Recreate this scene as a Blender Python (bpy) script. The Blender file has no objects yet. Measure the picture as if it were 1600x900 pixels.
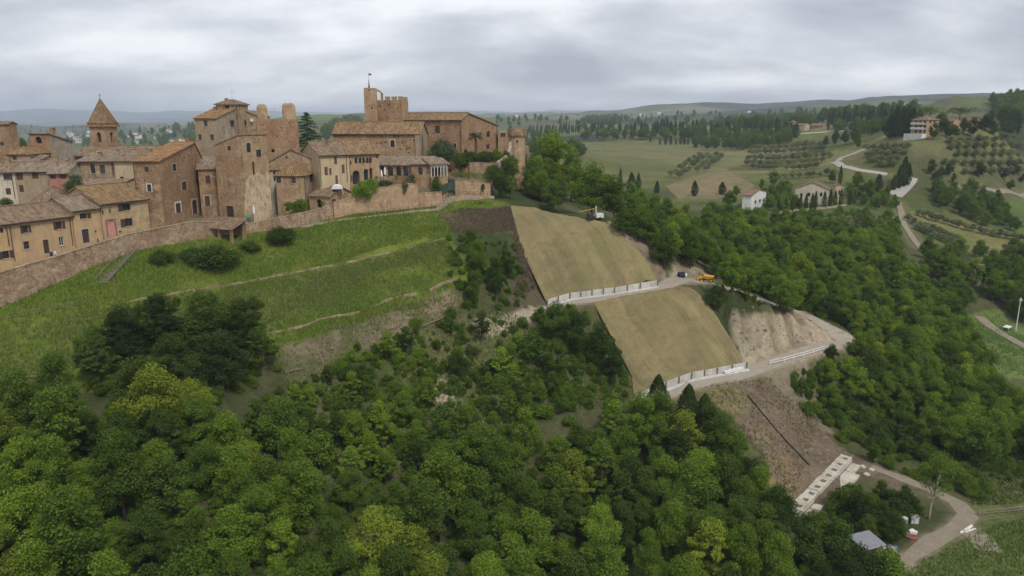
import bpy, math, random
import numpy as np
from mathutils import Vector, Matrix

random.seed(7)
rng = np.random.default_rng(11)
scene = bpy.context.scene
COL = scene.collection
R = math.radians

# ------------------------------------------------------------------ camera
CAMZ = 70.0                 # drone height above the valley floor datum
FPX = 1150.0                # focal length in pixels of a 1600 px wide picture
PITCH = math.atan(262.0 / FPX)
cam_data = bpy.data.cameras.new('camera')
cam_data.sensor_width = 36.0
cam_data.lens = 36.0 * FPX / 1600.0
cam_data.clip_start = 0.5
cam_data.clip_end = 60000
camera = bpy.data.objects.new('camera', cam_data)
camera.location = (0, 0, CAMZ)
camera.rotation_euler = (math.pi / 2 - PITCH, 0, 0)
COL.objects.link(camera)
scene.camera = camera

# ------------------------------------------------------------------ sky and sun (overcast)
SUN_EL, SUN_AZ = R(52), R(150)      # azimuth clockwise from +Y: behind the camera, a little to the right
world = bpy.data.worlds.new('World')
scene.world = world
world.use_nodes = True
nt = world.node_tree
nt.nodes.clear()
def wn(t, **k):
    n = nt.nodes.new(t)
    for a, b in k.items():
        setattr(n, a, b)
    return n
def wl(a, b):
    nt.links.new(a, b)
w_out = wn('ShaderNodeOutputWorld')
w_bg = wn('ShaderNodeBackground')
w_sky = wn('ShaderNodeTexSky', sky_type='NISHITA', sun_disc=False)
w_sky.sun_elevation = SUN_EL
w_sky.sun_rotation = SUN_AZ
w_scale = wn('ShaderNodeVectorMath', operation='SCALE')
w_scale.inputs['Scale'].default_value = 0.10
wl(w_sky.outputs[0], w_scale.inputs[0])
w_tc = wn('ShaderNodeTexCoord')
w_sep = wn('ShaderNodeSeparateXYZ')
wl(w_tc.outputs['Generated'], w_sep.inputs[0])
def wm(op, a, b=None, clamp=False):
    n = wn('ShaderNodeMath', operation=op)
    n.use_clamp = clamp
    for i, v in enumerate((a, b)):
        if v is None:
            continue
        if isinstance(v, (int, float)):
            n.inputs[i].default_value = v
        else:
            wl(v, n.inputs[i])
    return n.outputs[0]
# cloud sheet: the view direction met with a flat layer overhead
zz = wm('ADD', wm('MAXIMUM', w_sep.outputs['Z'], 0.0), 0.30)
cx = wm('DIVIDE', w_sep.outputs['X'], zz)
cy = wm('DIVIDE', w_sep.outputs['Y'], zz)
w_comb = wn('ShaderNodeCombineXYZ')
wl(cx, w_comb.inputs[0]); wl(cy, w_comb.inputs[1])
def wnoise(scale, detail, rough, dist, off):
    m = wn('ShaderNodeMapping')
    m.inputs['Location'].default_value = off
    m.inputs['Scale'].default_value = (0.75, 1.0, 1.0)
    m.inputs['Rotation'].default_value = (0, 0, 0.25)
    wl(w_comb.outputs[0], m.inputs[0])
    n = wn('ShaderNodeTexNoise')
    n.inputs['Scale'].default_value = scale
    n.inputs['Detail'].default_value = detail
    n.inputs['Roughness'].default_value = rough
    n.inputs['Distortion'].default_value = dist
    wl(m.outputs[0], n.inputs['Vector'])
    return n.outputs['Fac']
n1 = wnoise(1.25, 8, 0.52, 0.2, (3.1, 1.7, 0))
n2 = wnoise(3.4, 8, 0.55, 0.25, (7.4, 2.2, 0))
mixn = wm('ADD', wm('MULTIPLY', n1, 0.72), wm('MULTIPLY', n2, 0.28))
w_ramp = wn('ShaderNodeValToRGB')
cr = w_ramp.color_ramp
cr.elements[0].position = 0.38
cr.elements[0].color = (0.275, 0.288, 0.335, 1)
cr.elements[1].position = 0.60
cr.elements[1].color = (0.66, 0.668, 0.685, 1)
e = cr.elements.new(0.50)
e.color = (0.445, 0.457, 0.492, 1)
wl(mixn, w_ramp.inputs[0])
w_mix = wn('ShaderNodeMix', data_type='RGBA')
w_mix.inputs['Factor'].default_value = 0.92
wl(w_scale.outputs[0], w_mix.inputs[6])
wl(w_ramp.outputs[0], w_mix.inputs[7])
wl(w_mix.outputs[2], w_bg.inputs['Color'])
w_bg.inputs['Strength'].default_value = 1.0
wl(w_bg.outputs[0], w_out.inputs['Surface'])

sun_data = bpy.data.lights.new('sun', 'SUN')
sun_data.energy = 1.5
sun_data.angle = R(12)
sun_data.color = (1.0, 0.965, 0.91)
sun = bpy.data.objects.new('sun', sun_data)
sun_dir = Vector((math.sin(SUN_AZ) * math.cos(SUN_EL), math.cos(SUN_AZ) * math.cos(SUN_EL), math.sin(SUN_EL)))
sun.rotation_euler = sun_dir.to_track_quat('Z', 'Y').to_euler()
sun.location = (60, -80, 200)
COL.objects.link(sun)

vs = scene.view_settings
vs.view_transform = 'Standard'
vs.look = 'None'
vs.exposure = 0.68
vs.gamma = 1.0
vs.use_curve_mapping = False
scene.render.engine = 'CYCLES'
cy_ = scene.cycles
cy_.max_bounces = 5
cy_.diffuse_bounces = 2
cy_.glossy_bounces = 2
cy_.transmission_bounces = 3
cy_.transparent_max_bounces = 4
cy_.volume_bounces = 0
cy_.use_adaptive_sampling = True
cy_.adaptive_threshold = 0.02
cy_.use_denoising = True
try:
    cy_.denoiser = 'OPENIMAGEDENOISE'
    cy_.denoising_prefilter = 'ACCURATE'
except Exception:
    pass

# ------------------------------------------------------------------ measuring helpers
CP, SP = math.cos(PITCH), math.sin(PITCH)
def ray(px, py):
    """direction (per metre of forward depth) of a photo pixel"""
    u = (px - 800.0) / FPX
    v = (450.0 - py) / FPX
    dy = CP + v * SP
    return u / dy, (-SP + v * CP) / dy
def W(px, py, D):
    a, k = ray(px, py)
    return Vector((a * D, D, CAMZ + k * D))
def proj(x, y, z):
    """world (arrays) -> photo pixels"""
    zc = y * CP - (z - CAMZ) * SP
    zc = np.maximum(zc, 1e-3)
    yc = y * SP + (z - CAMZ) * CP
    return 800 + FPX * x / zc, 450 - FPX * yc / zc
def in_poly(px, py, poly):
    px = np.asarray(px); py = np.asarray(py)
    c = np.zeros(px.shape, bool)
    n = len(poly)
    j = n - 1
    for i in range(n):
        xi, yi = poly[i][0], poly[i][1]
        xj, yj = poly[j][0], poly[j][1]
        if yi != yj:
            c ^= ((yi > py) != (yj > py)) & (px < (xj - xi) * (py - yi) / (yj - yi) + xi)
        j = i
    return c
def seg_dist(x, y, line):
    """distance in plan from points to a polyline, and the parameter z along it"""
    best = np.full(np.shape(x), 1e9)
    zb = np.zeros(np.shape(x))
    for a, b in zip(line[:-1], line[1:]):
        dx, dy = b[0] - a[0], b[1] - a[1]
        t = np.clip(((x - a[0]) * dx + (y - a[1]) * dy) / (dx * dx + dy * dy + 1e-9), 0, 1)
        d = np.hypot(x - a[0] - t * dx, y - a[1] - t * dy)
        m = d < best
        best = np.where(m, d, best)
        zb = np.where(m, a[2] + t * (b[2] - a[2]), zb)
    return best, zb
def smooth(e0, e1, x):
    t = np.clip((x - e0) / (e1 - e0), 0, 1)
    return t * t * (3 - 2 * t)
_perm = np.random.default_rng(5).permutation(512)
_grad = np.random.default_rng(6).random(512)
def vnoise(x, y):
    xi = np.floor(x).astype(int); yi = np.floor(y).astype(int)
    fx = x - xi; fy = y - yi
    fx = fx * fx * (3 - 2 * fx); fy = fy * fy * (3 - 2 * fy)
    def h(a, b):
        return _grad[(_perm[a & 511] + b) & 511]
    return (h(xi, yi) * (1 - fx) + h(xi + 1, yi) * fx) * (1 - fy) + (h(xi, yi + 1) * (1 - fx) + h(xi + 1, yi + 1) * fx) * fy
def fbm(x, y, oct=4):
    s = 0; a = 0.5
    for i in range(oct):
        s = s + a * (vnoise(x, y) - 0.5)
        x = x * 2.03 + 17.1; y = y * 2.03 + 5.7
        a *= 0.5
    return s

# ------------------------------------------------------------------ object helpers
def tag(o, label=None, cat=None, group=None, kind=None):
    if label: o['label'] = label
    if cat: o['category'] = cat
    if group: o['group'] = group
    if kind: o['kind'] = kind
    return o
def link(o, parent=None):
    COL.objects.link(o)
    if parent is not None:
        o.parent = parent
    return o
def empty(name, loc=(0, 0, 0), rz=0.0):
    o = bpy.data.objects.new(name, None)
    o.location = loc
    o.rotation_euler = (0, 0, rz)
    o.empty_display_size = 0.3
    return link(o)
def mesh(name, verts, faces, mat=None, uvs=None, smooth_=False):
    me = bpy.data.meshes.new(name)
    me.from_pydata([tuple(v) for v in verts], [], [tuple(f) for f in faces])
    if mat is not None:
        me.materials.append(mat)
    if uvs is not None:
        uv = me.uv_layers.new(name='UVMap')
        k = 0
        for f in faces:
            for vi in f:
                uv.data[k].uv = uvs[vi]
                k += 1
    if smooth_:
        me.polygons.foreach_set('use_smooth', [True] * len(me.polygons))
    me.update()
    return me
def obj(name, me, parent=None, loc=None, rz=None):
    o = bpy.data.objects.new(name, me)
    if loc is not None: o.location = loc
    if rz is not None: o.rotation_euler = (0, 0, rz)
    return link(o, parent)
def np_mesh(name, V, F, mat=None, smooth_=False):
    """fast mesh from arrays: V (n,3), F (m,k)"""
    me = bpy.data.meshes.new(name)
    V = np.asarray(V, np.float32); F = np.asarray(F, np.int32)
    me.vertices.add(len(V)); me.vertices.foreach_set('co', V.ravel())
    k = F.shape[1]
    me.loops.add(F.size); me.loops.foreach_set('vertex_index', F.ravel())
    me.polygons.add(len(F))
    me.polygons.foreach_set('loop_start', np.arange(0, F.size, k, dtype=np.int32))
    me.polygons.foreach_set('loop_total', np.full(len(F), k, np.int32))
    if smooth_:
        me.polygons.foreach_set('use_smooth', np.ones(len(F), bool))
    if mat is not None:
        me.materials.append(mat)
    me.update(calc_edges=True)
    me.validate()
    return me
class MB:
    """collects boxes, prisms and tubes into ONE mesh"""
    def __init__(s):
        s.v = []; s.f = []
    def add(s, vs, fs):
        n = len(s.v)
        s.v += [tuple(v) for v in vs]
        s.f += [tuple(i + n for i in f) for f in fs]
        return s
    def box(s, x0, x1, y0, y1, z0, z1):
        return s.add([(x0, y0, z0), (x1, y0, z0), (x1, y1, z0), (x0, y1, z0), (x0, y0, z1), (x1, y0, z1), (x1, y1, z1), (x0, y1, z1)],
                     [(0, 3, 2, 1), (4, 5, 6, 7), (0, 1, 5, 4), (1, 2, 6, 5), (2, 3, 7, 6), (3, 0, 4, 7)])
    def bar(s, a, b, w, h=None):
        a = Vector(a); b = Vector(b); h = h or w
        d = (b - a).normalized()
        up = Vector((0, 0, 1)) if abs(d.z) < 0.95 else Vector((0, 1, 0))
        sx = d.cross(up).normalized() * (w / 2); sy = sx.cross(d).normalized() * (h / 2)
        vs_ = [p + i * sx + j * sy for p in (a, b) for i, j in ((-1, -1), (1, -1), (1, 1), (-1, 1))]
        return s.add(vs_, [(3, 2, 1, 0), (4, 5, 6, 7), (0, 1, 5, 4), (1, 2, 6, 5), (2, 3, 7, 6), (3, 0, 4, 7)])
    def tube(s, pts, radii, n=7, cap=True):
        pts = [Vector(p) for p in pts]
        if isinstance(radii, (int, float)): radii = [radii] * len(pts)
        base = len(s.v)
        for i, p in enumerate(pts):
            d = (pts[min(i + 1, len(pts) - 1)] - pts[max(i - 1, 0)]).normalized()
            up = Vector((0, 0, 1)) if abs(d.z) < 0.9 else Vector((1, 0, 0))
            a = d.cross(up).normalized(); b = a.cross(d)
            for k in range(n):
                t = 2 * math.pi * k / n
                q = p + (a * math.cos(t) + b * math.sin(t)) * radii[i]
                s.v.append(tuple(q))
        for i in range(len(pts) - 1):
            for k in range(n):
                s.f.append((base + i * n + k, base + i * n + (k + 1) % n, base + (i + 1) * n + (k + 1) % n, base + (i + 1) * n + k))
        if cap:
            s.f.append(tuple(base + k for k in reversed(range(n))))
            s.f.append(tuple(base + (len(pts) - 1) * n + k for k in range(n)))
        return s
    def build(s, name, mat, parent=None, loc=None, rz=None, smooth_=False):
        return obj(name, mesh(name, s.v, s.f, mat, smooth_=smooth_), parent, loc, rz)
    def mesh(s, name, mat, smooth_=False):
        return mesh(name, s.v, s.f, mat, smooth_=smooth_)

# ------------------------------------------------------------------ materials
MATS = {}
class NT:
    def __init__(s, name):
        s.m = bpy.data.materials.new(name); s.m.use_nodes = True
        s.t = s.m.node_tree; s.n = s.t.nodes
        s.b = s.n['Principled BSDF']
        MATS[name] = s.m
    def new(s, t, **k):
        n = s.n.new(t)
        for a, b in k.items(): setattr(n, a, b)
        return n
    def link(s, a, b): s.t.links.new(a, b)
    def coord(s, which='Object', scale=(1, 1, 1), loc=(0, 0, 0)):
        tc = s.new('ShaderNodeTexCoord'); mp = s.new('ShaderNodeMapping')
        mp.inputs['Scale'].default_value = scale; mp.inputs['Location'].default_value = loc
        s.link(tc.outputs[which], mp.inputs[0]); return mp.outputs[0]
    def noise(s, vec, scale, detail=4, rough=0.55, dist=0.0):
        n = s.new('ShaderNodeTexNoise')
        n.inputs['Scale'].default_value = scale; n.inputs['Detail'].default_value = detail
        n.inputs['Roughness'].default_value = rough; n.inputs['Distortion'].default_value = dist
        if vec is not None: s.link(vec, n.inputs['Vector'])
        return n.outputs['Fac']
    def ramp(s, fac, stops):
        r = s.new('ShaderNodeValToRGB'); c = r.color_ramp
        for i, (p, col) in enumerate(stops):
            el = c.elements[i] if i < 2 else c.elements.new(p)
            el.position = p; el.color = (*col, 1) if len(col) == 3 else col
        s.link(fac, r.inputs[0]); return r.outputs[0]
    def mix(s, fac, a, b, mode='MIX'):
        n = s.new('ShaderNodeMix', data_type='RGBA', blend_type=mode)
        for i, v in ((0, fac), (6, a), (7, b)):
            if isinstance(v, (int, float)): n.inputs[i].default_value = v
            elif isinstance(v, tuple): n.inputs[i].default_value = (*v, 1) if len(v) == 3 else v
            else: s.link(v, n.inputs[i])
        return n.outputs[2]
    def math(s, op, a, b=None):
        n = s.new('ShaderNodeMath', operation=op)
        for i, v in enumerate((a, b)):
            if v is None: continue
            if isinstance(v, (int, float)): n.inputs[i].default_value = v
            else: s.link(v, n.inputs[i])
        return n.outputs[0]
    def bump(s, h, strength=0.4, dist=0.05):
        n = s.new('ShaderNodeBump'); n.inputs['Strength'].default_value = strength; n.inputs['Distance'].default_value = dist
        s.link(h, n.inputs['Height']); s.link(n.outputs[0], s.b.inputs['Normal'])
    def color(s, c, rough=0.9, spec=0.2):
        if isinstance(c, tuple): s.b.inputs['Base Color'].default_value = (*c, 1)
        else: s.link(c, s.b.inputs['Base Color'])
        s.b.inputs['Roughness'].default_value = rough
        s.b.inputs['Specular IOR Level'].default_value = spec
        return s.m
def lerp3(a, b, t): return tuple(x + (y - x) * t for x, y in zip(a, b))
def mul3(a, k): return tuple(x * k for x in a)

def wall_mat(name, base, alt, stain, brick=0.0, stain_amt=0.5):
    """plaster / rubble / brick wall with patches, rain streaks and courses"""
    t = NT(name)
    v = t.coord('Object')
    big = t.noise(v, 0.22, 5, 0.6, 0.4)
    c = t.ramp(big, [(0.40, base), (0.60, alt)])
    sp = t.noise(v, 0.9, 6, 0.65, 0.6)
    sm = t.ramp(sp, [(0.46, (0, 0, 0)), (0.68, (1, 1, 1))])
    c = t.mix(t.math('MULTIPLY', sm, stain_amt), c, stain)
    if brick > 0.5:
        pm = t.ramp(t.noise(t.coord('Object', (1, 1, 1.3), (11.3, 4.1, 2.2)), 0.33, 7, 0.72, 1.2), [(0.53, (0, 0, 0)), (0.60, (0.6, 0.6, 0.6))])
        c = t.mix(pm, c, lerp3(base, (0.52, 0.43, 0.31), 0.55))
        dm_ = t.ramp(t.noise(t.coord('Object', (1, 1, .8), (3.3, 9.1, 5.2)), 0.45, 7, 0.7, 1.0), [(0.55, (0, 0, 0)), (0.63, (0.65, 0.65, 0.65))])
        c = t.mix(dm_, c, mul3(alt, 0.62))
    vs_ = t.coord('Object', (2.2, 2.2, 0.25))
    st = t.ramp(t.noise(vs_, 0.8, 4, 0.6), [(0.5, (1, 1, 1)), (0.72, (0.62, 0.58, 0.54))])
    c = t.mix(0.75, c, st, 'MULTIPLY')
    # courses: squashed cells
    vb = t.coord('Object', (3.0, 3.0, 9.0))
    vo = t.new('ShaderNodeTexVoronoi'); vo.inputs['Scale'].default_value = 0.95
    t.link(vb, vo.inputs['Vector'])
    cell = t.ramp(t.noise(vo.outputs['Position'], 3.3, 1, 0.5), [(0.3, (0.66, 0.64, 0.62)), (0.7, (1.22, 1.18, 1.14))])
    c = t.mix(brick, c, cell, 'MULTIPLY')
    fine = t.noise(v, 6.0, 4, 0.7)
    c = t.mix(0.5, c, t.ramp(fine, [(0.3, (0.72, 0.71, 0.7)), (0.7, (1.2, 1.2, 1.2))]), 'MULTIPLY')
    t.bump(t.math('ADD', fine, t.math('MULTIPLY', vo.outputs['Distance'], -0.8 * brick)), 0.5, 0.06)
    return t.color(c, 0.93, 0.15)
wall_mat('plaster_yellow', (0.55, 0.375, 0.20), (0.47, 0.32, 0.18), (0.30, 0.235, 0.15), 0.08, 0.40)
wall_mat('plaster_ochre', (0.50, 0.36, 0.20), (0.40, 0.30, 0.18), (0.22, 0.19, 0.13), 0.15, 0.7)
wall_mat('plaster_cream', (0.52, 0.42, 0.26), (0.46, 0.37, 0.235), (0.36, 0.29, 0.19), 0.06, 0.35)
wall_mat('plaster_white', (0.58, 0.52, 0.40), (0.48, 0.43, 0.33), (0.36, 0.31, 0.24), 0.08, 0.4)
wall_mat('plaster_beige', (0.382, 0.299, 0.195), (0.318, 0.248, 0.161), (0.233, 0.180, 0.118), 0.25, 0.6)
wall_mat('plaster_pink', (0.42, 0.20, 0.14), (0.36, 0.17, 0.125), (0.30, 0.18, 0.14), 0.08, 0.4)
wall_mat('brick_red', (0.302, 0.177, 0.103), (0.382, 0.258, 0.154), (0.249, 0.175, 0.109), 0.9, 0.7)
wall_mat('brick_brown', (0.382, 0.266, 0.159), (0.270, 0.170, 0.098), (0.217, 0.164, 0.105), 0.9, 0.75)
wall_mat('brick_tan', (0.429, 0.307, 0.186), (0.345, 0.227, 0.132), (0.249, 0.187, 0.119), 0.85, 0.7)
wall_mat('brick_pale', (0.445, 0.314, 0.190), (0.376, 0.250, 0.151), (0.297, 0.216, 0.142), 0.7, 0.6)
wall_mat('stone_grey', (0.392, 0.299, 0.195), (0.334, 0.248, 0.161), (0.249, 0.191, 0.127), 0.9, 0.6)
wall_mat('stone_town_wall', (0.371, 0.283, 0.190), (0.286, 0.196, 0.122), (0.180, 0.145, 0.103), 1.0, 0.75)
wall_mat('stone_pale', (0.42, 0.36, 0.28), (0.34, 0.28, 0.21), (0.22, 0.185, 0.14), 0.9, 0.6)
wall_mat('patched_render', (0.572, 0.464, 0.322), (0.456, 0.340, 0.215), (0.297, 0.170, 0.098), 0.5, 0.9)
wall_mat('concrete', (0.56, 0.545, 0.50), (0.47, 0.455, 0.41), (0.36, 0.34, 0.30), 0.05, 0.7)
wall_mat('concrete_old', (0.53, 0.50, 0.42), (0.44, 0.405, 0.33), (0.28, 0.245, 0.19), 0.1, 0.6)
wall_mat('white_paint', (0.72, 0.71, 0.68), (0.66, 0.65, 0.61), (0.5, 0.48, 0.44), 0.0, 0.3)

def roof_mat(name, base, alt, lichen, amt):
    t = NT(name)
    uv = t.coord('UV'); ob = t.coord('Object')
    big = t.noise(ob, 0.35, 5, 0.65, 0.5)
    c = t.ramp(big, [(0.36, base), (0.64, alt)])
    lm = t.ramp(t.noise(ob, 0.8, 6, 0.7, 0.8), [(0.42, (0, 0, 0)), (0.66, (1, 1, 1))])
    c = t.mix(t.math('MULTIPLY', lm, amt), c, lichen)
    # single tiles in rows (u across the eave, v down the slope)
    tl = t.coord('UV', (2.6, 1.5, 1))
    vo = t.new('ShaderNodeTexVoronoi'); vo.inputs['Scale'].default_value = 1.0; vo.inputs['Randomness'].default_value = 0.35
    t.link(tl, vo.inputs['Vector'])
    tone = t.ramp(t.noise(vo.outputs['Position'], 2.7, 1, 0.5), [(0.28, (0.55, 0.53, 0.5)), (0.72, (1.42, 1.36, 1.28))])
    c = t.mix(0.85, c, tone, 'MULTIPLY')
    wv = t.new('ShaderNodeTexWave', wave_type='BANDS', bands_direction='X', wave_profile='SIN')
    wv.inputs['Scale'].default_value = 0.75; wv.inputs['Distortion'].default_value = 0.6; wv.inputs['Detail'].default_value = 2
    t.link(uv, wv.inputs['Vector'])
    c = t.mix(0.4, c, t.ramp(wv.outputs['Fac'], [(0.05, (0.62, 0.60, 0.58)), (0.5, (1.05, 1.05, 1.05))]), 'MULTIPLY')
    t.bump(wv.outputs['Fac'], 1.0, 0.16)
    return t.color(c, 0.95, 0.1)
roof_mat('tile_brown', (0.26, 0.18, 0.12), (0.205, 0.148, 0.105), (0.285, 0.24, 0.17), 0.65)
roof_mat('tile_grey', (0.275, 0.21, 0.155), (0.225, 0.178, 0.135), (0.31, 0.265, 0.20), 0.7)
roof_mat('tile_ochre', (0.265, 0.178, 0.105), (0.215, 0.155, 0.10), (0.335, 0.225, 0.095), 0.75)
roof_mat('tile_orange', (0.33, 0.18, 0.085), (0.255, 0.165, 0.098), (0.36, 0.235, 0.11), 0.6)
roof_mat('tile_pinkish', (0.27, 0.165, 0.115), (0.225, 0.145, 0.105), (0.25, 0.19, 0.14), 0.5)

def plain(name, c, rough=0.7, spec=0.3, var=0.18, metal=0.0):
    t = NT(name)
    v = t.coord('Object')
    n = t.noise(v, 2.3, 5, 0.65)
    col = t.ramp(n, [(0.3, mul3(c, 1 - var)), (0.7, mul3(c, 1 + var))])
    t.color(col, rough, spec)
    t.b.inputs['Metallic'].default_value = metal
    return t.m
plain('shutter_brown', (0.075, 0.045, 0.03))
plain('shutter_red', (0.14, 0.062, 0.042))
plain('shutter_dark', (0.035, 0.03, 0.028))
plain('wood_door', (0.06, 0.04, 0.03))
plain('wood_grey', (0.20, 0.17, 0.14))
plain('timber', (0.17, 0.13, 0.095), var=0.3)
plain('door_pink', (0.55, 0.25, 0.21))
plain('stone_trim', (0.42, 0.36, 0.28))
plain('brick_trim', (0.22, 0.12, 0.085))
plain('white_trim', (0.62, 0.60, 0.55))
plain('iron', (0.05, 0.045, 0.04), 0.6, 0.4)
plain('copper_pipe', (0.10, 0.06, 0.045), 0.6, 0.4)
plain('steel_post', (0.16, 0.12, 0.10), 0.6, 0.4)
plain('galvanised', (0.45, 0.45, 0.44), 0.45, 0.5)
plain('rail_white', (0.66, 0.65, 0.62))
plain('paint_yellow', (0.62, 0.33, 0.03), 0.45, 0.5)
plain('paint_red', (0.30, 0.075, 0.055), 0.6, 0.3)
plain('paint_blue', (0.13, 0.18, 0.25), 0.6, 0.3)
plain('rubber', (0.03, 0.03, 0.03), 0.8)
plain('pipe_black', (0.02, 0.02, 0.022), 0.6)
plain('pvc_white', (0.62, 0.61, 0.59), 0.5)
plain('canvas_white', (0.68, 0.66, 0.62), 0.9, 0.1)
plain('canvas_green', (0.12, 0.25, 0.17), 0.9, 0.1)
plain('net_green', (0.045, 0.075, 0.06), 0.8, 0.1)
plain('terracotta', (0.33, 0.15, 0.085), 0.9, 0.1)
plain('skin', (0.50, 0.32, 0.24), 0.6, 0.3, 0.05)
plain('cloth_dark', (0.035, 0.035, 0.05), 0.9, 0.1)
plain('cloth_white', (0.6, 0.6, 0.6), 0.9, 0.1)
plain('cloth_grey', (0.16, 0.16, 0.17), 0.9, 0.1)
plain('hair_dark', (0.03, 0.02, 0.015), 0.7)
plain('flag_cloth', (0.05, 0.05, 0.06), 0.9)
plain('bark', (0.105, 0.085, 0.062), 0.95, 0.1, 0.35)
plain('bark_pale', (0.30, 0.27, 0.22), 0.95, 0.1, 0.3)
plain('sheet_metal', (0.19, 0.195, 0.21), 0.5, 0.4, 0.25)
g_ = NT('glass_and_hole_shade')  # dark window panes, also the painted shade inside unglazed holes
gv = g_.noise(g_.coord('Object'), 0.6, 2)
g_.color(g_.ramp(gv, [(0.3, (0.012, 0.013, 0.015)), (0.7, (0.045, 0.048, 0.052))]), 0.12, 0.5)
# ------------------------------------------------------------------ terrain: surveyed heights (photo pixel, depth in metres) joined by a thin-plate surface
SURVEY = """
-150,545,95 0,475,109 100,432,118 200,392,129 300,372,140 385,366,147 500,345,155 600,330,161 690,319,168 735,311,172 775,310,176
205,470,116 330,450,126.5 420,433,133 500,418,138 600,400,144 700,372,155 0,590,94.5 0,520,103 -150,640,84 100,530,105
420,520,119 540,492,125.5 620,465,132 700,438,139 770,420,147
430,545,116 450,605,113 600,490,126.5 620,527,124 700,452,137.5 700,487,135 520,517,121 530,565,118.5
300,620,98 100,610,96 300,720,86 100,720,82 300,860,72 0,860,68 600,620,112 600,720,98 600,860,81 800,515,137 800,600,122 800,700,107 800,860,87
950,650,115 950,760,103 950,880,88 1100,700,110 1100,800,99 1150,880,88
1228,815,98 1335,715,119 1400,760,110 1450,800,102 1400,890,88 1590,880,90 1590,800,103 1500,700,125 1590,720,121 1420,650,136 1590,640,143
1590,560,172 1500,560,166 1530,500,198 1590,440,240 1500,440,215 1590,380,295 1590,340,330 1590,300,380 1590,260,430 1590,220,480 1590,195,520
1445,214,400 1485,204,408 1520,203,415 1560,204,430 1470,211,392 1530,215,400 1400,220,395 1445,260,372 1430,290,350 1415,320,330 1440,390,270 1350,330,300 1270,322,310 1178,330,285 1178,380,235 1300,400,230 1400,450,200 1300,475,176 1335,537,147
1400,560,152 1350,640,134 1450,520,180 1270,610,135 1300,690,124
797,322,170 835,325,170.5 905,340,167 945,348,164 975,372,160.5 1000,395,158 1027,430,154 890,455,150 857,466,149.5 825,420,155 900,395,158 960,400,156.5
857,480,145.5 890,467,147.5 960,458,149 1027,447,151 1065,432,157 1103,437,158.5 1150,452,160 1250,490,158
930,470,145 1065,446,149.5 1090,456,148 1120,495,143 1150,545,137.5 1157,560,136 1080,576,133 990,608,130 960,510,141 1040,510,140
1000,625,125 1080,593,129 1166,577,133.5 1240,553,139 1285,541,143 1190,540,143 1240,515,149
1110,605,127 1200,595,131 1190,700,113 1130,640,121 1215,760,106 1260,700,118
850,330,174 900,340,180 960,347,182 900,322,200 1000,362,195 1050,390,180 1100,418,168 1150,430,178 1000,332,235 900,302,250
900,302,320 1000,312,320 950,265,450 1050,285,400 1100,302,330 1000,240,600 920,226,700 1050,226,760 1000,208,950 1180,240,560 1180,221,720 1270,206,700
1320,255,430 1250,231,560 1350,206,640 1100,255,500 1150,275,420
900,196,1500 1000,190,2500 1000,181,4500 850,186,5000 1200,177,2300 1200,193,1200 1300,168,3500 1330,188,1300 1400,164,4500 1400,190,900 1485,149,850 1455,166,830 1515,165,870 1440,176,740 1540,166,950 1590,142,1100 1600,182,700 1690,140,1100
800,186,9000 1100,174,9000 1400,170,10000 1600,165,9000 1700,165,5000 1100,186,1800
60,190,8000 220,191,7000 60,205,3800 130,217,3000 20,198,5500 150,198,6000 350,207,3000 260,202,3600 420,203,3500 0,232,1500 100,262,1000 220,225,3000 220,211,4500 300,197,5500 -200,215,2500 -200,192,8000 400,200,5000 420,191,9000
545,181,1700 480,214,1000 520,200,1400 600,190,2200 700,191,5000 700,188,9000 560,189,3500
300,300,300 500,262,300 700,252,270 0,325,300 300,275,600 600,255,600 800,262,300 800,245,500 -200,350,260 -200,290,600 800,225,900 780,200,1500
1750,900,90 1750,700,130 1750,500,215 1750,330,350 1750,220,500 1750,180,750 -200,860,64 -200,720,78
"""
CTRL = []
for tok in SURVEY.split():
    a_, b_, d_ = (float(q) for q in tok.split(','))
    p_ = W(a_, b_, d_)
    CTRL.append((p_.x, p_.y, p_.z - CAMZ))
# ground around and behind the drone, outside the picture
for x_, y_, z_ in ((-60, 45, -50), (0, 50, -58), (60, 50, -61), (-40, 10, -60), (40, 10, -63), (0, -60, -66), (-120, -60, -62), (120, -60, -66), (-160, 40, -45), (180, 40, -63),
                   (0, -300, -70), (-250, -250, -70), (250, -250, -70)):
    CTRL.append((x_, y_, z_))
CTRL = np.array(CTRL)
PX0 = -90.0      # log-polar centre behind the drone keeps the mapping smooth under it
def lp(x, y):
    r = np.hypot(x, y)
    return np.arctan2(x, y), np.log(np.maximum(r, 15.0))
def tps_fit(x, y, v):
    a, b = lp(x, y)
    n = len(a)
    d2 = (a[:, None] - a[None]) ** 2 + (b[:, None] - b[None]) ** 2
    K = 0.5 * d2 * np.log(d2 + 1e-12)
    P = np.stack([np.ones(n), a, b], 1)
    A = np.zeros((n + 3, n + 3))
    A[:n, :n] = K + 2e-5 * np.eye(n)
    A[:n, n:] = P; A[n:, :n] = P.T
    return a, b, np.linalg.solve(A, np.concatenate([v, np.zeros(3)]))
_ca, _cb, _cw = tps_fit(CTRL[:, 0], CTRL[:, 1], CTRL[:, 2] / np.hypot(CTRL[:, 0], CTRL[:, 1]))
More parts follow.
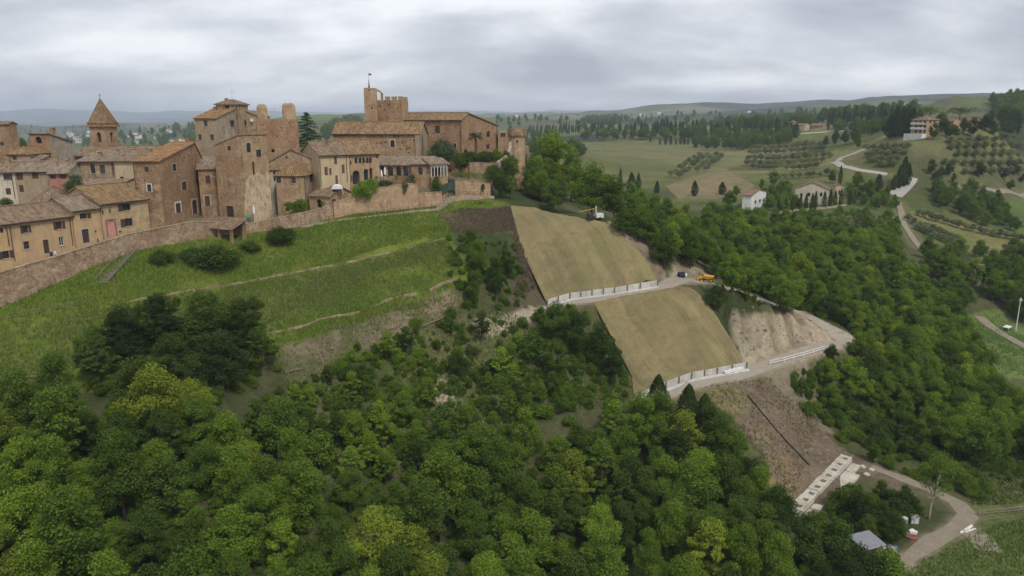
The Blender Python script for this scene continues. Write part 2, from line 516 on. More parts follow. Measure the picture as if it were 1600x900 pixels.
def tps_eval(x, y):
    a, b = lp(x, y)
    a = a.astype(np.float32); b = b.astype(np.float32)
    out = np.empty(a.shape, np.float32)
    n = len(_ca)
    w = _cw.astype(np.float32)
    for i in range(0, len(a), 20000):
        aa = a[i:i + 20000, None] - _ca[None].astype(np.float32); bb = b[i:i + 20000, None] - _cb[None].astype(np.float32)
        d2 = aa * aa + bb * bb + 1e-12
        out[i:i + 20000] = (0.5 * d2 * np.log(d2)) @ w[:n] + w[n] + w[n + 1] * a[i:i + 20000] + w[n + 2] * b[i:i + 20000]
    return out * np.maximum(np.hypot(x, y), 15.0) + CAMZ

def axis(lo, d0, d1, hi, step, g):
    mid = list(np.arange(d0, d1 + 1e-6, step))
    s = step; q = d1; up = []
    while q < hi:
        s *= g; q += s; up.append(q)
    s = step; q = d0; dn = []
    while q > lo:
        s *= g; q -= s; dn.append(q)
    return np.array(dn[::-1] + mid + up)
GX = axis(-9000, -115, 135, 9000, 1.0, 1.026)
GY = axis(-400, 40, 212, 14000, 1.0, 1.021)
gx, gy = np.meshgrid(GX, GY)
gx = gx.ravel(); gy = gy.ravel()
gz = tps_eval(gx, gy).astype(np.float64)
gz = np.clip(gz, CAMZ - 140, CAMZ + 130)
far = smooth(260, 900, gy)
gz += fbm(gx / 240, gy / 240, 5) * 22 * far + fbm(gx / 900 + 9, gy / 900, 4) * (150 + 20 * smooth(-.1, -.35, gx / gy)) * smooth(1300, 3500, gy) + fbm(gx / 70 + 3, gy / 70, 3) * 4.0 * smooth(240, 420, gy)
gz += fbm(gx / 9, gy / 9, 4) * 1.3 * (1 - smooth(250, 420, gy))

# tracks cut level into the slope: (photo px, py, depth), half width
def wl_line(s):
    out = []
    for tok in s.split():
        a, b, d = (float(q) for q in tok.split(','))
        out.append(W(a, b, d))
    return out
TRACKS = [
    (wl_line('850,485,143.5 890,472,145.5 960,463,147.2 1027,452,149.4 1065,436,155.5 1103,440,157.6 1150,455,159 1250,490,157.5 1305,518,151.5 1332,536,147'), 2.3),
    (wl_line('1332,536,147 1285,543,142.3 1240,556,138 1166,582,132 1080,600,127 1000,632,123'), 2.3),
]
for ln, hw in TRACKS:
    d, z = seg_dist(gx, gy, ln)
    t = smooth(hw + 2.2, hw, d)
    gz = gz * (1 - t) + z * t

_bx, _by = proj(gx, gy, gz)
_bm = in_poly(_bx, _by, [(1125, 480), (1160, 486), (1250, 492), (1290, 520), (1285, 538), (1200, 560), (1165, 572), (1150, 540)]) & (gy < 170)
_d1, _ = seg_dist(gx, gy, TRACKS[1][0]); _d0, _ = seg_dist(gx, gy, TRACKS[0][0])
_z1 = seg_dist(gx, gy, TRACKS[1][0])[1]; _z0 = seg_dist(gx, gy, TRACKS[0][0])[1]
_tt = np.clip((_d1 - 2.5) / (_d0 + _d1 - 4.8 + 1e-3), 0, 1)
_bw = _bm * smooth(0.0, 0.12, _tt)
gz = np.where(_bm, gz * (1 - _bw) + (_z1 + (_z0 + .6 - _z1) * smooth(0.0, 0.55, _tt)) * _bw, gz)
_fall = smooth(2.6, 5.0, _d1) * smooth(2.4, 4.0, _d0)
_rid = np.abs(fbm(gx / 2.2 + 40, gy / 7.0, 3)) * 4
gz = gz + _bm * _fall * (.8 - 1.7 * _rid)

# the bench across the upper mat and slack folds in the slope under both mats
_bl = wl_line('838,402,157 900,388,159 965,364,161.5')
_bd, _ = seg_dist(gx, gy, _bl)
gz = gz + 1.0 * np.exp(-(_bd / 3.6) ** 2) * (gy < 200)

# stepped grass terraces: a small bank at each low stone edging
def step_line(s, hgt):
    global gz
    ln = wl_line(s)
    d, _ = seg_dist(gx, gy, ln)
    yl = np.interp(gx, [p.x for p in ln], [p.y for p in ln])
    sg = np.where(gy > yl, 1.0, -1.0)
    inside = smooth(ln[0].x - 4, ln[0].x + 2, gx) * smooth(ln[-1].x + 4, ln[-1].x - 2, gx)
    gz = gz + hgt * np.tanh(sg * d / 1.1) * np.exp(-(d / 5.0) ** 2) * inside
step_line('205,470,116 330,450,126.5 420,433,133 500,418,138 600,400,144 700,372,155', .65)
step_line('420,520,119 540,492,125.5 620,465,132 700,438,139', .65)
# town plateau behind the retaining wall
WALL_TOP = wl_line('-150,485,97 -80,458,103 0,427,109 50,412,113.5 100,398,118 150,382,123.5 200,367,129 250,357,134.5 300,347,140')
WALL_TOP2 = wl_line('340,347,144 385,351,147 440,340,151 500,327,155 540,314,158 575,300,160 600,292,161.5 640,288,164 690,294,168')
front = WALL_TOP + WALL_TOP2 + wl_line('735,293,173 772,292,177 792,262,188 800,240,197')
TOWN_POLY = [(p.x, p.y) for p in front] + [(2, 212), (6, 225), (-10, 262), (-90, 285), (-190, 270), (-190, 140)]
_fu = np.array([p.x / p.y for p in front]); _fy = np.array([p.y for p in front])
_tz = np.array([p.z - 1.0 for p in front])
_o = np.argsort(_fu)
def town_z(x, y):
    u = x / np.maximum(y, 1)
    zt = np.interp(u, _fu[_o], _tz[_o])
    yw = np.interp(u, _fu[_o], _fy[_o])
    return zt + np.clip(0.07 * (y - yw), 0, 3.0)
cxp = np.mean([p[0] for p in TOWN_POLY]); cyp = np.mean([p[1] for p in TOWN_POLY])
def inset_front(off):
    out = []
    for i, p in enumerate(front):
        a = front[max(i - 1, 0)]; b = front[min(i + 1, len(front) - 1)]
        d = Vector((b.x - a.x, b.y - a.y)).normalized()
        out.append((p.x - d.y * off, p.y + d.x * off))
    return out
TP = inset_front(1.6) + [(2, 212), (6, 225), (-10, 262), (-90, 285), (-190, 270), (-190, 140)]
town_in = in_poly(gx, gy, TP)
gz = np.where(town_in, town_z(gx, gy), gz)
GZ = gz.reshape(len(GY), len(GX))

def ground(x, y):
    x = np.asarray(x, float); y = np.asarray(y, float)
    i = np.clip(np.searchsorted(GX, x) - 1, 0, len(GX) - 2); j = np.clip(np.searchsorted(GY, y) - 1, 0, len(GY) - 2)
    fx = np.clip((x - GX[i]) / (GX[i + 1] - GX[i]), 0, 1); fy = np.clip((y - GY[j]) / (GY[j + 1] - GY[j]), 0, 1)
    return (GZ[j, i] * (1 - fx) + GZ[j, i + 1] * fx) * (1 - fy) + (GZ[j + 1, i] * (1 - fx) + GZ[j + 1, i + 1] * fx) * fy
def gz1(x, y): return float(ground(x, y))
_DD = np.exp(np.linspace(math.log(40), math.log(11000), 2600))
def hit(px, py, lift=0.0, dmin=40.0):
    """first point where the sight line of a photo pixel meets the ground (raised by lift)"""
    a, k = ray(px, py)
    D = _DD[_DD >= dmin]
    below = (CAMZ + k * D) < ground(a * D, D) + lift
    i = int(np.argmax(below)) if below.any() else len(D) - 1
    d = D[i]
    if i > 0:
        lo, hi = D[i - 1], D[i]
        for _ in range(12):
            m = (lo + hi) / 2
            if CAMZ + k * m < gz1(a * m, m) + lift: hi = m
            else: lo = m
        d = hi
    return Vector((a * d, d, gz1(a * d, d)))

# ---- what covers the ground, by area
gpx, gpy = proj(gx, gy, gz)
n_a = fbm(gx / 11, gy / 11, 4); n_b = fbm(gx / 3.1 + 5, gy / 3.1, 3); n_far = fbm(gx / 160, gy / 160, 4)
colr = np.empty((len(gx), 3))
def setc(mask, c, var=0.0, c2=None, nz=None):
    """mask: 0..1 weights"""
    m = np.asarray(mask, float)[:, None]
    base = np.array(c, float)[None]
    if c2 is not None:
        q = smooth(-0.12, 0.12, n_a if nz is None else nz)[:, None]
        base = base * (1 - q) + np.array(c2, float)[None] * q
    colr[:] = colr * (1 - m) + base * m
UNDER = (0.05, 0.066, 0.025); UNDER2 = (0.08, 0.082, 0.038)
GRASS = (0.078, 0.115, 0.016); GRASS2 = (0.11, 0.135, 0.026)
DIRT = (0.195, 0.150, 0.108); DIRT2 = (0.135, 0.10, 0.07)
SOILP = (0.31, 0.265, 0.205)
colr[:] = UNDER
setc(np.ones(len(gx)), UNDER, 0, UNDER2)
# beyond the wood: meadows of several greens, with groves of dark scrub
fm = smooth(255, 330, gy) * (1 - town_in)
setc(fm, (0.080, 0.105, 0.032), 0, (0.112, 0.125, 0.044), n_far)
setc(fm * smooth(0.06, 0.12, fbm(gx / 420 + 31, gy / 300, 4)), (0.038, 0.05, 0.028))
ff = smooth(900, 2000, gy)
setc(ff, (0.065, 0.088, 0.035), 0, (0.11, 0.125, 0.055), n_far)
setc(ff * smooth(0.0, 0.08, fbm(gx / 700 + 3, gy / 600, 5)), (0.035, 0.047, 0.03))
setc(town_in, (0.20, 0.165, 0.12), 0, (0.13, 0.12, 0.085))
def fields(size, off):
    i0 = np.floor(gx / size).astype(int); j0 = np.floor(gy / (size * .7)).astype(int)
    best = np.full(len(gx), 1e18); tone = np.zeros(len(gx)); hue = np.zeros(len(gx))
    for di in (-1, 0, 1):
        for dj in (-1, 0, 1):
            i = i0 + di; j = j0 + dj
            h1 = _grad[(_perm[(i + off) & 511] + j) & 511]; h2 = _grad[(_perm[(i + off + 77) & 511] + j * 3) & 511]; h3 = _grad[(_perm[(i + off + 191) & 511] + j * 7) & 511]; h4 = _grad[(_perm[(i + off + 301) & 511] + j * 5) & 511]
            d = (gx - (i + h1) * size) ** 2 + ((gy - (j + h2) * size * .7) * 1.3) ** 2
            m = d < best
            best = np.where(m, d, best); tone = np.where(m, h3, tone); hue = np.where(m, h4, hue)
    return tone, hue
for sz, a, b, c0, c1 in ((95, 300, 340, 1100, 1300), (300, 1100, 1300, 20000, 21000)):
    tn_, hu_ = fields(sz, int(sz))
    wgt = (smooth(a, b, gy) * (1 - smooth(c0, c1, gy)) * (1 - town_in))[:, None]
    mult = (0.72 + 0.62 * tn_)[:, None] * np.stack([0.86 + 0.42 * hu_, np.ones(len(gx)), 0.8 + 0.5 * hu_], 1)
    colr[:] = colr * (1 - wgt) + colr * mult * wgt
NEAR = gy < 240
def pz(poly, d0=0, d1=1e9):
    return in_poly(gpx, gpy, poly) & (gy >= d0) & (gy <= d1) & ~town_in
TERRACE = [(-250, 560), (0, 470), (100, 430), (200, 390), (300, 370), (500, 340), (690, 314), (740, 306), (800, 318), (795, 330), (700, 360), (720, 400), (790, 425), (700, 452), (600, 490), (430, 545), (380, 560), (100, 620), (-250, 700)]
setc(pz(TERRACE, 0, 190), GRASS, 0, GRASS2, n_b)
setc(pz([(430, 545), (600, 490), (700, 452), (720, 460), (715, 495), (620, 530), (540, 570), (455, 612)], 0, 190), (0.21, 0.165, 0.115), 0, (0.10, 0.105, 0.045), n_b)
setc(pz([(455, 612), (620, 530), (715, 490), (850, 520), (860, 620), (700, 720), (480, 760), (440, 680)], 0, 190), (0.075, 0.098, 0.03), 0, (0.115, 0.115, 0.052), n_a)
setc(pz([(690, 330), (797, 322), (815, 390), (800, 365), (700, 362)], 0, 190), (0.13, 0.10, 0.07), 0, (0.085, 0.08, 0.045), n_b)
setc(pz([(797, 340), (815, 390), (838, 440), (857, 476), (830, 500), (790, 470), (810, 430)], 0, 190), DIRT2, 0, (0.08, 0.07, 0.045), n_b)
setc(pz([(735, 505), (835, 480), (850, 492), (800, 520), (745, 525)], 0, 190), SOILP)
setc(pz([(690, 590), (720, 640), (700, 650), (655, 600)], 0, 190), SOILP)
# bare earth round the works
setc(pz([(950, 345), (985, 350), (1020, 385), (1045, 435), (1020, 440), (985, 385)], 0, 200), DIRT, 0, SOILP, n_b)
setc(pz([(1060, 400), (1110, 430), (1100, 445), (1040, 445)], 0, 200), SOILP, 0, DIRT, n_b)
setc(pz([(1125, 480), (1160, 490), (1250, 488), (1300, 520), (1300, 540), (1200, 562), (1165, 575), (1150, 540)], 0, 200), (0.33, 0.28, 0.205), 0, (0.20, 0.165, 0.115), fbm(gx / 2.2 + 40, gy / 7.0, 3))
DIRTSLOPE = [(1095, 600), (1200, 580), (1225, 612), (1320, 705), (1370, 725), (1440, 760), (1400, 772), (1345, 735), (1290, 800), (1228, 825), (1205, 770), (1190, 700), (1130, 640)]
setc(pz(DIRTSLOPE, 0, 160), (0.172, 0.132, 0.096), 0, (0.118, 0.09, 0.066), n_b)
setc(pz([(1100, 605), (1150, 600), (1175, 640), (1150, 650), (1120, 640)], 0, 160), (0.19, 0.165, 0.075), 0, (0.13, 0.115, 0.06), n_b)
setc(pz([(1190, 700), (1230, 715), (1262, 745), (1240, 790), (1212, 790)], 0, 160), (0.20, 0.17, 0.085), 0, (0.15, 0.11, 0.07), n_b)
setc(pz([(1180, 585), (1290, 545), (1270, 600), (1300, 680), (1270, 660), (1220, 612)], 0, 160), (0.22, 0.185, 0.13), 0, (0.085, 0.09, 0.04), n_b)
# valley floor, bottom right
setc(pz([(1400, 900), (1520, 780), (1640, 760), (1640, 905)], 0, 130), (0.075, 0.105, 0.03), 0, (0.11, 0.125, 0.045), n_b)
setc(pz([(1470, 690), (1640, 680), (1640, 760), (1500, 760)], 0, 150), (0.085, 0.11, 0.035), 0, (0.13, 0.125, 0.055), n_b)
setc(pz([(1505, 700), (1570, 690), (1600, 720), (1540, 730)], 0, 150), (0.20, 0.165, 0.10))
setc(pz([(1480, 500), (1560, 480), (1660, 560), (1660, 600), (1560, 590)], 140, 240), (0.075, 0.13, 0.028), 0, (0.11, 0.14, 0.045), n_b)
# fields on the right-hand hills
setc(pz([(1420, 330), (1480, 330), (1650, 395), (1650, 470), (1560, 420), (1460, 380)], 200, 420), (0.11, 0.125, 0.04), 0, (0.16, 0.15, 0.06), n_a)
setc(pz([(1570, 310), (1650, 310), (1650, 390), (1570, 360)], 230, 460), (0.085, 0.125, 0.035))
setc(pz([(1040, 290), (1130, 262), (1180, 290), (1160, 310), (1060, 310)], 280, 480), (0.21, 0.165, 0.095), 0, (0.15, 0.135, 0.065), n_a)
setc(pz([(1410, 225), (1480, 215), (1600, 250), (1600, 300), (1500, 280), (1420, 300)], 320, 520), (0.085, 0.095, 0.04), 0, (0.115, 0.115, 0.055), n_a)
setc(pz([(900, 222), (1090, 218), (1200, 208), (1170, 225), (1000, 232), (890, 236)], 450, 1400), (0.125, 0.135, 0.055))
setc(pz([(890, 240), (1000, 228), (1200, 232), (1200, 250), (1060, 280), (960, 275), (890, 262)], 350, 1000), (0.105, 0.115, 0.042), 0, (0.145, 0.14, 0.065), n_far)
setc(pz([(1440, 152), (1500, 150), (1560, 180), (1440, 185)], 600, 1100), (0.105, 0.115, 0.055))
setc(pz([(1540, 140), (1700, 130), (1700, 190), (1560, 185)], 700, 1500), (0.03, 0.042, 0.024))
setc(pz([(1080, 176), (1240, 165), (1400, 175), (1440, 186), (1400, 196), (1100, 196)], 1000, 3200), (0.034, 0.047, 0.028), 0, (0.06, 0.075, 0.038), n_far)
for ln, hw in TRACKS:
    d, z = seg_dist(gx, gy, ln)
    setc(smooth(hw + 0.8, hw - 0.5, d) * NEAR, SOILP, 0, (0.27, 0.22, 0.165), n_b)
VALLEY_ROADS = ['1385,905 1425,868 1462,843 1500,822 1512,806 1495,786 1455,766 1400,744 1362,730', '1500,826 1530,840 1545,862']
for s_ in VALLEY_ROADS:
    ln_ = [hit(*(float(q) for q in tok.split(','))) for tok in s_.split()]
    d, z = seg_dist(gx, gy, ln_)
    setc(smooth(2.4, .6, d + 2.2 * n_b) * NEAR, (0.23, 0.19, 0.14), 0, (0.17, 0.145, 0.10), n_b)
for s_ in ('1352,233 1335,240 1312,248 1304,254 1315,260 1340,266 1368,270 1386,273', '1403,316 1408,330 1411,348 1418,360 1430,378 1444,394', '1497,292 1520,295 1560,300 1606,305'):
    ln_ = [hit(*(float(q) for q in tok.split(','))) for tok in s_.split()]
    d, z = seg_dist(gx, gy, ln_)
    setc(.6 * smooth(6.5, 2.0, d + 3 * n_a), (0.15, 0.14, 0.075))
colr *= (1 + 0.5 * n_b * NEAR + 0.35 * n_a)[:, None]
colr = np.clip(colr, 0.004, 0.9)

t_ = NT('ground')
at_ = t_.new('ShaderNodeVertexColor'); at_.layer_name = 'ground_color'
gv_ = t_.coord('Object')
f1 = t_.noise(gv_, 0.9, 6, 0.7, 0.3)
f2 = t_.noise(gv_, 0.035, 6, 0.65, 0.5)
c_ = t_.mix(0.8, at_.outputs['Color'], t_.ramp(f1, [(0.3, (0.6, 0.6, 0.58)), (0.7, (1.35, 1.33, 1.28))]), 'MULTIPLY')
c_ = t_.mix(0.7, c_, t_.ramp(f2, [(0.34, (0.72, 0.75, 0.7)), (0.66, (1.25, 1.2, 1.15))]), 'MULTIPLY')
t_.bump(f1, 0.7, 0.35)
t_.color(c_, 0.97, 0.08)

def build_ground():
    nx, ny = len(GX), len(GY)
    idx = np.arange(nx * ny).reshape(ny, nx)
    F = np.stack([idx[:-1, :-1], idx[:-1, 1:], idx[1:, 1:], idx[1:, :-1]], -1).reshape(-1, 4)
    me = np_mesh('ground', np.stack([gx, gy, gz], 1), F, MATS['ground'], True)
    ca = me.color_attributes.new('ground_color', 'FLOAT_COLOR', 'POINT')
    ca.data.foreach_set('color', np.concatenate([colr, np.ones((len(colr), 1))], 1).astype(np.float32).ravel())
    o = obj('ground', me)
    tag(o, 'grassy hillside and rolling countryside reaching to the horizon', kind='structure')
build_ground()
# ------------------------------------------------------------------ house builder
def along(C, ang, px, py=300):
    """point where the line through C (plan) at angle ang meets the sight plane of column px"""
    a, _ = ray(px, py)
    dx, dy = math.cos(R(ang)), math.sin(R(ang))
    t = (a * C[1] - C[0]) / (dx - a * dy)
    return (C[0] + t * dx, C[1] + t * dy)
class House:
    def __init__(s, name, label, cat, pxl, pxc, pxr, D, ang, pye, mat, depth=None, z0=None, matR=None, group=None, length=None, found=0.8):
        a, k = ray(pxc, pye)
        s.C = (a * D, D)
        s.ang = ang
        dx, dy = math.cos(R(ang)), math.sin(R(ang))
        if length is None:
            P = along(s.C, ang, pxl, pye)
            length = math.hypot(P[0] - s.C[0], P[1] - s.C[1])
        s.L = length
        if depth is None:
            Q = along(s.C, ang + 90, pxr, pye)
            depth = math.hypot(Q[0] - s.C[0], Q[1] - s.C[1])
        s.W = depth
        s.o = (s.C[0] - dx * s.L, s.C[1] - dy * s.L)
        ze = CAMZ + k * D
        if z0 is None:
            cs = [(s.C[0], s.C[1]), s.o, (s.C[0] - dy * s.W, s.C[1] + dx * s.W)]
            z0 = min(gz1(*c) for c in cs) - found
        s.z0 = z0
        s.h = ze - z0
        s.mat = mat; s.matR = matR or mat
        s.root = empty(name, (s.o[0], s.o[1], z0), R(ang))
        tag(s.root, label, cat, group)
        s.op = {'F': [], 'R': [], 'B': [], 'L': []}
        s.fr = {'F': (Vector((0, 0, 0)), Vector((1, 0, 0)), Vector((0, -1, 0)), s.L), 'R': (Vector((s.L, 0, 0)), Vector((0, 1, 0)), Vector((1, 0, 0)), s.W),
                'B': (Vector((s.L, s.W, 0)), Vector((-1, 0, 0)), Vector((0, 1, 0)), s.L), 'L': (Vector((0, s.W, 0)), Vector((0, -1, 0)), Vector((-1, 0, 0)), s.W)}
        s.fh = {q: s.h for q in 'FRBL'}
        s.gables = []
        s.roofo = None
        s.M = Matrix.Translation((s.o[0], s.o[1], z0)) @ Matrix.Rotation(R(ang), 4, 'Z')
    def uv(s, face, px, py):
        O, U, N, ln = s.fr[face]
        P0 = s.M @ O; n = s.M.to_3x3() @ N; u = s.M.to_3x3() @ U
        a, k = ray(px, py)
        d = Vector((a, 1, k))
        c = Vector((0, 0, CAMZ))
        t = n.dot(P0 - c) / n.dot(d)
        q = c + d * t - P0
        return q.dot(u), q.z
    def pt(s, face, u, v, n=0.0):
        O, U, N, _ = s.fr[face]
        return O + U * u + N * n + Vector((0, 0, v))
    # ---- openings, given as photo rectangles
    def win(s, face, x0, y0, x1, y1, kind='w', **k):
        a = s.uv(face, x0, y1); b = s.uv(face, x1, y0); c = s.uv(face, x0, y0); d = s.uv(face, x1, y1)
        u0 = min((a[0] + c[0]) / 2, (b[0] + d[0]) / 2); u1 = max((a[0] + c[0]) / 2, (b[0] + d[0]) / 2)
        v0 = (a[1] + d[1]) / 2; v1 = (b[1] + c[1]) / 2
        return s.winl(face, u0, u1, v0, v1, kind, **k)
    def winl(s, face, u0, u1, v0, v1, kind='w', **k):
        ln = s.fr[face][3]
        u0 = max(u0, 0.12); u1 = min(u1, ln - 0.12)
        if u1 - u0 < 0.25: 
            m = (u0 + u1) / 2; u0, u1 = m - 0.2, m + 0.2
            if u0 < 0.1: u0, u1 = 0.1, 0.5
            if u1 > ln - 0.1: u0, u1 = ln - 0.5, ln - 0.1
        v0 = max(v0, 0.05)
        s.op[face].append([u0, u1, v0, v1, kind, k])
        return s
    def holes(s, face, pts, w=0.28):
        for px, py in pts:
            u, v = s.uv(face, px, py)
            s.winl(face, u - w / 2, u + w / 2, v - w / 2, v + w / 2, 'o')
        return s
    # ---- walls with true openings
    def walls(s):
        groups = {}
        for face in 'FRBL':
            O, U, N, ln = s.fr[face]
            H = s.fh[face]
            vv, ffs = groups.setdefault(s.matR if face == 'R' else s.mat, ([], []))
            ops = []
            for o in s.op[face]:
                if o[3] > H - 0.05:
                    if o[2] > H - 0.5: o.append('applied'); continue
                    o[3] = H - 0.08
                if any(not (o[1] <= q[0] + 0.02 or o[0] >= q[1] - 0.02 or o[3] <= q[2] + 0.02 or o[2] >= q[3] - 0.02) for q in ops):
                    o.append('applied'); continue
                o.append('cut'); ops.append(o)
            us = sorted({0.0, ln} | {o[0] for o in ops} | {o[1] for o in ops})
            vs_ = sorted({0.0, H} | {o[2] for o in ops} | {o[3] for o in ops})
            def q4(p, flip=False):
                n = len(vv); vv.extend(tuple(x) for x in p); ffs.append((n, n + 1, n + 2, n + 3) if not flip else (n + 3, n + 2, n + 1, n))
            # rows merged along u where nothing is cut
            for j in range(len(vs_) - 1):
                v0, v1 = vs_[j], vs_[j + 1]
                if v1 - v0 < 1e-6: continue
                run = None
                for i in range(len(us) - 1):
                    u0, u1 = us[i], us[i + 1]
                    cut = any(o[0] <= (u0 + u1) / 2 <= o[1] and o[2] <= (v0 + v1) / 2 <= o[3] for o in ops)
                    if not cut and run is None: run = u0
                    if cut and run is not None:
                        q4([s.pt(face, run, v0), s.pt(face, u0, v0), s.pt(face, u0, v1), s.pt(face, run, v1)]); run = None
                if run is not None:
                    q4([s.pt(face, run, v0), s.pt(face, ln, v0), s.pt(face, ln, v1), s.pt(face, run, v1)])
            for o in ops:
                u0, u1, v0, v1 = o[:4]
                dp = -0.6 if o[4] in ('a', 'o') else -0.24
                P = lambda u, v, n: s.pt(face, u, v, n)
                q4([P(u0, v0, 0), P(u0, v1, 0), P(u0, v1, dp), P(u0, v0, dp)], True)
                q4([P(u1, v0, 0), P(u1, v0, dp), P(u1, v1, dp), P(u1, v1, 0)], True)
                q4([P(u0, v1, 0), P(u1, v1, 0), P(u1, v1, dp), P(u0, v1, dp)], True)
                q4([P(u0, v0, 0), P(u0, v0, dp), P(u1, v0, dp), P(u1, v0, 0)], True)
        for face, pts in s.gables:
            vv, ffs = groups[s.matR if face == 'R' else s.mat]
            n = len(vv); vv.extend(tuple(s.pt(face, u, v)) for u, v in pts); ffs.append(tuple(range(n, n + len(pts))))
        for m, (vv, ffs) in groups.items():
            obj('wall', mesh('wall', vv, ffs, MATS[m]), s.root)
    def windows(s, frame='shutter_brown', shutter='shutter_brown', glass='glass_and_hole_shade'):
        for face in 'FRBL':
            O, U, N, ln = s.fr[face]
            for o in s.op[face]:
                u0, u1, v0, v1, kind, k, how = o
                P = lambda u, v, n: s.pt(face, u, v, n)
                base = -0.20 if how == 'cut' else 0.02
                def bx(mb, a0, a1, b0, b1, n0, n1):
                    vs_ = [P(a0, b0, n1), P(a1, b0, n1), P(a1, b0, n0), P(a0, b0, n0), P(a0, b1, n1), P(a1, b1, n1), P(a1, b1, n0), P(a0, b1, n0)]
                    mb.add(vs_, [(0, 3, 2, 1), (4, 5, 6, 7), (0, 1, 5, 4), (1, 2, 6, 5), (2, 3, 7, 6), (3, 0, 4, 7)])
                    return mb
                arch = kind in ('a', 'aw', 'da', 'dp')
                par = s.root
                if kind in ('w', 'ws', 'aw'):
                    t = 0.07
                    mb = MB()
                    bx(mb, u0, u0 + t, v0, v1, base, base + 0.06); bx(mb, u1 - t, u1, v0, v1, base, base + 0.06)
                    bx(mb, u0 + t, u1 - t, v0, v0 + t, base, base + 0.06); bx(mb, u0 + t, u1 - t, v1 - t, v1, base, base + 0.06)
                    if u1 - u0 > 0.7:
                        m = (u0 + u1) / 2; bx(mb, m - 0.035, m + 0.035, v0 + t, v1 - t, base, base + 0.055)
                    par = mb.build('window', MATS[k.get('frame', frame)], s.root)
                    bx(MB(), u0 + t * .5, u1 - t * .5, v0 + t * .5, v1 - t * .5, base + 0.005, base + 0.02).build('pane', MATS[glass], par)
                elif kind in ('wc', 'd', 'da', 'dp', 'g'):
                    nm = {'wc': 'window_shutter', 'd': 'door', 'da': 'door', 'dp': 'door', 'g': 'grille'}[kind]
                    mm = {'wc': shutter, 'd': 'wood_door', 'da': 'wood_door', 'dp': 'door_pink', 'g': 'iron'}[kind]
                    n0 = base if how == 'cut' else 0.02
                    if kind == 'wc': n0 = max(n0, -0.08)
                    mb = MB(); m = (u0 + u1) / 2
                    bx(mb, u0 + 0.01, m - 0.012, v0 + 0.01, v1 - 0.01, n0, n0 + 0.06); bx(mb, m + 0.012, u1 - 0.01, v0 + 0.01, v1 - 0.01, n0, n0 + 0.06)
                    for f in (0.12, 0.5, 0.88):
                        vq = v0 + (v1 - v0) * f
                        bx(mb, u0 + 0.05, u1 - 0.05, vq - 0.04, vq + 0.04, n0 + 0.06, n0 + 0.085)
                    par = mb.build(nm, MATS[k.get('m', mm)], s.root)
                else:
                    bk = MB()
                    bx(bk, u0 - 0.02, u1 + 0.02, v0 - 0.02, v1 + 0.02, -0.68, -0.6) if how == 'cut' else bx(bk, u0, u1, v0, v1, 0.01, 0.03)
                    par = bk.build('opening', MATS[k.get('m', 'glass_and_hole_shade')], s.root)  # near-black sheet closing an unglazed hole, interior shade put into its colour
                if arch and how == 'cut':
                    # spandrels close the square head of the opening to a round or pointed arch
                    rad = (u1 - u0) / 2; m = (u0 + u1) / 2; vc = max(v1 - rad, v0 + 0.2)
                    ry = v1 - vc
                    mb = MB()
                    for sg in (-1, 1):
                        arc = [(m + sg * rad * math.cos(t), vc + ry * math.sin(t)) for t in [math.pi / 2 * q / 6 for q in range(7)]]
                        poly = arc + [(m + sg * rad, v1)]
                        if sg > 0: pass
                        n = len(poly)
                        vs_ = [P(u, v, -0.002) for u, v in poly] + [P(u, v, -0.2) for u, v in poly]
                        ring = list(range(n))
                        fr = tuple(ring) if sg < 0 else tuple(reversed(ring))
                        fb = tuple(q + n for q in (reversed(ring) if sg < 0 else ring))
                        sd = [(q, (q + 1) % n, n + (q + 1) % n, n + q) for q in ring]
                        mb.add(vs_, [fr, fb] + sd)
                    mb.build('spandrel', MATS[s.matR if face == 'R' else s.mat], par)
                if k.get('sur'):
                    w_ = k.get('sw', 0.2); mb = MB()
                    bx(mb, u0 - w_, u0 - 0.003, v0, v1 + w_, -0.02, 0.04); bx(mb, u1 + 0.003, u1 + w_, v0, v1 + w_, -0.02, 0.04)
                    bx(mb, u0 - 0.003, u1 + 0.003, v1 + 0.003, v1 + w_, -0.02, 0.04)
                    mb.build('surround', MATS[k['sur']], par)
                if kind in ('w', 'ws') and u1 - u0 > 0.6:
                    bx(MB(), u0 - 0.12, u1 + 0.12, v0 - 0.1, v0 - 0.003, -0.02, 0.1).build('sill', MATS['stone_trim'], par)
                if kind == 'ws':
                    sw = (u1 - u0) / 2
                    for a0, a1 in ((u0 - sw - 0.03, u0 - 0.03), (u1 + 0.03, u1 + sw + 0.03)):
                        if k.get('one') == 'r' and a1 < u0: continue
                        if k.get('one') == 'l' and a0 > u1: continue
                        bx(MB(), a0, a1, v0, v1, 0.02, 0.07).build('shutter', MATS[shutter], par)
        return s
    # ---- roofs
    def plane(s, mb, uvs, pts, th=0.16):
        pts = [Vector(p) for p in pts]
        e = (pts[1] - pts[0]).normalized()
        n = e.cross(pts[-1] - pts[0]).normalized()
        if n.z < 0: n = -n
        d = n.cross(e)
        k = len(pts); b = len(mb.v)
        lo = [p - n * th for p in pts]
        vs_ = pts + lo
        ring = list(range(k))
        nn = (pts[1] - pts[0]).cross(pts[-1] - pts[0])
        if nn.z < 0:
            f = [tuple(reversed(ring)), tuple(q + k for q in ring)] + [(q, (q + 1) % k, k + (q + 1) % k, k + q) for q in ring]
        else:
            f = [tuple(ring), tuple(q + k for q in reversed(ring))] + [((q + 1) % k, q, k + q, k + (q + 1) % k) for q in ring]
        mb.add(vs_, f)
        uvs += [((p - pts[0]).dot(e) + 3.1 * b, (p - pts[0]).dot(d)) for p in vs_]
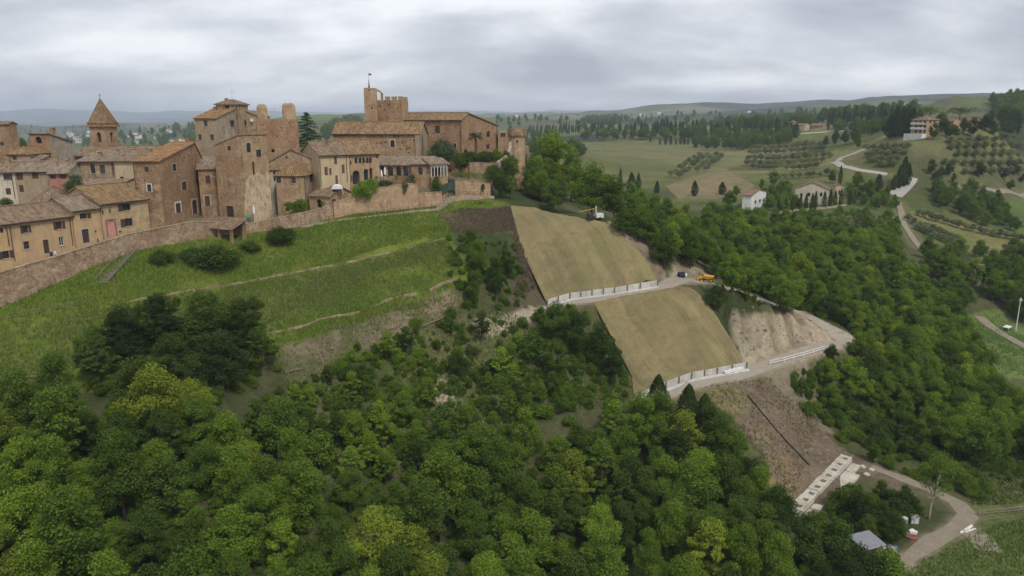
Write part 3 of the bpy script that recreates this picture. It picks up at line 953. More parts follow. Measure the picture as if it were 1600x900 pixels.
    def roof(s, kind, mat, rise=2.0, over=0.45, yr=0.5, hb=None, chim=(), ridge=True):
        L, Wd, h = s.L, s.W, s.h
        mb = MB(); uvs = []; rid = []
        o = over; e = 0.07
        if kind == 'GX':
            hb = h if hb is None else hb
            y_r = Wd * yr
            sf = rise / y_r; sb = (h + rise - hb) / (Wd - y_r)
            s.plane(mb, uvs, [(-o * .6, -o, h - o * sf + e), (L + o * .6, -o, h - o * sf + e), (L + o * .6, y_r, h + rise + e), (-o * .6, y_r, h + rise + e)])
            s.plane(mb, uvs, [(L + o * .6, Wd + o, hb - o * sb + e), (-o * .6, Wd + o, hb - o * sb + e), (-o * .6, y_r, h + rise + e), (L + o * .6, y_r, h + rise + e)])
            s.fh['B'] = hb
            s.fh['R'] = s.fh['L'] = min(h, hb)
            lo = min(h, hb)
            s.gables += [('R', [(0, lo)] * (0 if lo == h else 1) + [(0, h)] * (lo != h) + ([(0, h)] if lo == h else []) + [(Wd, hb)] + [(y_r, h + rise)])] if lo == h else [('R', [(0, lo), (Wd, lo), (y_r, h + rise), (0, h)])]
            s.gables += [('L', [(0, hb), (Wd, lo), (Wd, h), (Wd - y_r, h + rise)])] if lo != h else [('L', [(0, hb), (Wd, h), (Wd - y_r, h + rise)])]
            rid = [((-o * .6, y_r, h + rise + e + .05), (L + o * .6, y_r, h + rise + e + .05))]
        elif kind == 'GY':
            xr = L * yr; sl = rise / xr; sr = rise / (L - xr)
            s.plane(mb, uvs, [(-o, Wd + o * .6, h - o * sl + e), (-o, -o * .6, h - o * sl + e), (xr, -o * .6, h + rise + e), (xr, Wd + o * .6, h + rise + e)])
            s.plane(mb, uvs, [(L + o, -o * .6, h - o * sr + e), (L + o, Wd + o * .6, h - o * sr + e), (xr, Wd + o * .6, h + rise + e), (xr, -o * .6, h + rise + e)])
            s.gables += [('F', [(0, h), (L, h), (xr, h + rise)]), ('B', [(0, h), (L, h), (L - xr, h + rise)])]
            rid = [((xr, -o * .6, h + rise + e + .05), (xr, Wd + o * .6, h + rise + e + .05))]
        elif kind in ('SB', 'SF', 'SR', 'SL'):
            z = {'SB': (h, h, h + rise, h + rise), 'SF': (h, h, h - rise, h - rise), 'SR': (h, h + rise, h + rise, h), 'SL': (h + rise, h, h, h + rise)}[kind]
            zl = min(z)
            gx_ = (z[1] - z[0]) / L; gy_ = (z[3] - z[0]) / Wd
            Z = lambda x, y: z[0] + gx_ * x + gy_ * y + e
            c4 = [(-o, -o), (L + o, -o), (L + o, Wd + o), (-o, Wd + o)]
            st = {'SB': 0, 'SR': 3, 'SF': 2, 'SL': 1}[kind]
            c4 = c4[st:] + c4[:st]
            s.plane(mb, uvs, [(x, y, Z(x, y)) for x, y in c4])
            if kind == 'SB': s.fh['B'] = h + rise; s.gables += [('R', [(0, h), (Wd, h), (Wd, h + rise)]), ('L', [(0, h), (Wd, h), (0, h + rise)])]
            if kind == 'SF':
                s.fh.update(B=h - rise, R=h - rise, L=h - rise); s.gables += [('R', [(0, h - rise), (Wd, h - rise), (0, h)]), ('L', [(0, h - rise), (Wd, h - rise), (Wd, h)])]
            if kind == 'SR': s.fh['R'] = h + rise; s.gables += [('F', [(0, h), (L, h), (L, h + rise)]), ('B', [(0, h), (L, h), (0, h + rise)])]
            if kind == 'SL': s.fh['L'] = h + rise; s.gables += [('F', [(0, h), (L, h), (0, h + rise)]), ('B', [(0, h), (L, h), (L, h + rise)])]
        elif kind in ('HIP', 'PYR'):
            q = min(L, Wd) / 2
            if kind == 'PYR' or abs(L - Wd) < 0.3: A = B = (L / 2, Wd / 2, h + rise + e)
            elif L > Wd: A = (q, Wd / 2, h + rise + e); B = (L - q, Wd / 2, h + rise + e)
            else: A = (L / 2, q, h + rise + e); B = (L / 2, Wd - q, h + rise + e)
            zo = h - o * rise / q + e
            c = [(-o, -o, zo), (L + o, -o, zo), (L + o, Wd + o, zo), (-o, Wd + o, zo)]
            if L >= Wd or kind == 'PYR':
                pl = [[c[0], c[1], B, A], [c[1], c[2], B], [c[2], c[3], A, B], [c[3], c[0], A]]
            else:
                pl = [[c[0], c[1], A], [c[1], c[2], B, A], [c[2], c[3], B], [c[3], c[0], A, B]]
            for p in pl:
                pp = []
                for v in p:
                    if not pp or (Vector(v) - Vector(pp[-1])).length > 0.01: pp.append(v)
                s.plane(mb, uvs, pp)
            rid = [(A, B)] if A != B else []
            rid += [(c[0], A), (c[1], B if L >= Wd else A), (c[2], B), (c[3], A if L >= Wd else B)]
        me = mesh('roof', mb.v, mb.f, MATS[mat], uvs)
        s.roofo = obj('roof', me, s.root)
        if ridge and rid:
            rm = MB()
            for a, b in rid: rm.tube([a, b], 0.13, 6)
            rm.build('ridge_tiles', MATS[mat], s.roofo)
        for cx_, cy_, w_, hh in chim:
            zt = s.h + hh
            cb = MB().box(cx_ - w_ / 2, cx_ + w_ / 2, cy_ - w_ / 2, cy_ + w_ / 2, s.h - 0.2, zt)
            cb.box(cx_ - w_ / 2 - .08, cx_ + w_ / 2 + .08, cy_ - w_ / 2 - .08, cy_ + w_ / 2 + .08, zt + 0.003, zt + .1)
            cb.box(cx_ - w_ / 2 + .06, cx_ + w_ / 2 - .06, cy_ - w_ / 2 + .06, cy_ + w_ / 2 - .06, zt + .1, zt + .32)
            cb.box(cx_ - w_ / 2 - .06, cx_ + w_ / 2 + .06, cy_ - w_ / 2 - .06, cy_ + w_ / 2 + .06, zt + .323, zt + .4)
            cb.build('chimney', MATS['brick_tan'], s.roofo)
        s.roofkind = kind
        return s
    def flat(s, par=0.0, mat='stone_grey', drop=0.35):
        """flat top behind the wall heads"""
        L, Wd, h = s.L, s.W, s.h
        t = 0.45
        mb = MB()
        for x0, x1, y0, y1 in ((0, L, 0, t), (0, L, Wd - t, Wd), (0, t, t + .003, Wd - t - .003), (L - t, L, t + .003, Wd - t - .003)):
            mb.box(x0 + .003, x1 - .003, y0 + .003, y1 - .003, h - drop, h + 0.02)
        mb.box(t, L - t, t, Wd - t, h - drop - .2, h - drop)
        s.roofo = mb.build('wall_head', MATS[mat], s.root)
        return s
    def pipe(s, face, px, y0, y1, mat='copper_pipe', r=0.07):
        a = s.uv(face, px, y0); b = s.uv(face, px, y1)
        u = min(max((a[0] + b[0]) / 2, 0.1), s.fr[face][3] - 0.1)
        MB().tube([s.pt(face, u, a[1], 0.12), s.pt(face, u, max(b[1], 0.2), 0.12)], r, 6).build('downpipe', MATS[mat], s.root)
        return s
    def gutter(s, face='F', mat='copper_pipe', over=0.45, dz=-0.12):
        ln = s.fr[face][3]
        MB().tube([s.pt(face, -0.25, s.h + dz, over + .04), s.pt(face, ln + 0.25, s.h + dz, over + .04)], 0.075, 6).build('gutter', MATS[mat], s.root)
        return s
    def done(s, **k):
        s.walls(); s.windows(**k)
        return s
# ------------------------------------------------------------------ the hill town, from the yellow row round to the bastion
# yellow row along the street
aA, _ = ray(111, 330); LINE = (aA * 123.0, 123.0)
hA = House('row_house', 'long yellow house at the left edge with a bush by its door', 'house', -140, 111, None, 123.0, 66, 336.5, 'plaster_yellow', depth=8, z0=CAMZ - 26)
hA.win('F', 0, 356, 5, 364, 'w').win('F', 36, 352, 44, 364, 'ws').win('F', 88, 346, 97, 358, 'ws').win('F', 37, 377, 46, 389, 'w').win('F', 92.5, 370, 100, 384, 'w', frame='white_trim')
hA.win('F', 68, 374.5, 77, 396, 'd').win('F', 4, 392, 15, 404, 'ws').win('F', -40, 365, -30, 380, 'ws')
hA.roof('GX', 'tile_brown', 2.1, 0.5).gutter().pipe('F', 110.5, 338, 384).pipe('F', 18.5, 352, 408).pipe('F', 11.5, 353, 384).done()
def on_line(px): 
    return along(LINE, 66, px, 330)
pB = on_line(155)
hB = House('row_house', 'narrow yellow house in the middle of the row, its dark door under a carved lintel', 'house', 111.6, 155, None, pB[1], 66, 324, 'plaster_yellow', depth=8.5, z0=CAMZ - 25)
hB.win('F', 124.5, 333.5, 136, 342, 'ws', one='r').win('F', 128.5, 358, 139.5, 379.5, 'd', sur='stone_trim').win('F', 148, 360, 151, 364, 'o')
hB.roof('GX', 'tile_grey', 2.0, 0.5).gutter().done()
pC = on_line(230)
hC = House('row_house', 'weathered yellow house at the right end of the row with a pink arched door', 'house', 155.4, 230, None, pC[1], 66, 310, 'plaster_ochre', depth=11, z0=CAMZ - 24)
hC.win('F', 191, 318, 204, 329, 'ws', one='l').win('F', 195, 341, 207.5, 353.5, 'ws', one='l').win('F', 168, 344, 180.5, 369, 'dp', sur='brick_trim', sw=.22).win('F', 158, 329, 161, 336, 'o').win('F', 170, 327, 173, 334, 'o').win('F', 186, 361, 190, 364, 'o')
hC.roof('GX', 'tile_ochre', 2.7, 0.5).gutter().done()

# second row, behind
h = House('back_house', 'white plastered house behind the yellow row at the left edge', 'house', -70, 22, None, 150, 8, 268.5, 'plaster_white', depth=9)
h.win('F', 5, 271.5, 14, 281, 'ws', one='r').win('F', 9, 294, 17, 304, 'wc').roof('GX', 'tile_brown', 1.6, .5, chim=((8, 4, .7, 2.1),)).gutter().pipe('F', 21, 270, 310).done()
h = House('back_house', 'drab beige house between the white house and the pink house', 'house', 22.6, 74.6, None, 151, 8, 267.5, 'plaster_beige', depth=9)
h.win('F', 25.5, 270.5, 36, 281, 'wc').win('F', 30, 289, 37, 300, 'wc').win('F', 50, 270, 60, 279, 'wc').roof('GX', 'tile_grey', 1.7, .5, chim=((6, 5, .6, 2.4),)).gutter().done()
h = House('back_house', 'small pink house with a cream gable side', 'house', 75, 105.5, 124, 150, 8, 270.5, 'plaster_pink', matR='plaster_white', depth=9)
h.win('F', 78, 271.5, 87, 279.5, 'wc').win('F', 93.5, 271.5, 103, 279.5, 'wc').roof('GX', 'tile_grey', 1.9, .5).gutter().done()
h = House('low_house', 'low house with a hipped brown tile roof tucked behind the middle of the yellow row', 'house', 46, 104, None, 139, 20, 314, 'plaster_beige', depth=9)
h.win('F', 52, 316, 57, 323, 'w').roof('HIP', 'tile_brown', 2.3, .45, chim=((3, 5, .6, 1.8),)).done()

# towers at the left
h = House('brick_tower', 'plain brick tower house cut by the left edge', 'tower', -30, 12.5, 25.5, 162, -6, 193.5, 'brick_brown')
h.win('F', 0, 222, 6, 228, 'w').roof('GX', 'tile_brown', .5, .35, ridge=False).done()
h = House('low_house', 'low stone house with a hipped roof between two brick towers', 'house', 10, 46, None, 158, 5, 240, 'stone_grey', depth=8)
h.win('F', 20, 244, 26, 250, 'w').roof('HIP', 'tile_ochre', 1.3, .4).done()
h = House('low_house', 'low tiled outhouse at the foot of the brick tower house with the sloping roof', 'house', 18, 50, None, 155, 5, 255, 'stone_grey', depth=6)
h.win('F', 38, 257, 45, 264, 'w').roof('SB', 'tile_grey', 1.3, .4).done()
h = House('tower_house', 'brick tower house with one dark top window and a sloping roof', 'tower', 45, 75.5, 111, 166, -4, 209, 'brick_red', matR='stone_pale')
h.win('F', 55, 213.5, 65, 224, 'a').win('R', 94, 249, 99, 254, 'w').roof('SF', 'tile_brown', 1.9, .25, chim=((4.2, 2.0, .9, .9),)).done()
h = House('low_house', 'little house with a brown door porch below the brick tower house', 'house', 52, 86, None, 156, 6, 258, 'brick_brown', depth=6)
h.win('F', 66, 260, 71, 268, 'w').roof('SB', 'tile_brown', 1.0, .4).done()

# bell tower
h = House('bell_tower', 'square brick bell tower with a steep pyramid roof and a cross', 'bell tower', 138.5, 162, 182, 182, -8, 190.5, 'brick_tan')
h.win('F', 151.5, 207, 158, 222, 'a').win('R', 172.5, 206.5, 177.5, 222, 'a').roof('PYR', 'tile_ochre', 5.4, .45)
MB().box(-.35, h.L + .35, -.35, h.W + .35, h.h - .35, h.h - .08).build('cornice', MATS['brick_brown'], h.root)
ap = Vector((h.L / 2, h.W / 2, h.h + 5.4))
MB().tube([ap - Vector((0, 0, .2)), ap + Vector((0, 0, 1.3))], .05, 5).bar(ap + Vector((-.35, 0, .95)), ap + Vector((.35, 0, .95)), .07).build('cross', MATS['iron'], h.root)
h.done()
# church with the long roof, and the houses in front of it
h = House('church', 'church with a long brown roof in front of the bell tower', 'church', 112, 262, None, 176, 2, 243, 'plaster_beige', depth=14)
h.roof('GX', 'tile_brown', 2.0, .5, yr=.55).done()
h = House('stone_house', 'grey stone house with two dark windows below the long church roof', 'house', 121, 177, None, 156, 3, 251.5, 'stone_grey', depth=13)
h.win('F', 141.5, 256.5, 148.5, 271, 'w').win('F', 156, 257.5, 164, 271.5, 'w').roof('GX', 'tile_grey', 1.9, .5, yr=.7, chim=((6, 5, .6, 2.0), (3.3, 3, .7, 1.4))).gutter().pipe('F', 176, 253, 275).done()
h = House('stone_house', 'cream rendered house squeezed between grey stone house and big brick house', 'house', 177.6, 208, None, 155.5, 3, 251.2, 'plaster_cream', depth=13)
h.win('F', 188, 276, 193, 284, 'w').roof('GX', 'tile_brown', 1.9, .5, yr=.7).gutter().done()
h = House('lean_to', 'lean-to with a small tiled roof against the cream rendered house', 'outhouse', 192, 214, None, 149, 8, 286, 'plaster_beige', depth=4)
h.win('F', 200, 292, 205, 302, 'd').roof('SR', 'tile_grey', 1.2, .3).done()
h = House('lean_to', 'garden outhouse with a mossy tile roof behind the pink arched door house', 'outhouse', 120, 190, None, 147, 8, 291, 'stone_grey', depth=5)
h.roof('SB', 'tile_grey', 1.0, .3).done()

# big brick house with orange roof
h = House('brick_house', 'big brick house with an orange lichened roof and an arched side doorway', 'house', 207, 247.5, 314, 138, 0, 251.5, 'brick_brown', matR='brick_red', z0=CAMZ - 21.5)
h.win('F', 226, 260.5, 232.5, 268.5, 'aw').win('F', 230, 288, 236.5, 299.5, 'w', sur='white_trim', sw=.15)
h.win('R', 269.5, 256, 276, 267.5, 'w', sur='stone_trim', sw=.15).win('R', 284, 283.5, 291.5, 297, 'wc', sur='stone_trim').win('R', 274.5, 317, 282.5, 332.5, 'wc', sur='white_trim', sw=.3).win('R', 300.5, 312, 308.5, 334.5, 'da', sur='stone_trim', sw=.3)
h.holes('R', [(259, 307), (270, 312), (281, 243), (288, 246), (295, 243), (262, 280), (300, 248), (306, 242)], .3).holes('F', [(217, 282), (226, 282), (212, 294)], .25)
h.roof('GX', 'tile_orange', 2.9, .4, yr=.86, chim=((2.5, 19, .9, 3.2),)).pipe('F', 209, 253, 345).done()

# tall stone house and its roof storey
h = House('tall_house', 'tall stone house towering over the brick ones with two rows of small windows', 'house', 303, 337, 372, 166, -13, 184.5, 'plaster_beige', matR='stone_pale')
h.win('F', 318.5, 188, 324, 197.5, 'w').win('F', 310, 210, 315, 218.5, 'w').win('F', 328.5, 210, 334, 219, 'w').win('R', 360, 188, 366, 198, 'w').win('R', 331, 229, 336, 238, 'w')
h.roof('GX', 'tile_orange', 2.2, .35, yr=.9, chim=((1.5, 6, .6, 2.2), (3.2, 6, .6, 2.4))).done()
h = House('tower_house', 'square lookout storey with a flat tiled roof rising above the tall stone house', 'tower', 337, 372, 387, 173, -10, 162.5, 'stone_grey')
h.win('F', 351, 164, 358, 170, 'w').win('R', 382, 188, 386, 196, 'w').roof('HIP', 'tile_brown', .9, .35, chim=((.7, 3.5, .6, 1.0),)).pipe('F', 371.3, 163, 208).done()
h = House('tower_house', 'dark stone house end with a satellite dish beside the ruined brick tower', 'house', 384, 404, None, 176, 0, 182, 'stone_grey', depth=8)
h.roof('SL', 'tile_grey', 1.3, .2)
dp = h.uv('F', 395, 187); c_ = h.pt('F', dp[0], dp[1], .5)
dm = MB()
rings = [(0, .0), (.25, .03), (.42, .1)]
for i, (rr, dd) in enumerate(rings):
    dm.v += [tuple(c_ + Vector((rr * math.cos(t), -dd - .05, rr * math.sin(t)))) for t in [2 * math.pi * q / 12 for q in range(12)]]
for i in range(2):
    for q in range(12): dm.f.append((i * 12 + q, i * 12 + (q + 1) % 12, (i + 1) * 12 + (q + 1) % 12, (i + 1) * 12 + q))
dm.build('satellite_dish', MATS['white_trim'], h.root); h.done()
h = House('brick_house', 'narrow brick house recessed between the big brick house and the brick tower', 'house', 309, 337, None, 153, 18, 263.5, 'brick_brown', depth=8)
h.win('F', 321, 274, 328.5, 287, 'wc').win('F', 320, 306, 328, 322, 'wc', sur='stone_trim').roof('SB', 'tile_grey', 2.0, .4).done()

# brick tower house with patched render
h = House('brick_tower', 'broad brick tower house with patched pale render and a sloping top', 'tower', 334, 372, 418, 148, -24, 228, 'brick_tan', matR='brick_tan', z0=CAMZ - 21)
h.win('F', 355, 223, 360.5, 235.5, 'w').win('R', 385, 223, 392, 238, 'aw', sur='stone_trim', sw=.12).win('R', 400.5, 234, 408.5, 245.5, 'w').win('R', 394.5, 252.5, 398, 272.5, 'w')
h.win('F', 354, 322, 365, 340, 'd').win('R', 391, 293, 395, 299, 'a').win('R', 411, 319, 417, 325, 'w').holes('R', [(380.5, 281.5), (407, 278), (414, 277.5), (382.5, 311)], .3).holes('F', [(346.5, 309.5), (368, 310)], .3)
zt = W(372, 211, 148).z - h.z0 - h.h
h.roof('SR', 'tile_brown', zt, .12, ridge=False)
u0 = h.uv('R', 378, 275)[0]; v1 = h.uv('R', 400, 272)[1]
pr = [(u0, .1), (h.W - .05, .1), (h.W - .05, v1 - .5)] + [(h.W - (h.W - u0) * q / 9, v1 + .5 * math.sin(q * 2.1) - (.9 if q > 6 else 0)) for q in range(1, 9)] + [(u0 + .2, v1 * .45), (u0 - .1, v1 * .25)]
mb_ = MB(); n_ = len(pr)
mb_.add([h.pt('R', u, v, .05) for u, v in pr] + [h.pt('R', u, v, .0) for u, v in pr], [tuple(range(n_))] + [((q + 1) % n_, q, q + n_, (q + 1) % n_ + n_) for q in range(n_)])
h.done(); tag(mb_.build('old_render', MATS['patched_render'], h.root), 'flaking pale render on the lower wall')

# ruined tower
h = House('ruined_tower', 'ruined red brick tower with two broken stumps rising from its top', 'tower', 400.5, 464.5, None, 178, 15, 186.5, 'brick_red', depth=9)
h.win('F', 424, 233, 429, 238, 'o').holes('F', [(410, 195), (440, 200), (452, 192), (433, 213)], .3)
h.flat(mat='brick_tan')
for x0, x1, y1 in ((402, 418, 163.5), (441.5, 462.5, 161.5)):
    a = h.uv('F', x0, 186)[0]; b = h.uv('F', x1, 186)[0]; zt = h.uv('F', (x0 + x1) / 2, y1)[1]
    mb = MB(); nn = 8; m = (a + b) / 2; hw = (b - a) / 2; dd = 1.6
    lev = [(h.h + .024, 1.0), (h.h + (zt - h.h) * .78, 1.0), (h.h + (zt - h.h) * .9, .86), (zt, .55)]
    prof = [(-1, .06), (-.8, 0), (.8, 0), (1, .06), (1, .94), (.8, 1), (-.8, 1), (-1, .94)]
    for zq, sc in lev:
        mb.v += [(m + hw * sc * qx, .05 + dd / 2 + dd * (qy - .5) * sc, zq + .12 * math.sin(3 * qx + 5 * qy + zq)) if zq > h.h + 1 else (m + hw * qx, .05 + dd * qy, zq) for qx, qy in prof]
    for i in range(3):
        for q in range(8): mb.f.append((i * 8 + q, i * 8 + (q + 1) % 8, (i + 1) * 8 + (q + 1) % 8, (i + 1) * 8 + q))
    mb.f.append(tuple(24 + q for q in range(8)))
    mb.build('broken_stump', MATS['brick_tan'], h.root)
h.done()

# cluster in the middle
h = House('stone_house', 'grey stone house end with a broad gable beside the brick tower house', 'house', 418.5, 497, None, 166, 14, 252, 'stone_grey', depth=12)
h.win('F', 446, 244, 449, 248, 'o').roof('GY', 'tile_brown', 2.7, .4, yr=.47).done()
h = House('stone_house', 'low wing with a mossy roof under the broad stone gable', 'house', 420, 452, None, 162, 14, 265, 'plaster_white', depth=5)
h.win('F', 426.5, 268, 431, 284, 'w', frame='white_trim').roof('SB', 'tile_ochre', 1.6, .3).pipe('F', 422, 266, 330).done()
h = House('stone_house', 'low brick house with an ochre hipped roof and a grey rendered side', 'house', 430.5, 474.5, 498, 158, 2, 273, 'brick_tan', matR='plaster_beige')
h.win('F', 432, 274, 439, 286, 'w').win('F', 455.5, 275.5, 462, 286.5, 'w').win('R', 484, 272, 490.5, 284, 'wc').roof('HIP', 'tile_ochre', 2.3, .4).pipe('R', 475.5, 276, 310).done()
sm = MB()
for i in range(9):
    sm.box(-3.0 + i * .45, -2.55 + i * .45, -1.5, -.3, 0, 2.6 - i * .27)
st = sm.build('outside_stair', MATS['brick_pale'], h.root); st.location = (5.0, 0, .6)
h = House('cream_house', 'cream plastered house with tall red-brown shutters', 'house', 498, 545, None, 166, 36, 241, 'plaster_cream', depth=11)
h.win('F', 507, 260.5, 512, 274, 'wc').win('F', 514.5, 262.5, 518, 273.5, 'wc').win('F', 522, 245, 526.5, 256.5, 'wc').win('F', 534, 257, 538.5, 271, 'wc').win('F', 524, 274, 528, 288, 'wc', m='shutter_red')
h.roof('GX', 'tile_brown', 2.7, .5, chim=((4, 4.4, .7, 2.6),)).gutter().pipe('F', 500.5, 247, 292).pipe('F', 541.5, 243, 284).done(shutter='shutter_red')
h = House('loggia_house', 'brick house with a row of arched upper windows and an arcade below', 'house', 545.6, 592, None, 172, 36, 239.5, 'brick_pale', depth=10)
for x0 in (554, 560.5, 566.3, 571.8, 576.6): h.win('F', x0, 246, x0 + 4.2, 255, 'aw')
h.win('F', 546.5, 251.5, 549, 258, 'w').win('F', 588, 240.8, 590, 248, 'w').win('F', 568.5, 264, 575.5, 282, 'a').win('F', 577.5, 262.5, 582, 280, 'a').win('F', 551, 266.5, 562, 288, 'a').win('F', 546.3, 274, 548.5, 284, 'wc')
h.roof('GX', 'tile_ochre', 2.9, .5, chim=((7.5, 4, .6, 2.2),)).gutter().done(shutter='shutter_red')
h = House('garden_shed', 'small brick shed with a brown tile roof above the stone wall', 'shed', 483, 515.5, 549, 157.5, -16, 306.5, 'brick_pale', z0=CAMZ - 20.3)
h.win('F', 494.5, 311.5, 503, 325, 'a').win('R', 519, 311, 525, 320.5, 'wc').roof('GX', 'tile_brown', 1.5, .45, yr=.55).done()

# church nave with ochre roof, arcade wing and buttress
h = House('nave', 'long brick church nave with an ochre roof and a single arched window', 'church', 519.5, 656, 667.5, 184, -6, 208.8, 'brick_tan', matR='plaster_beige')
h.win('F', 610, 219, 616.5, 230, 'aw', sur='stone_trim', sw=.25)
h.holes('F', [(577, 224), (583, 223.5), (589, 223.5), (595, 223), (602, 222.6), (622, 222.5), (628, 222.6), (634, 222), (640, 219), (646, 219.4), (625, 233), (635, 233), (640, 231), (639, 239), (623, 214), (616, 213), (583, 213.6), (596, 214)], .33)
h.roof('GX', 'tile_ochre', 2.75, .5, yr=.5).gutter()
MB().box(h.L - 1.1, h.L + .15, -.45, -.004, 0, h.h - .25).build('buttress', MATS['plaster_beige'], h.root)
h.pipe('R', 660, 211, 250).done()
nave = h
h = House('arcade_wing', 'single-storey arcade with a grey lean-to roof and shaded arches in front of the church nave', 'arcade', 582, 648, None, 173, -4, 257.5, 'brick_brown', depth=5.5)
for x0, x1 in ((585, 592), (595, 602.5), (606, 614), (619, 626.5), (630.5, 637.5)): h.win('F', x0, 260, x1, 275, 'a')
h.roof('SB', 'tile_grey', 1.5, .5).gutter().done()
h = House('arcade_wing', 'brick corner block with one tall arched opening beside the white-arched veranda', 'arcade', 642.5, 672.5, None, 170, -4, 256, 'brick_brown', depth=6)
h.win('F', 653.5, 261, 660, 273, 'a').roof('SB', 'tile_grey', 1.3, .45).done()
# veranda with white arches
h = House('veranda', 'veranda with white posts and white pointed awnings under a grey tile roof', 'veranda', 673, 699, None, 170.5, 24, 255.5, 'brick_brown', depth=5, found=.5)
h.roof('SB', 'tile_grey', 1.0, .5)
base_v = h.uv('F', 680, 276)[1]
MB().box(0, h.L, 0, h.W, 0, base_v).build('base', MATS['brick_brown'], h.root)
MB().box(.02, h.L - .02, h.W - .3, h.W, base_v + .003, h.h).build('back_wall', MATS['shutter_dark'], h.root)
nP = 6
for i in range(nP):
    x = .1 + (h.L - .2) * i / (nP - 1)
    MB().box(x - .07, x + .07, .02, .16, base_v + .003, h.h - .02).build('post', MATS['white_trim'], h.root)
    if i < nP - 1:
        x2 = .1 + (h.L - .2) * (i + 1) / (nP - 1); m = (x + x2) / 2
        MB().add([(x + .08, .0, h.h - .05), (x2 - .08, .0, h.h - .05), (x2 - .08, .0, h.h - .5), (m + .25, 0, h.h - 1.0), (m, 0, h.h - .45), (m - .25, 0, h.h - 1.0), (x + .08, 0, h.h - .5)] +
                 [(x + .08, .03, h.h - .05), (x2 - .08, .03, h.h - .05), (x2 - .08, .03, h.h - .5), (m + .25, .03, h.h - 1.0), (m, .03, h.h - .45), (m - .25, .03, h.h - 1.0), (x + .08, .03, h.h - .5)],
                 [(6, 5, 4, 3, 2, 1, 0), (7, 8, 9, 10, 11, 12, 13)]).build('awning', MATS['canvas_white'], h.root)

# palace with crenellated tower
h = House('palace', 'long brick palace wing with a tiled roof and few windows beside the ochre-roofed nave', 'palace', 628, 721, 778, 196, -25, 187, 'brick_red', matR='brick_red')
h.win('F', 680, 196.5, 687, 208, 'wc', sur='brick_trim').win('F', 708, 224, 713, 232, 'w', sur='stone_trim', sw=.12).win('F', 679, 223, 682, 227, 'w')
h.win('R', 725, 233, 730.5, 242, 'a').win('R', 760, 204.5, 766, 214, 'aw').win('R', 760, 225.5, 765, 233, 'w').win('R', 779, 227, 783, 230, 'o')
h.roof('GX', 'tile_ochre', 1.75, .5, yr=.16, hb=h.h - 1.6).gutter().pipe('F', 720, 188, 244).pipe('R', 776, 198, 232)
h.done()
h = House('palace_annex', 'low brick annex with a railing on top between the palace and the round bastion', 'house', 778, 797, None, 213, -10, 206, 'brick_pale', depth=6)
h.win('F', 782, 206.8, 790, 214, 'w').flat(mat='brick_pale').done()
h = House('palace_tower', 'slender brick palace tower with a flagpole on top', 'tower', 568, 588.3, None, 202, 9, 137.5, 'brick_tan', matR='brick_brown', depth=3.6)
h.win('F', 575.5, 136.9, 578.3, 142, 'a').holes('F', [(581, 169)], .45)
h.flat(mat='brick_tan')
pa = Vector((h.uv('F', 576.5, 137)[0], 1.2, h.h))
MB().tube([pa, pa + Vector((0, 0, 2.2))], [.28, .05], 6).tube([pa + Vector((0, 0, 2.0)), pa + Vector((0, 0, 3.9))], .035, 5).build('flagpole', MATS['iron'], h.root)
fv = []
for i in range(6):
    for j in (0, 1): fv.append((pa.x + .05 + .14 * i, pa.y + .05 * math.sin(i * 1.3), pa.z + 3.35 + .45 * j - .02 * i))
obj('flag', mesh('flag', fv, [(2 * i, 2 * i + 2, 2 * i + 3, 2 * i + 1) for i in range(5)], MATS['flag_cloth']), h.root)
h.done()
h2 = House('palace_keep', 'crenellated brick keep of the palace beside the slender tower', 'castle keep', 588, 627.5, 637.5, 202, -12, 156.5, 'brick_red', matR='brick_tan')
h2.holes('F', [(594, 166), (601, 172), (608, 163), (615, 175), (621, 168), (605, 183)], .35)
h2.flat(mat='brick_tan')
for x0, x1, y1 in ((601.5, 608.5, 150.8), (611.5, 619, 150.8), (622, 628.5, 150.5)):
    a = h2.uv('F', x0, 156)[0]; b = min(h2.uv('F', x1, 156)[0], h2.L); zt = h2.uv('F', x0, y1)[1]
    MB().box(a, b, .02, .6, h2.h + .023, zt - .12).box(a - .05, b + .05, -.03, .65, zt - .117, zt).build('merlon', MATS['brick_tan'], h2.root)
MB().box(h2.L - .58, h2.L - .02, .7, h2.W - .3, h2.h + .023, h2.uv('F', 622, 151)[1]).build('merlon', MATS['brick_tan'], h2.root)
# bell arch joining tower and keep
a = h2.uv('F', 588.8, 156)[0]; b = h2.uv('F', 597.5, 156)[0]; zt = h2.uv('F', 593, 139.5)[1]; zr = h2.uv('F', 597, 146)[1]
bm = MB().box(b - .45, b, .02, .7, h2.h + .023, zr)
for q in range(6):
    t0, t1 = q / 6, (q + 1) / 6
    xa, xb = a + (b - a) * t0, a + (b - a) * t1
    za, zb = zt + (zr - zt) * t0 ** 1.6, zt + (zr - zt) * t1 ** 1.6
    bm.add([(xa, .02, za - .45), (xb, .02, zb - .45), (xb, .7, zb - .45), (xa, .7, za - .45), (xa, .02, za), (xb, .02, zb), (xb, .7, zb), (xa, .7, za)],
           [(0, 3, 2, 1), (4, 5, 6, 7), (0, 1, 5, 4), (1, 2, 6, 5), (2, 3, 7, 6), (3, 0, 4, 7)])
bm.build('bell_arch', MATS['brick_tan'], h2.root)
h2.done()
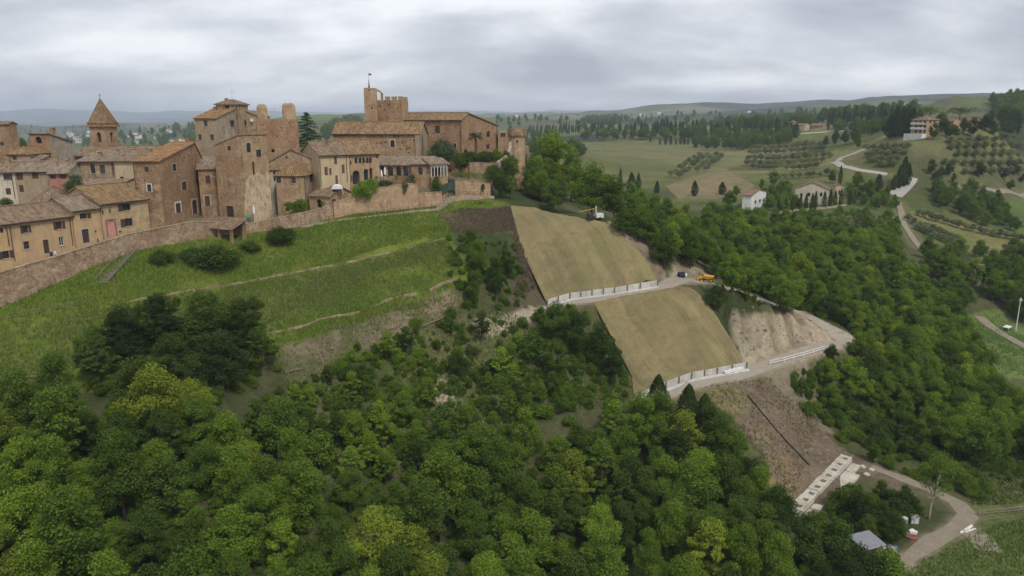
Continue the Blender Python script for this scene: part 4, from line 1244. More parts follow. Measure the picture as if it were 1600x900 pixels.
# round bastion
bc = W(808, 235, 203)
br = empty('bastion', (bc.x, bc.y, CAMZ - 14)); tag(br, 'round brick bastion with a corbelled crown at the end of the town', 'bastion')
zt = W(808, 201, 203).z - (CAMZ - 14)
def lathe(prof, n=28):
    mb = MB()
    for r_, z_ in prof: mb.v += [(r_ * math.cos(2 * math.pi * q / n), r_ * math.sin(2 * math.pi * q / n), z_) for q in range(n)]
    for i in range(len(prof) - 1):
        for q in range(n): mb.f.append((i * n + q, i * n + (q + 1) % n, (i + 1) * n + (q + 1) % n, (i + 1) * n + q))
    return mb
lathe([(2.3, -4), (2.15, zt - 2.3)]).build('drum', MATS['brick_pale'], br)
lathe([(2.15, zt - 2.28), (2.6, zt - 1.7), (2.62, zt), (2.2, zt), (2.2, zt - 1.3), (0, zt - 1.3)]).build('parapet', MATS['brick_brown'], br)
for q in range(18):
    t = 2 * math.pi * q / 18
    MB().bar((2.2 * math.cos(t), 2.2 * math.sin(t), zt - 2.0), (2.58 * math.cos(t), 2.58 * math.sin(t), zt - 1.85), .22, .45).build('corbel', MATS['brick_tan'], br)
MB().box(-.25, .25, -2.3, -2.1, zt - 3.6, zt - 3.0).build('loophole', MATS['glass_and_hole_shade'], br)  # solid dark block, the shade inside the slit given as its colour
# ------------------------------------------------------------------ walls, street, terraces and stairs
def resample(pts, step):
    out = [Vector(pts[0])]
    for a, b in zip(pts[:-1], pts[1:]):
        a = Vector(a); b = Vector(b)
        n = max(1, int((Vector((b.x - a.x, b.y - a.y))).length / step))
        for i in range(1, n + 1): out.append(a.lerp(b, i / n))
    return out
def normals2(pts):
    ns = []
    for i in range(len(pts)):
        a = pts[max(i - 1, 0)]; b = pts[min(i + 1, len(pts) - 1)]
        d = Vector((b.x - a.x, b.y - a.y, 0)).normalized()
        ns.append(Vector((-d.y, d.x, 0)))          # to the left of travel = uphill / town side
    return ns
def wall_strip(name, label, cat, top, mat, thick=0.6, coping='stone_grey', bottom=None, batter=0.25, group=None, step=1.5, jitter=0.0, cop=0.14, kind=None, deep=None):
    pts = resample(top, step); ns = normals2(pts)
    root = empty(name, pts[len(pts) // 2])
    o = root.location.copy()
    tag(root, label, cat, group, kind)
    v = []; f = []
    for i, (p, n) in enumerate(zip(pts, ns)):
        zb = (gz1(p.x, p.y) if bottom is None else bottom) - 0.9
        zb = min(zb, gz1(p.x - n.x * 1.2, p.y - n.y * 1.2) - 0.5, p.z - 0.4)
        zj = p.z + random.uniform(-jitter, jitter)
        if deep: zb = p.z - deep
        for off, z in ((-batter, zb), (0, zj), (thick, zj), (thick, zb)):
            v.append((p.x + n.x * off - o.x, p.y + n.y * off - o.y, z - o.z))
    for i in range(len(pts) - 1):
        a, b = i * 4, i * 4 + 4
        for k in range(3): f.append((a + k, b + k, b + k + 1, a + k + 1))
    f.append((0, 1, 2, 3)); e = (len(pts) - 1) * 4; f.append((e + 3, e + 2, e + 1, e))
    obj('masonry', mesh('masonry', v, f, MATS[mat]), root)
    if coping:
        mb = MB()
        for i in range(len(pts) - 1):
            p, q = pts[i], pts[i + 1]; n, m = ns[i], ns[i + 1]
            vs_ = []
            for (c, nn) in ((p, n), (q, m)):
                for off in (-0.08, thick + 0.08):
                    for z in (0.004, cop): vs_.append((c.x + nn.x * off - o.x, c.y + nn.y * off - o.y, c.z + z - o.z))
            mb.add(vs_, [(0, 1, 5, 4), (1, 3, 7, 5), (3, 2, 6, 7), (0, 2, 3, 1), (4, 5, 7, 6), (0, 4, 6, 2)])
        mb.build('coping', MATS[coping], root)
    return root
def ribbon(name, pts, half, mat, lift=0.06, step=1.2, lat=4, kind='structure', label=None, rough=0.0, hz=None):
    pts = resample(pts, step); ns = normals2(pts)
    v = []; f = []
    for i, (p, n) in enumerate(zip(pts, ns)):
        hw = half * (1 + rough * (vnoise(np.array([i * 0.37]), np.array([half * 9.0]))[0] - 0.5)) if rough else half
        for j in range(lat + 1):
            s = (j / lat * 2 - 1) * hw
            x, y = p.x + n.x * s, p.y + n.y * s
            v.append((x, y, (gz1(x, y) if hz is None else hz(x, y, p)) + lift))
    w = lat + 1
    for i in range(len(pts) - 1):
        for j in range(lat): f.append((i * w + j + 1, i * w + j, (i + 1) * w + j, (i + 1) * w + j + 1))
    o = obj(name, mesh(name, v, f, MATS[mat], smooth_=True))
    return tag(o, label, kind=kind)
def earth_mat(name, a, b, c, sc=0.8):
    t = NT(name); v = t.coord('Object')
    n1 = t.noise(v, sc, 6, 0.7, 0.5); n2 = t.noise(v, sc * 6, 5, 0.7)
    col = t.ramp(n1, [(0.32, a), (0.66, b)])
    col = t.mix(t.ramp(n2, [(0.5, (0, 0, 0)), (0.7, (0.8, 0.8, 0.8))]), col, c)
    t.bump(n2, 0.6, 0.08)
    return t.color(col, 0.97, 0.08)
earth_mat('paving', (0.33, 0.29, 0.235), (0.27, 0.235, 0.185), (0.22, 0.19, 0.15))
earth_mat('gravel_road', (0.36, 0.315, 0.255), (0.29, 0.25, 0.20), (0.225, 0.19, 0.145))
earth_mat('dirt_road', (0.28, 0.237, 0.18), (0.215, 0.18, 0.132), (0.16, 0.135, 0.09))
earth_mat('pale_road', (0.37, 0.345, 0.305), (0.32, 0.295, 0.255), (0.28, 0.255, 0.21))
earth_mat('dry_brush', (0.16, 0.125, 0.09), (0.12, 0.095, 0.065), (0.09, 0.085, 0.045))

wall_strip('town_wall', 'tall rubble stone town wall below the street of yellow houses', 'wall', WALL_TOP + wl_line('318,347,142'), 'stone_town_wall', 0.55, batter=0.5)
wall_strip('town_wall', 'brick and stone wall behind the open tiled shelter', 'wall', wl_line('318.6,347,142.1 340,347,144 382,351,147'), 'stone_town_wall', 0.5)
wall_strip('town_wall', 'rubble wall between the open tiled shelter and the little brick shed', 'wall', wl_line('382.6,351,147 440,340,151 500,327,155 520,320.5,156.3'), 'stone_town_wall', 0.5)
wall_strip('garden_wall', 'pinkish rendered garden wall below the green hedge and restaurant terrace', 'wall', wl_line('521,317,156.4 540,312,158 575,300,160 600,292,161.5 640,287.5,164 653,289,165'), 'brick_pale', 0.5, coping='brick_pale')
wall_strip('garden_wall', 'low rendered wall under the brick corner block', 'wall', wl_line('653.6,303,165.2 690,300,168.2'), 'brick_pale', 0.5, coping='brick_pale')
wall_strip('garden_wall', 'pink rendered wall below the clipped hedge', 'wall', wl_line('711,282.5,171 738,283,173.5 766,287,176.5'), 'brick_pale', 0.5, coping='stone_grey')
wall_strip('garden_wall', 'old stone terrace wall in the garden under the palace', 'wall', wl_line('733,255,180 752,254.5,182 770,256,183'), 'stone_town_wall', 0.5, coping='stone_grey')
wall_strip('rampart', 'pale ruined rampart climbing towards the round bastion', 'wall', wl_line('779,256,184 786,248,187 792,244,190 799,230,196 800,222,199'), 'stone_pale', 0.7, coping=None, jitter=.35, deep=3.2)
st_pts = inset_front(3.0)
street_c = [Vector((x, y, 0)) for x, y in st_pts[:16]]
ribbon('street', street_c, 2.45, 'paving', 0.05, hz=lambda x, y, p: float(town_z(np.array(x), np.array(y))), label='paved lane behind the town wall')

# open tiled shelter at the wall foot
s_ = House('shelter', 'open shelter with a tiled roof on brick pillars against the town wall', 'shelter', 303, 361, 383, 141.0, -24, 357.5, 'brick_tan', found=0.3)
s_.roof('SB', 'tile_brown', 1.35, 0.5, ridge=False)
for x in (0.25, s_.L * .33, s_.L * .66, s_.L - .25):
    MB().box(x - .24, x + .24, 0, .46, 0, s_.h - .02).build('pillar', MATS['brick_tan'], s_.root)
MB().box(s_.L - .45, s_.L - .05, s_.W - .5, s_.W - .1, 0, s_.h + 1.2).build('pillar', MATS['brick_tan'], s_.root)
MB().box(0, s_.L, s_.W - .09, s_.W + .25, 0, s_.h + 1.2).build('back_wall', MATS['brick_brown'], s_.root)
MB().box(-.2, s_.L + .2, .02, .22, s_.h - .25, s_.h - .05).build('beam', MATS['timber'], s_.root)
MB().box(s_.L * .4, s_.L * .6, s_.W - .16, s_.W - .095, 1.0, 1.9).build('notice_board', MATS['white_trim'], s_.root)
MB().bar((s_.L, .6, .7), (s_.L, s_.W - .6, .9), .12).bar((s_.L, .6, .35), (s_.L, s_.W - .6, .5), .1).build('side_rail', MATS['wood_grey'], s_.root)

# low terrace walls across the grass
def gline(s, lift=0.0):
    out = []
    for tok in s.split():
        a, b = (float(q) for q in tok.split(','))
        p = hit(a, b); p.z += lift; out.append(p)
    return out
def kerb(name, label, pts, w, hgt, mat, cat='terrace wall', step=1.4):
    """a dry-stone edge: each stretch of stones is a piece of its own"""
    pts = resample(pts, step); ns = normals2(pts)
    root = empty(name, pts[len(pts) // 2]); o = root.location.copy(); tag(root, label, cat)
    for i in range(len(pts) - 1):
        vs_ = []
        hh = hgt * random.uniform(.5, 1.3)
        if random.random() < .12: continue
        for c, n in ((pts[i].lerp(pts[i + 1], .01), ns[i]), (pts[i + 1].lerp(pts[i], .01), ns[i + 1])):
            g = gz1(c.x, c.y)
            for off in (-w / 2, w / 2):
                for z in (-.3, hh): vs_.append((c.x + n.x * off - o.x, c.y + n.y * off - o.y, g + z - o.z))
        MB().add(vs_, [(0, 1, 5, 4), (1, 3, 7, 5), (3, 2, 6, 7), (0, 2, 3, 1), (4, 5, 7, 6), (0, 4, 6, 2)]).build('stone', MATS[mat], root)
kerb('terrace_edge', 'upper low stone edging crossing the grass slope', gline('196,474 240,464 330,449 420,434 500,418 560,407 620,394 665,380 700,371'), .30, .22, 'stone_town_wall', step=2.2)
kerb('terrace_edge', 'lower low stone edging near the foot of the grass slope', gline('418,521 480,508 540,493 585,480 630,462 690,443 715,437'), .30, .26, 'stone_town_wall', step=2.2)
# old timber and stone rows in the scrub
def logs(label, rows, r):
    root = empty('log_row', hit(*rows[0][0])); o = root.location.copy(); tag(root, label, 'logs')
    for a, b in rows:
        p = hit(*a); q = hit(*b); p.z += r * .8; q.z += r * .8
        MB().tube([p - o, (p + q) / 2 - o + Vector((0, 0, .05)), q - o], [r, r * .95, r * .85], 7).build('log', MATS['timber'], root)
logs('three old timber rails at the left edge below the grass', [((-10, 596), (62, 589)), ((-10, 604), (60, 597)), ((-10, 611), (55, 605))], .2)
logs('fallen grey timber in the brown bank under the grass', [((446, 583), (472, 577)), ((652, 515), (702, 493))], .16)
# stair beside the town wall
ta, tb = hit(213, 388), hit(160, 443)
sr = empty('garden_stair', tb); tag(sr, 'timber-edged stair climbing the grass beside the town wall', 'stair')
dv = (ta - tb); nst = 22; side = Vector((dv.y, -dv.x, 0)).normalized()
for i in range(nst):
    p = dv * ((i + .5) / nst)
    g = gz1(tb.x + p.x, tb.y + p.y) - tb.z
    MB().bar(p + side * .8 + Vector((0, 0, g - p.z + .12)), p - side * .8 + Vector((0, 0, g - p.z + .12)), dv.length / nst * .45, .2).build('step', MATS['wood_grey'], sr)
for sd in (-1, 1):
    pr_ = []
    for i in range(9):
        p = dv * (i / 8); q = p + side * sd * .95
        g = gz1(tb.x + q.x, tb.y + q.y) - tb.z; pr_.append(Vector((q.x, q.y, g + .85)))
        MB().bar((q.x, q.y, g - .2), (q.x, q.y, g + .9), .08).build('post', MATS['wood_grey'], sr)
    MB().tube(pr_, .05, 5).build('handrail', MATS['wood_grey'], sr)
def fence(name, label, pts, hgt, sp, mat, rails=(0.5, 0.95), pw=.08, rw=.05, cat='fence', zf=None, group=None):
    pts = resample(pts, sp)
    root = empty(name, pts[0]); o = root.location.copy(); tag(root, label, cat, group)
    tops = []
    for p in pts:
        g = p.z if zf == 'own' else gz1(p.x, p.y)
        b = Vector((p.x, p.y, g)) - o; tops.append(b)
        MB().bar(b + Vector((0, 0, -.15)), b + Vector((0, 0, hgt)), pw).build('post', MATS[mat], root)
    for r_ in rails:
        mb = MB()
        for a, b in zip(tops[:-1], tops[1:]): mb.bar(a + Vector((0, 0, hgt * r_)), b + Vector((0, 0, hgt * r_)), rw)
        mb.build('rail', MATS[mat], root)
    return root
fence('wooden_fence', 'thin wooden fence on the grass beside the open shelter', gline('218,388 250,382 298,375'), 1.0, 2.0, 'timber')
fence('wooden_fence', 'thin wooden fence across the grass under the tall stone wall', gline('0,502 60,492 140,476'), 1.0, 2.6, 'timber')
# walkway under the garden wall with its railing
walk = wl_line('470,347.5,151.5 500,341.5,153.6 540,335,156 600,326,159.2 650,320.5,162.8 686,318.5,165.4 700,311.5,168.5 712,306,171.2 740,306,173.2 772,306.5,176')
for i_, p_ in enumerate(walk[:6]):
    p_.z = min(p_.z, gz1(p_.x, p_.y) + .3)
pts_ = resample(walk, 2.0); ns_ = normals2(pts_)
wr = empty('walkway', pts_[0]); tag(wr, 'pale concrete walkway along the foot of the garden walls', 'walkway')
mb = MB()
for i in range(len(pts_) - 1):
    vs_ = []
    for c, n in ((pts_[i], ns_[i]), (pts_[i + 1], ns_[i + 1])):
        for off in (-.15, 1.5):
            for z in (-1.0 if i > len(pts_) * .6 else -.7, 0): vs_.append(Vector((c.x + n.x * off, c.y + n.y * off, c.z + z)) - pts_[0])
    mb.add(vs_, [(0, 1, 5, 4), (1, 3, 7, 5), (3, 2, 6, 7), (0, 2, 3, 1), (4, 5, 7, 6), (0, 4, 6, 2)])
mb.build('slab', MATS['stone_pale'], wr)
fence('railing', 'thin dark railing along the outer edge of the concrete walkway', [p.copy() for p in walk], 1.05, 1.5, 'iron', (0.5, .97), .07, .045, 'railing', 'own')
# dark green netted terrace fence below the veranda
nf = wl_line('684,303.5,168.6 697,298,170 712,292,171.6')
pts_ = resample(nf, 1.0); root = empty('net_fence', pts_[0]); tag(root, 'dark green netted fence below the white veranda', 'fence')
for i, p in enumerate(pts_):
    b = p - pts_[0]
    MB().bar(b + Vector((0, 0, -.6)), b + Vector((0, 0, 1.7)), .09).build('post', MATS['iron'], root)
    if i < len(pts_) - 1:
        q = pts_[i + 1] - pts_[0]
        MB().add([b + Vector((0, .02, -.3)), q + Vector((0, .02, -.3)), q + Vector((0, .02, 1.65)), b + Vector((0, .02, 1.65)), b + Vector((0, .05, -.3)), q + Vector((0, .05, -.3)), q + Vector((0, .05, 1.65)), b + Vector((0, .05, 1.65))],
                 [(0, 1, 2, 3), (7, 6, 5, 4), (3, 2, 6, 7), (0, 4, 5, 1)]).build('net', MATS['net_green'], root)
# ------------------------------------------------------------------ slope works: matting, retaining walls, track, concrete beam
t = NT('coir_mat')
v = t.coord('Object')
n1 = t.noise(v, 0.25, 6, 0.65, 0.8); n2 = t.noise(t.coord('Object', (1.0, 1.0, 1.0)), 2.2, 6, 0.75)
c = t.ramp(n1, [(0.34, (0.172, 0.142, 0.074)), (0.66, (0.24, 0.198, 0.106))])
c = t.mix(t.ramp(t.noise(v, 0.12, 4, 0.6, 0.4), [(0.5, (0, 0, 0)), (0.7, (0.55, 0.55, 0.55))]), c, (0.19, 0.19, 0.075))
c = t.mix(0.7, c, t.ramp(n2, [(0.3, (0.74, 0.74, 0.72)), (0.7, (1.22, 1.2, 1.16))]), 'MULTIPLY')
mpv = t.new('ShaderNodeMapping'); mpv.vector_type = 'TEXTURE'; mpv.inputs['Rotation'].default_value = (0, 0, R(-61)); mpv.inputs['Scale'].default_value = (9.0, 1.0, 9.0); t.link(t.new('ShaderNodeTexCoord').outputs['Object'], mpv.inputs[0])
c = t.mix(0.38, c, t.ramp(t.noise(mpv.outputs[0], 0.9, 6, 0.65, 0.6), [(0.34, (0.66, 0.66, 0.60)), (0.62, (1.14, 1.12, 1.08))]), 'MULTIPLY')
oi = t.new('ShaderNodeObjectInfo')
c = t.mix(0.8, c, t.ramp(oi.outputs['Random'], [(0.0, (0.84, 0.84, 0.82)), (1.0, (1.12, 1.12, 1.1))]), 'MULTIPLY')
t.bump(n2, 0.5, 0.06); t.color(c, 0.97, 0.06)

def matting(name, label, poly, ang, wid, lift=0.16):
    P = [hit(a, b) for a, b in poly]
    root = empty(name, P[0]); tag(root, label, 'erosion mat'); o = root.location.copy()
    ca, sa = math.cos(R(ang)), math.sin(R(ang))           # fall line direction (plan)
    S = [(p.x * -sa + p.y * ca, p.x * ca + p.y * sa) for p in P]     # (across, along)
    s0, s1 = min(q[0] for q in S), max(q[0] for q in S)
    def span(s):
        ts = []
        for (a, b), (c, d) in zip(S, S[1:] + S[:1]):
            if (a - s) * (c - s) < 0: ts.append(b + (d - b) * (s - a) / (c - a))
        return (min(ts), max(ts)) if len(ts) > 1 else None
    n = int((s1 - s0) / wid)
    for k in range(n + 1):
        a = s0 + k * wid + 0.02; b = min(a + wid + 0.1, s1 - 0.02)
        if b - a < 0.3: continue
        cols = []; m = 5
        for i in range(m + 1):
            sp = span(a + (b - a) * i / m)
            if sp: cols.append((a + (b - a) * i / m, sp))
        if len(cols) < 2: continue
        nt_ = 26; v = []; f = []
        ja, jb = random.uniform(-.3, .3), random.uniform(-.1, .3)
        for ci, (s, (t0, t1)) in enumerate(cols):
            t0 += ja * (.4 + .6 * ((ci * 37 + k * 11) % 5) / 5); t1 += jb
            for j in range(nt_ + 1):
                tt = t0 + (t1 - t0) * j / nt_
                x, y = s * -sa + tt * ca, s * ca + tt * sa
                edge = 0.045 * (ci / (len(cols) - 1)) + (0.03 if k % 2 else 0)
                v.append((x - o.x, y - o.y, gz1(x, y) + lift + edge + .07 * math.sin(tt * .9 + k * 2.1) * math.sin(s * .8) - o.z))
        w = nt_ + 1
        for i in range(len(cols) - 1):
            for j in range(nt_): f.append((i * w + j, i * w + j + 1, (i + 1) * w + j + 1, (i + 1) * w + j))
        me = mesh('mat_strip', v, f, MATS['coir_mat'], smooth_=True)
        if me.polygons[0].normal.z < 0: me.flip_normals()
        obj('mat_strip', me, root)
    return root
matting('slope_mat', 'upper straw-coloured erosion mat spread on the steep cut slope', [(797, 323), (835, 326), (870, 335), (905, 341), (945, 349), (975, 373), (1002, 398), (1028, 440), (1000, 446), (960, 452), (890, 462), (856, 475), (835, 440), (815, 390)], -62, 2.4)
matting('slope_mat', 'lower straw-coloured erosion mat between the two concrete walls', [(925, 474), (990, 461), (1063, 448), (1090, 458), (1120, 496), (1150, 545), (1160, 568), (1120, 579), (1080, 588), (1040, 602), (992, 622), (985, 560), (960, 512)], -58, 2.4)

def panel_wall(label, base, hgt, sp):
    pts = resample(base, sp); ns = normals2(pts)
    root = empty('retaining_wall', pts[0]); tag(root, label, 'retaining wall'); o = root.location.copy()
    for i in range(len(pts)):
        p = Vector(pts[i]); n = ns[i]
        b = p - o
        MB().bar(b - n * .1 + Vector((0, 0, -.8)), b - n * .1 + Vector((0, 0, hgt + .12)), .2).build('steel_post', MATS['steel_post'], root)
        if i < len(pts) - 1:
            q = Vector(pts[i + 1]); m = ns[i + 1]; d = (q - p).normalized()
            for lo, hi in ((-.7, hgt * .5 - .01), (hgt * .5 + .01, hgt)):
                vs_ = []
                for c, nn in ((p + d * .11, n), (q - d * .11, m)):
                    for off in (0.0, .16):
                        for z in (lo, hi): vs_.append(c + nn * off + Vector((0, 0, z)) - o)
                MB().add(vs_, [(0, 1, 5, 4), (1, 3, 7, 5), (3, 2, 6, 7), (0, 2, 3, 1), (4, 5, 7, 6), (0, 4, 6, 2)]).build('panel', MATS['concrete'], root)
    # footing strip
    mb = MB()
    for i in range(len(pts) - 1):
        vs_ = []
        for c, n in ((pts[i], ns[i]), (pts[i + 1], ns[i + 1])):
            for off in (-1.15, -.22):
                for z in (-.5, .16 + .05 * (off > -1)): vs_.append(Vector(c) + n * off + Vector((0, 0, z)) - o)
        mb.add(vs_, [(0, 1, 5, 4), (1, 3, 7, 5), (3, 2, 6, 7), (0, 2, 3, 1), (4, 5, 7, 6), (0, 4, 6, 2)])
    mb.build('footing', MATS['concrete'], root)
    return root
def setz(line, dz=0.0):
    out = []
    for p in line:
        q = Vector(p); d_, z_ = min(((seg_dist(np.array([q.x]), np.array([q.y]), ln)[0][0], seg_dist(np.array([q.x]), np.array([q.y]), ln)[1][0]) for ln, hw in TRACKS))
        q.z = z_ + dz; out.append(q)
    return out
panel_wall('long concrete panel wall at the foot of the upper mat', setz(wl_line('855,480,145.6 872,474,146.4 890,467.5,147.6 925,462,148.5 960,458.5,149.2 1000,452.5,150.6 1027,448,151.4')), 1.35, 2.35)
panel_wall('lower concrete panel wall below the second mat', setz(wl_line('1000,627,124.6 1040,612,127 1080,596,129.2 1120,587,131.3 1166,578,133.6')), 1.35, 2.35)
TR = [resample(ln, 2.0) for ln, hw in TRACKS]
for nm, ln in zip(('access_track', 'access_track'), TR):
    ribbon(nm, ln, 2.1, 'gravel_road', 0.05, rough=.5, label='gravel access track cut across the slope')
# white guard rail at the bend
fence('guard_rail', 'white two-bar guard fence along the lower track', [hit(a, b) for a, b in ((1203, 571), (1225, 566), (1255, 558), (1288, 548))], 1.05, 2.3, 'rail_white', (.45, .92), .12, .1)
# bundle of pipes
pb = hit(1146, 581); pa_ = hit(1131, 586); 
root = empty('pipe_bundle', pa_); tag(root, 'bundle of white plastic pipes lying on the lower wall footing', 'pipes')
dv = (hit(1160, 577) - pa_)
for i, (a, b) in enumerate(((0, .25), (.3, .25), (-.3, .25), (.15, .5), (-.15, .5))):
    off = Vector((dv.y, -dv.x, 0)).normalized() * a + Vector((0, 0, b + .1))
    MB().tube([off, off + dv], .15, 8).build('pipe', MATS['pvc_white'], root)
# black hose down the dirt slope
hp = [hit(a, b) for a, b in ((1168, 618), (1190, 645), (1215, 675), (1240, 702), (1264, 727))]
o = hp[0].copy(); tag(MB().tube([p - o + Vector((0, 0, .12)) for p in hp], .13, 6).build('drain_hose', MATS['pipe_black'], None, o), 'black drain hose running down the bare dirt slope', 'hose')
# concrete anchor beam
b0, b1 = hit(1240, 818), hit(1330, 722)
root = empty('anchor_beam', b0); tag(root, 'long concrete beam with anchor pockets at the foot of the dirt slope', 'concrete beam')
dv = b1 - b0; ln_ = Vector((dv.x, dv.y, 0)).length; u = Vector((dv.x, dv.y, 0)).normalized(); n = Vector((-u.y, u.x, 0))
zs = dv.z / ln_; topz = .9
def bp(s, w, z): return u * s + n * w + Vector((0, 0, s * zs + z))
NA = 10; seg = ln_ / NA
def hexa(mb, s0, s1, w0, w1, z0, z1):
    vs_ = [bp(s0, w0, z0), bp(s1, w0, z0), bp(s1, w1, z0), bp(s0, w1, z0), bp(s0, w0, z1), bp(s1, w0, z1), bp(s1, w1, z1), bp(s0, w1, z1)]
    f = [(0, 3, 2, 1), (4, 5, 6, 7), (0, 1, 5, 4), (1, 2, 6, 5), (2, 3, 7, 6), (3, 0, 4, 7)]
    if n.cross(u).z > 0: f = [tuple(reversed(q)) for q in f]
    mb.add(vs_, f)
for i in range(NA):
    s0, s1 = i * seg, (i + 1) * seg - .02
    c = (s0 + s1) / 2
    mb = MB()
    topz = .9 + random.uniform(-.05, .05); hexa(mb, s0, s1, -.05 - random.uniform(0, .12), 1.75, -.8, topz - .35); hexa(mb, s0, s1, 1.2, 1.75 + random.uniform(0, .15), topz - .345, topz)
    hexa(mb, s0, c - .45, -.05, 1.19, topz - .345, topz); hexa(mb, c + .45, s1, -.05, 1.19, topz - .345, topz); hexa(mb, c - .44, c + .44, -.05, .3, topz - .345, topz)
    p_ = mb.build('beam_segment', MATS['concrete_old'], root)
    pl = MB(); hexa(pl, c - .3, c + .3, .45, 1.05, topz - .34, topz - .29); pl.tube([bp(c, .75, topz - .29), bp(c, .7, topz - .05)], .12, 8)
    pl.build('anchor_head', MATS['steel_post'], p_)
mb = MB()
for s0, s1, w0, w1 in ((ln_ * .5, ln_ * .66, -2.4, -.3), (ln_ * .665, ln_ * .84, -2.7, -.3), (ln_ * .845, ln_ * .98, -1.7, -.3), (ln_ * .1, ln_ * .3, -1.6, -.3)):
    hexa(mb, s0, s1, w0, w1, -.5, .14)
mb.build('apron_slab', MATS['concrete_old'], root)

# loose stones and clods on the bare slopes: too many to count
def rubble(polys):
    V = []; F = []; q = random.Random(8)
    for poly, n, r0, r1 in polys:
        P = [hit(a, b) for a, b in poly]; pw = [(p.x, p.y) for p in P]
        xs = [p.x for p in P]; ys = [p.y for p in P]; m = 0
        for _ in range(n * 6):
            if m >= n: break
            x, y = q.uniform(min(xs), max(xs)), q.uniform(min(ys), max(ys))
            if not in_poly(np.array([x]), np.array([y]), pw)[0]: continue
            m += 1; r_ = q.uniform(r0, r1) * (2.2 if q.random() < .08 else 1); z = gz1(x, y); b = len(V)
            for k in range(5): V.append((x + r_ * math.cos(k * 1.257) * q.uniform(.7, 1.2), y + r_ * math.sin(k * 1.257) * q.uniform(.7, 1.2), z - .05))
            V.append((x + q.uniform(-.3, .3) * r_, y + q.uniform(-.3, .3) * r_, z + r_ * q.uniform(.5, .9)))
            F += [(b + k, b + (k + 1) % 5, b + 5) for k in range(5)]
    tag(obj('rubble', mesh('rubble', V, F, MATS['dirt_clods'])), 'loose stones and clods on the bare earth slopes', kind='stuff')
earth_mat('dirt_clods', (0.24, 0.19, 0.14), (0.15, 0.115, 0.083), (0.30, 0.26, 0.20), 2.0)
rubble([([(1100, 605), (1200, 590), (1300, 690), (1335, 712), (1240, 800), (1190, 700)], 900, .08, .26), ([(1140, 490), (1250, 500), (1285, 535), (1170, 568)], 260, .08, .25), ([(700, 510), (835, 485), (850, 495), (745, 525)], 120, .08, .2),
        ([(960, 350), (985, 355), (1040, 432), (1020, 436)], 160, .08, .22), ([(1345, 735), (1400, 750), (1480, 775), (1440, 780)], 90, .07, .2), ([(440, 560), (600, 500), (700, 465), (620, 525), (455, 605)], 200, .08, .22), ([(1180, 590), (1280, 560), (1300, 680)], 200, .07, .2)])

# yellow site dumper
def machine(name, label, cat, px, py, rz, lift=0.0):
    p = hit(px, py); r_ = empty(name, (p.x, p.y, p.z + .05 + lift), R(rz)); tag(r_, label, cat); return r_
def wheel(root, x, y, r_, w):
    tm = MB().tube([(x, y - w / 2, r_), (x, y + w / 2, r_)], r_, 14).build('wheel', MATS['rubber'], root)
    MB().tube([(x, y - w / 2 - .02, r_), (x, y + w / 2 + .02, r_)], r_ * .5, 10).build('hub', MATS['paint_yellow'], tm)
d_ = machine('site_dumper', 'yellow site dumper parked on the upper track bend', 'dumper', 1103, 440.5, -12)
for x in (-.95, .95):
    for y in (-.75, .75): wheel(d_, x, y, .42, .36)
MB().box(-1.5, 1.4, -.5, .5, .4, .62).build('chassis', MATS['iron'], d_)
sk = [(-.15, -.72, .7), (1.1, -.72, .66), (1.1, .72, .66), (-.15, .72, .7), (-.55, -.95, 1.45), (1.65, -.95, 1.3), (1.65, .95, 1.3), (-.55, .95, 1.45)]
skb = MB().add(sk, [(0, 3, 2, 1), (0, 1, 5, 4), (1, 2, 6, 5), (2, 3, 7, 6), (3, 0, 4, 7)])
ins = [(x * .93 + .03, y * .92, z + (.06 if i < 4 else .0)) for i, (x, y, z) in enumerate(sk)]
skb.add(ins, [(0, 1, 2, 3), (0, 4, 5, 1), (1, 5, 6, 2), (2, 6, 7, 3), (3, 7, 4, 0)])
skb.add([sk[4], sk[5], sk[6], sk[7], ins[4], ins[5], ins[6], ins[7]], [(0, 1, 5, 4), (1, 2, 6, 5), (2, 3, 7, 6), (3, 0, 4, 7)])
skb.build('skip', MATS['paint_yellow'], d_)
MB().box(-1.65, -.75, -.6, .6, .65, 1.2).box(-1.5, -1.0, -.5, .5, 1.203, 1.3).build('engine_cover', MATS['paint_yellow'], d_)
MB().box(-.95, -.6, -.25, .25, 1.3, 1.4).box(-1.0, -.92, -.25, .25, 1.4, 1.75).build('seat', MATS['rubber'], d_)
MB().tube([(-1.45, -.55, 1.2), (-1.45, -.55, 2.1), (-1.45, .55, 2.1), (-1.45, .55, 1.2)], .05, 6).build('roll_bar', MATS['iron'], d_)
# drilling rig on the crest
d_ = machine('drill_rig', 'small dark drilling rig with an upright mast on the crest of the upper mat', 'drill rig', 924, 344, 20)
for y in (-.6, .6): MB().tube([(-1, y, .25), (-.8, y, .02 + .06), (.8, y, .08), (1, y, .25), (.8, y, .45), (-.8, y, .45), (-1, y, .25)], .16, 6, False).build('track', MATS['rubber'], d_)
MB().box(-.9, .9, -.42, .42, .4, .9).box(-.9, .1, -.5, .5, .903, 1.5).build('engine_body', MATS['iron'], d_)
MB().box(.95, 1.2, -.16, .16, .2, 3.1).box(.98, 1.17, -.3, .3, 1.6, 2.0).build('mast', MATS['galvanised'], d_)
MB().bar((.95, 0, 2.6), (-2.8, .3, 1.9), .1).build('boom', MATS['paint_yellow'], d_)
d_ = machine('compressor', 'white boxy compressor beside the drilling rig', 'compressor', 936, 343, 20)
MB().box(-.9, .9, -.55, .55, .4, 1.25).box(-.8, .8, -.5, .5, 1.253, 1.4).build('housing', MATS['white_trim'], d_)
for y in (-.5, .5): MB().tube([(0, y - .1, .3), (0, y + .1, .3)], .3, 12).build('wheel', MATS['rubber'], d_)
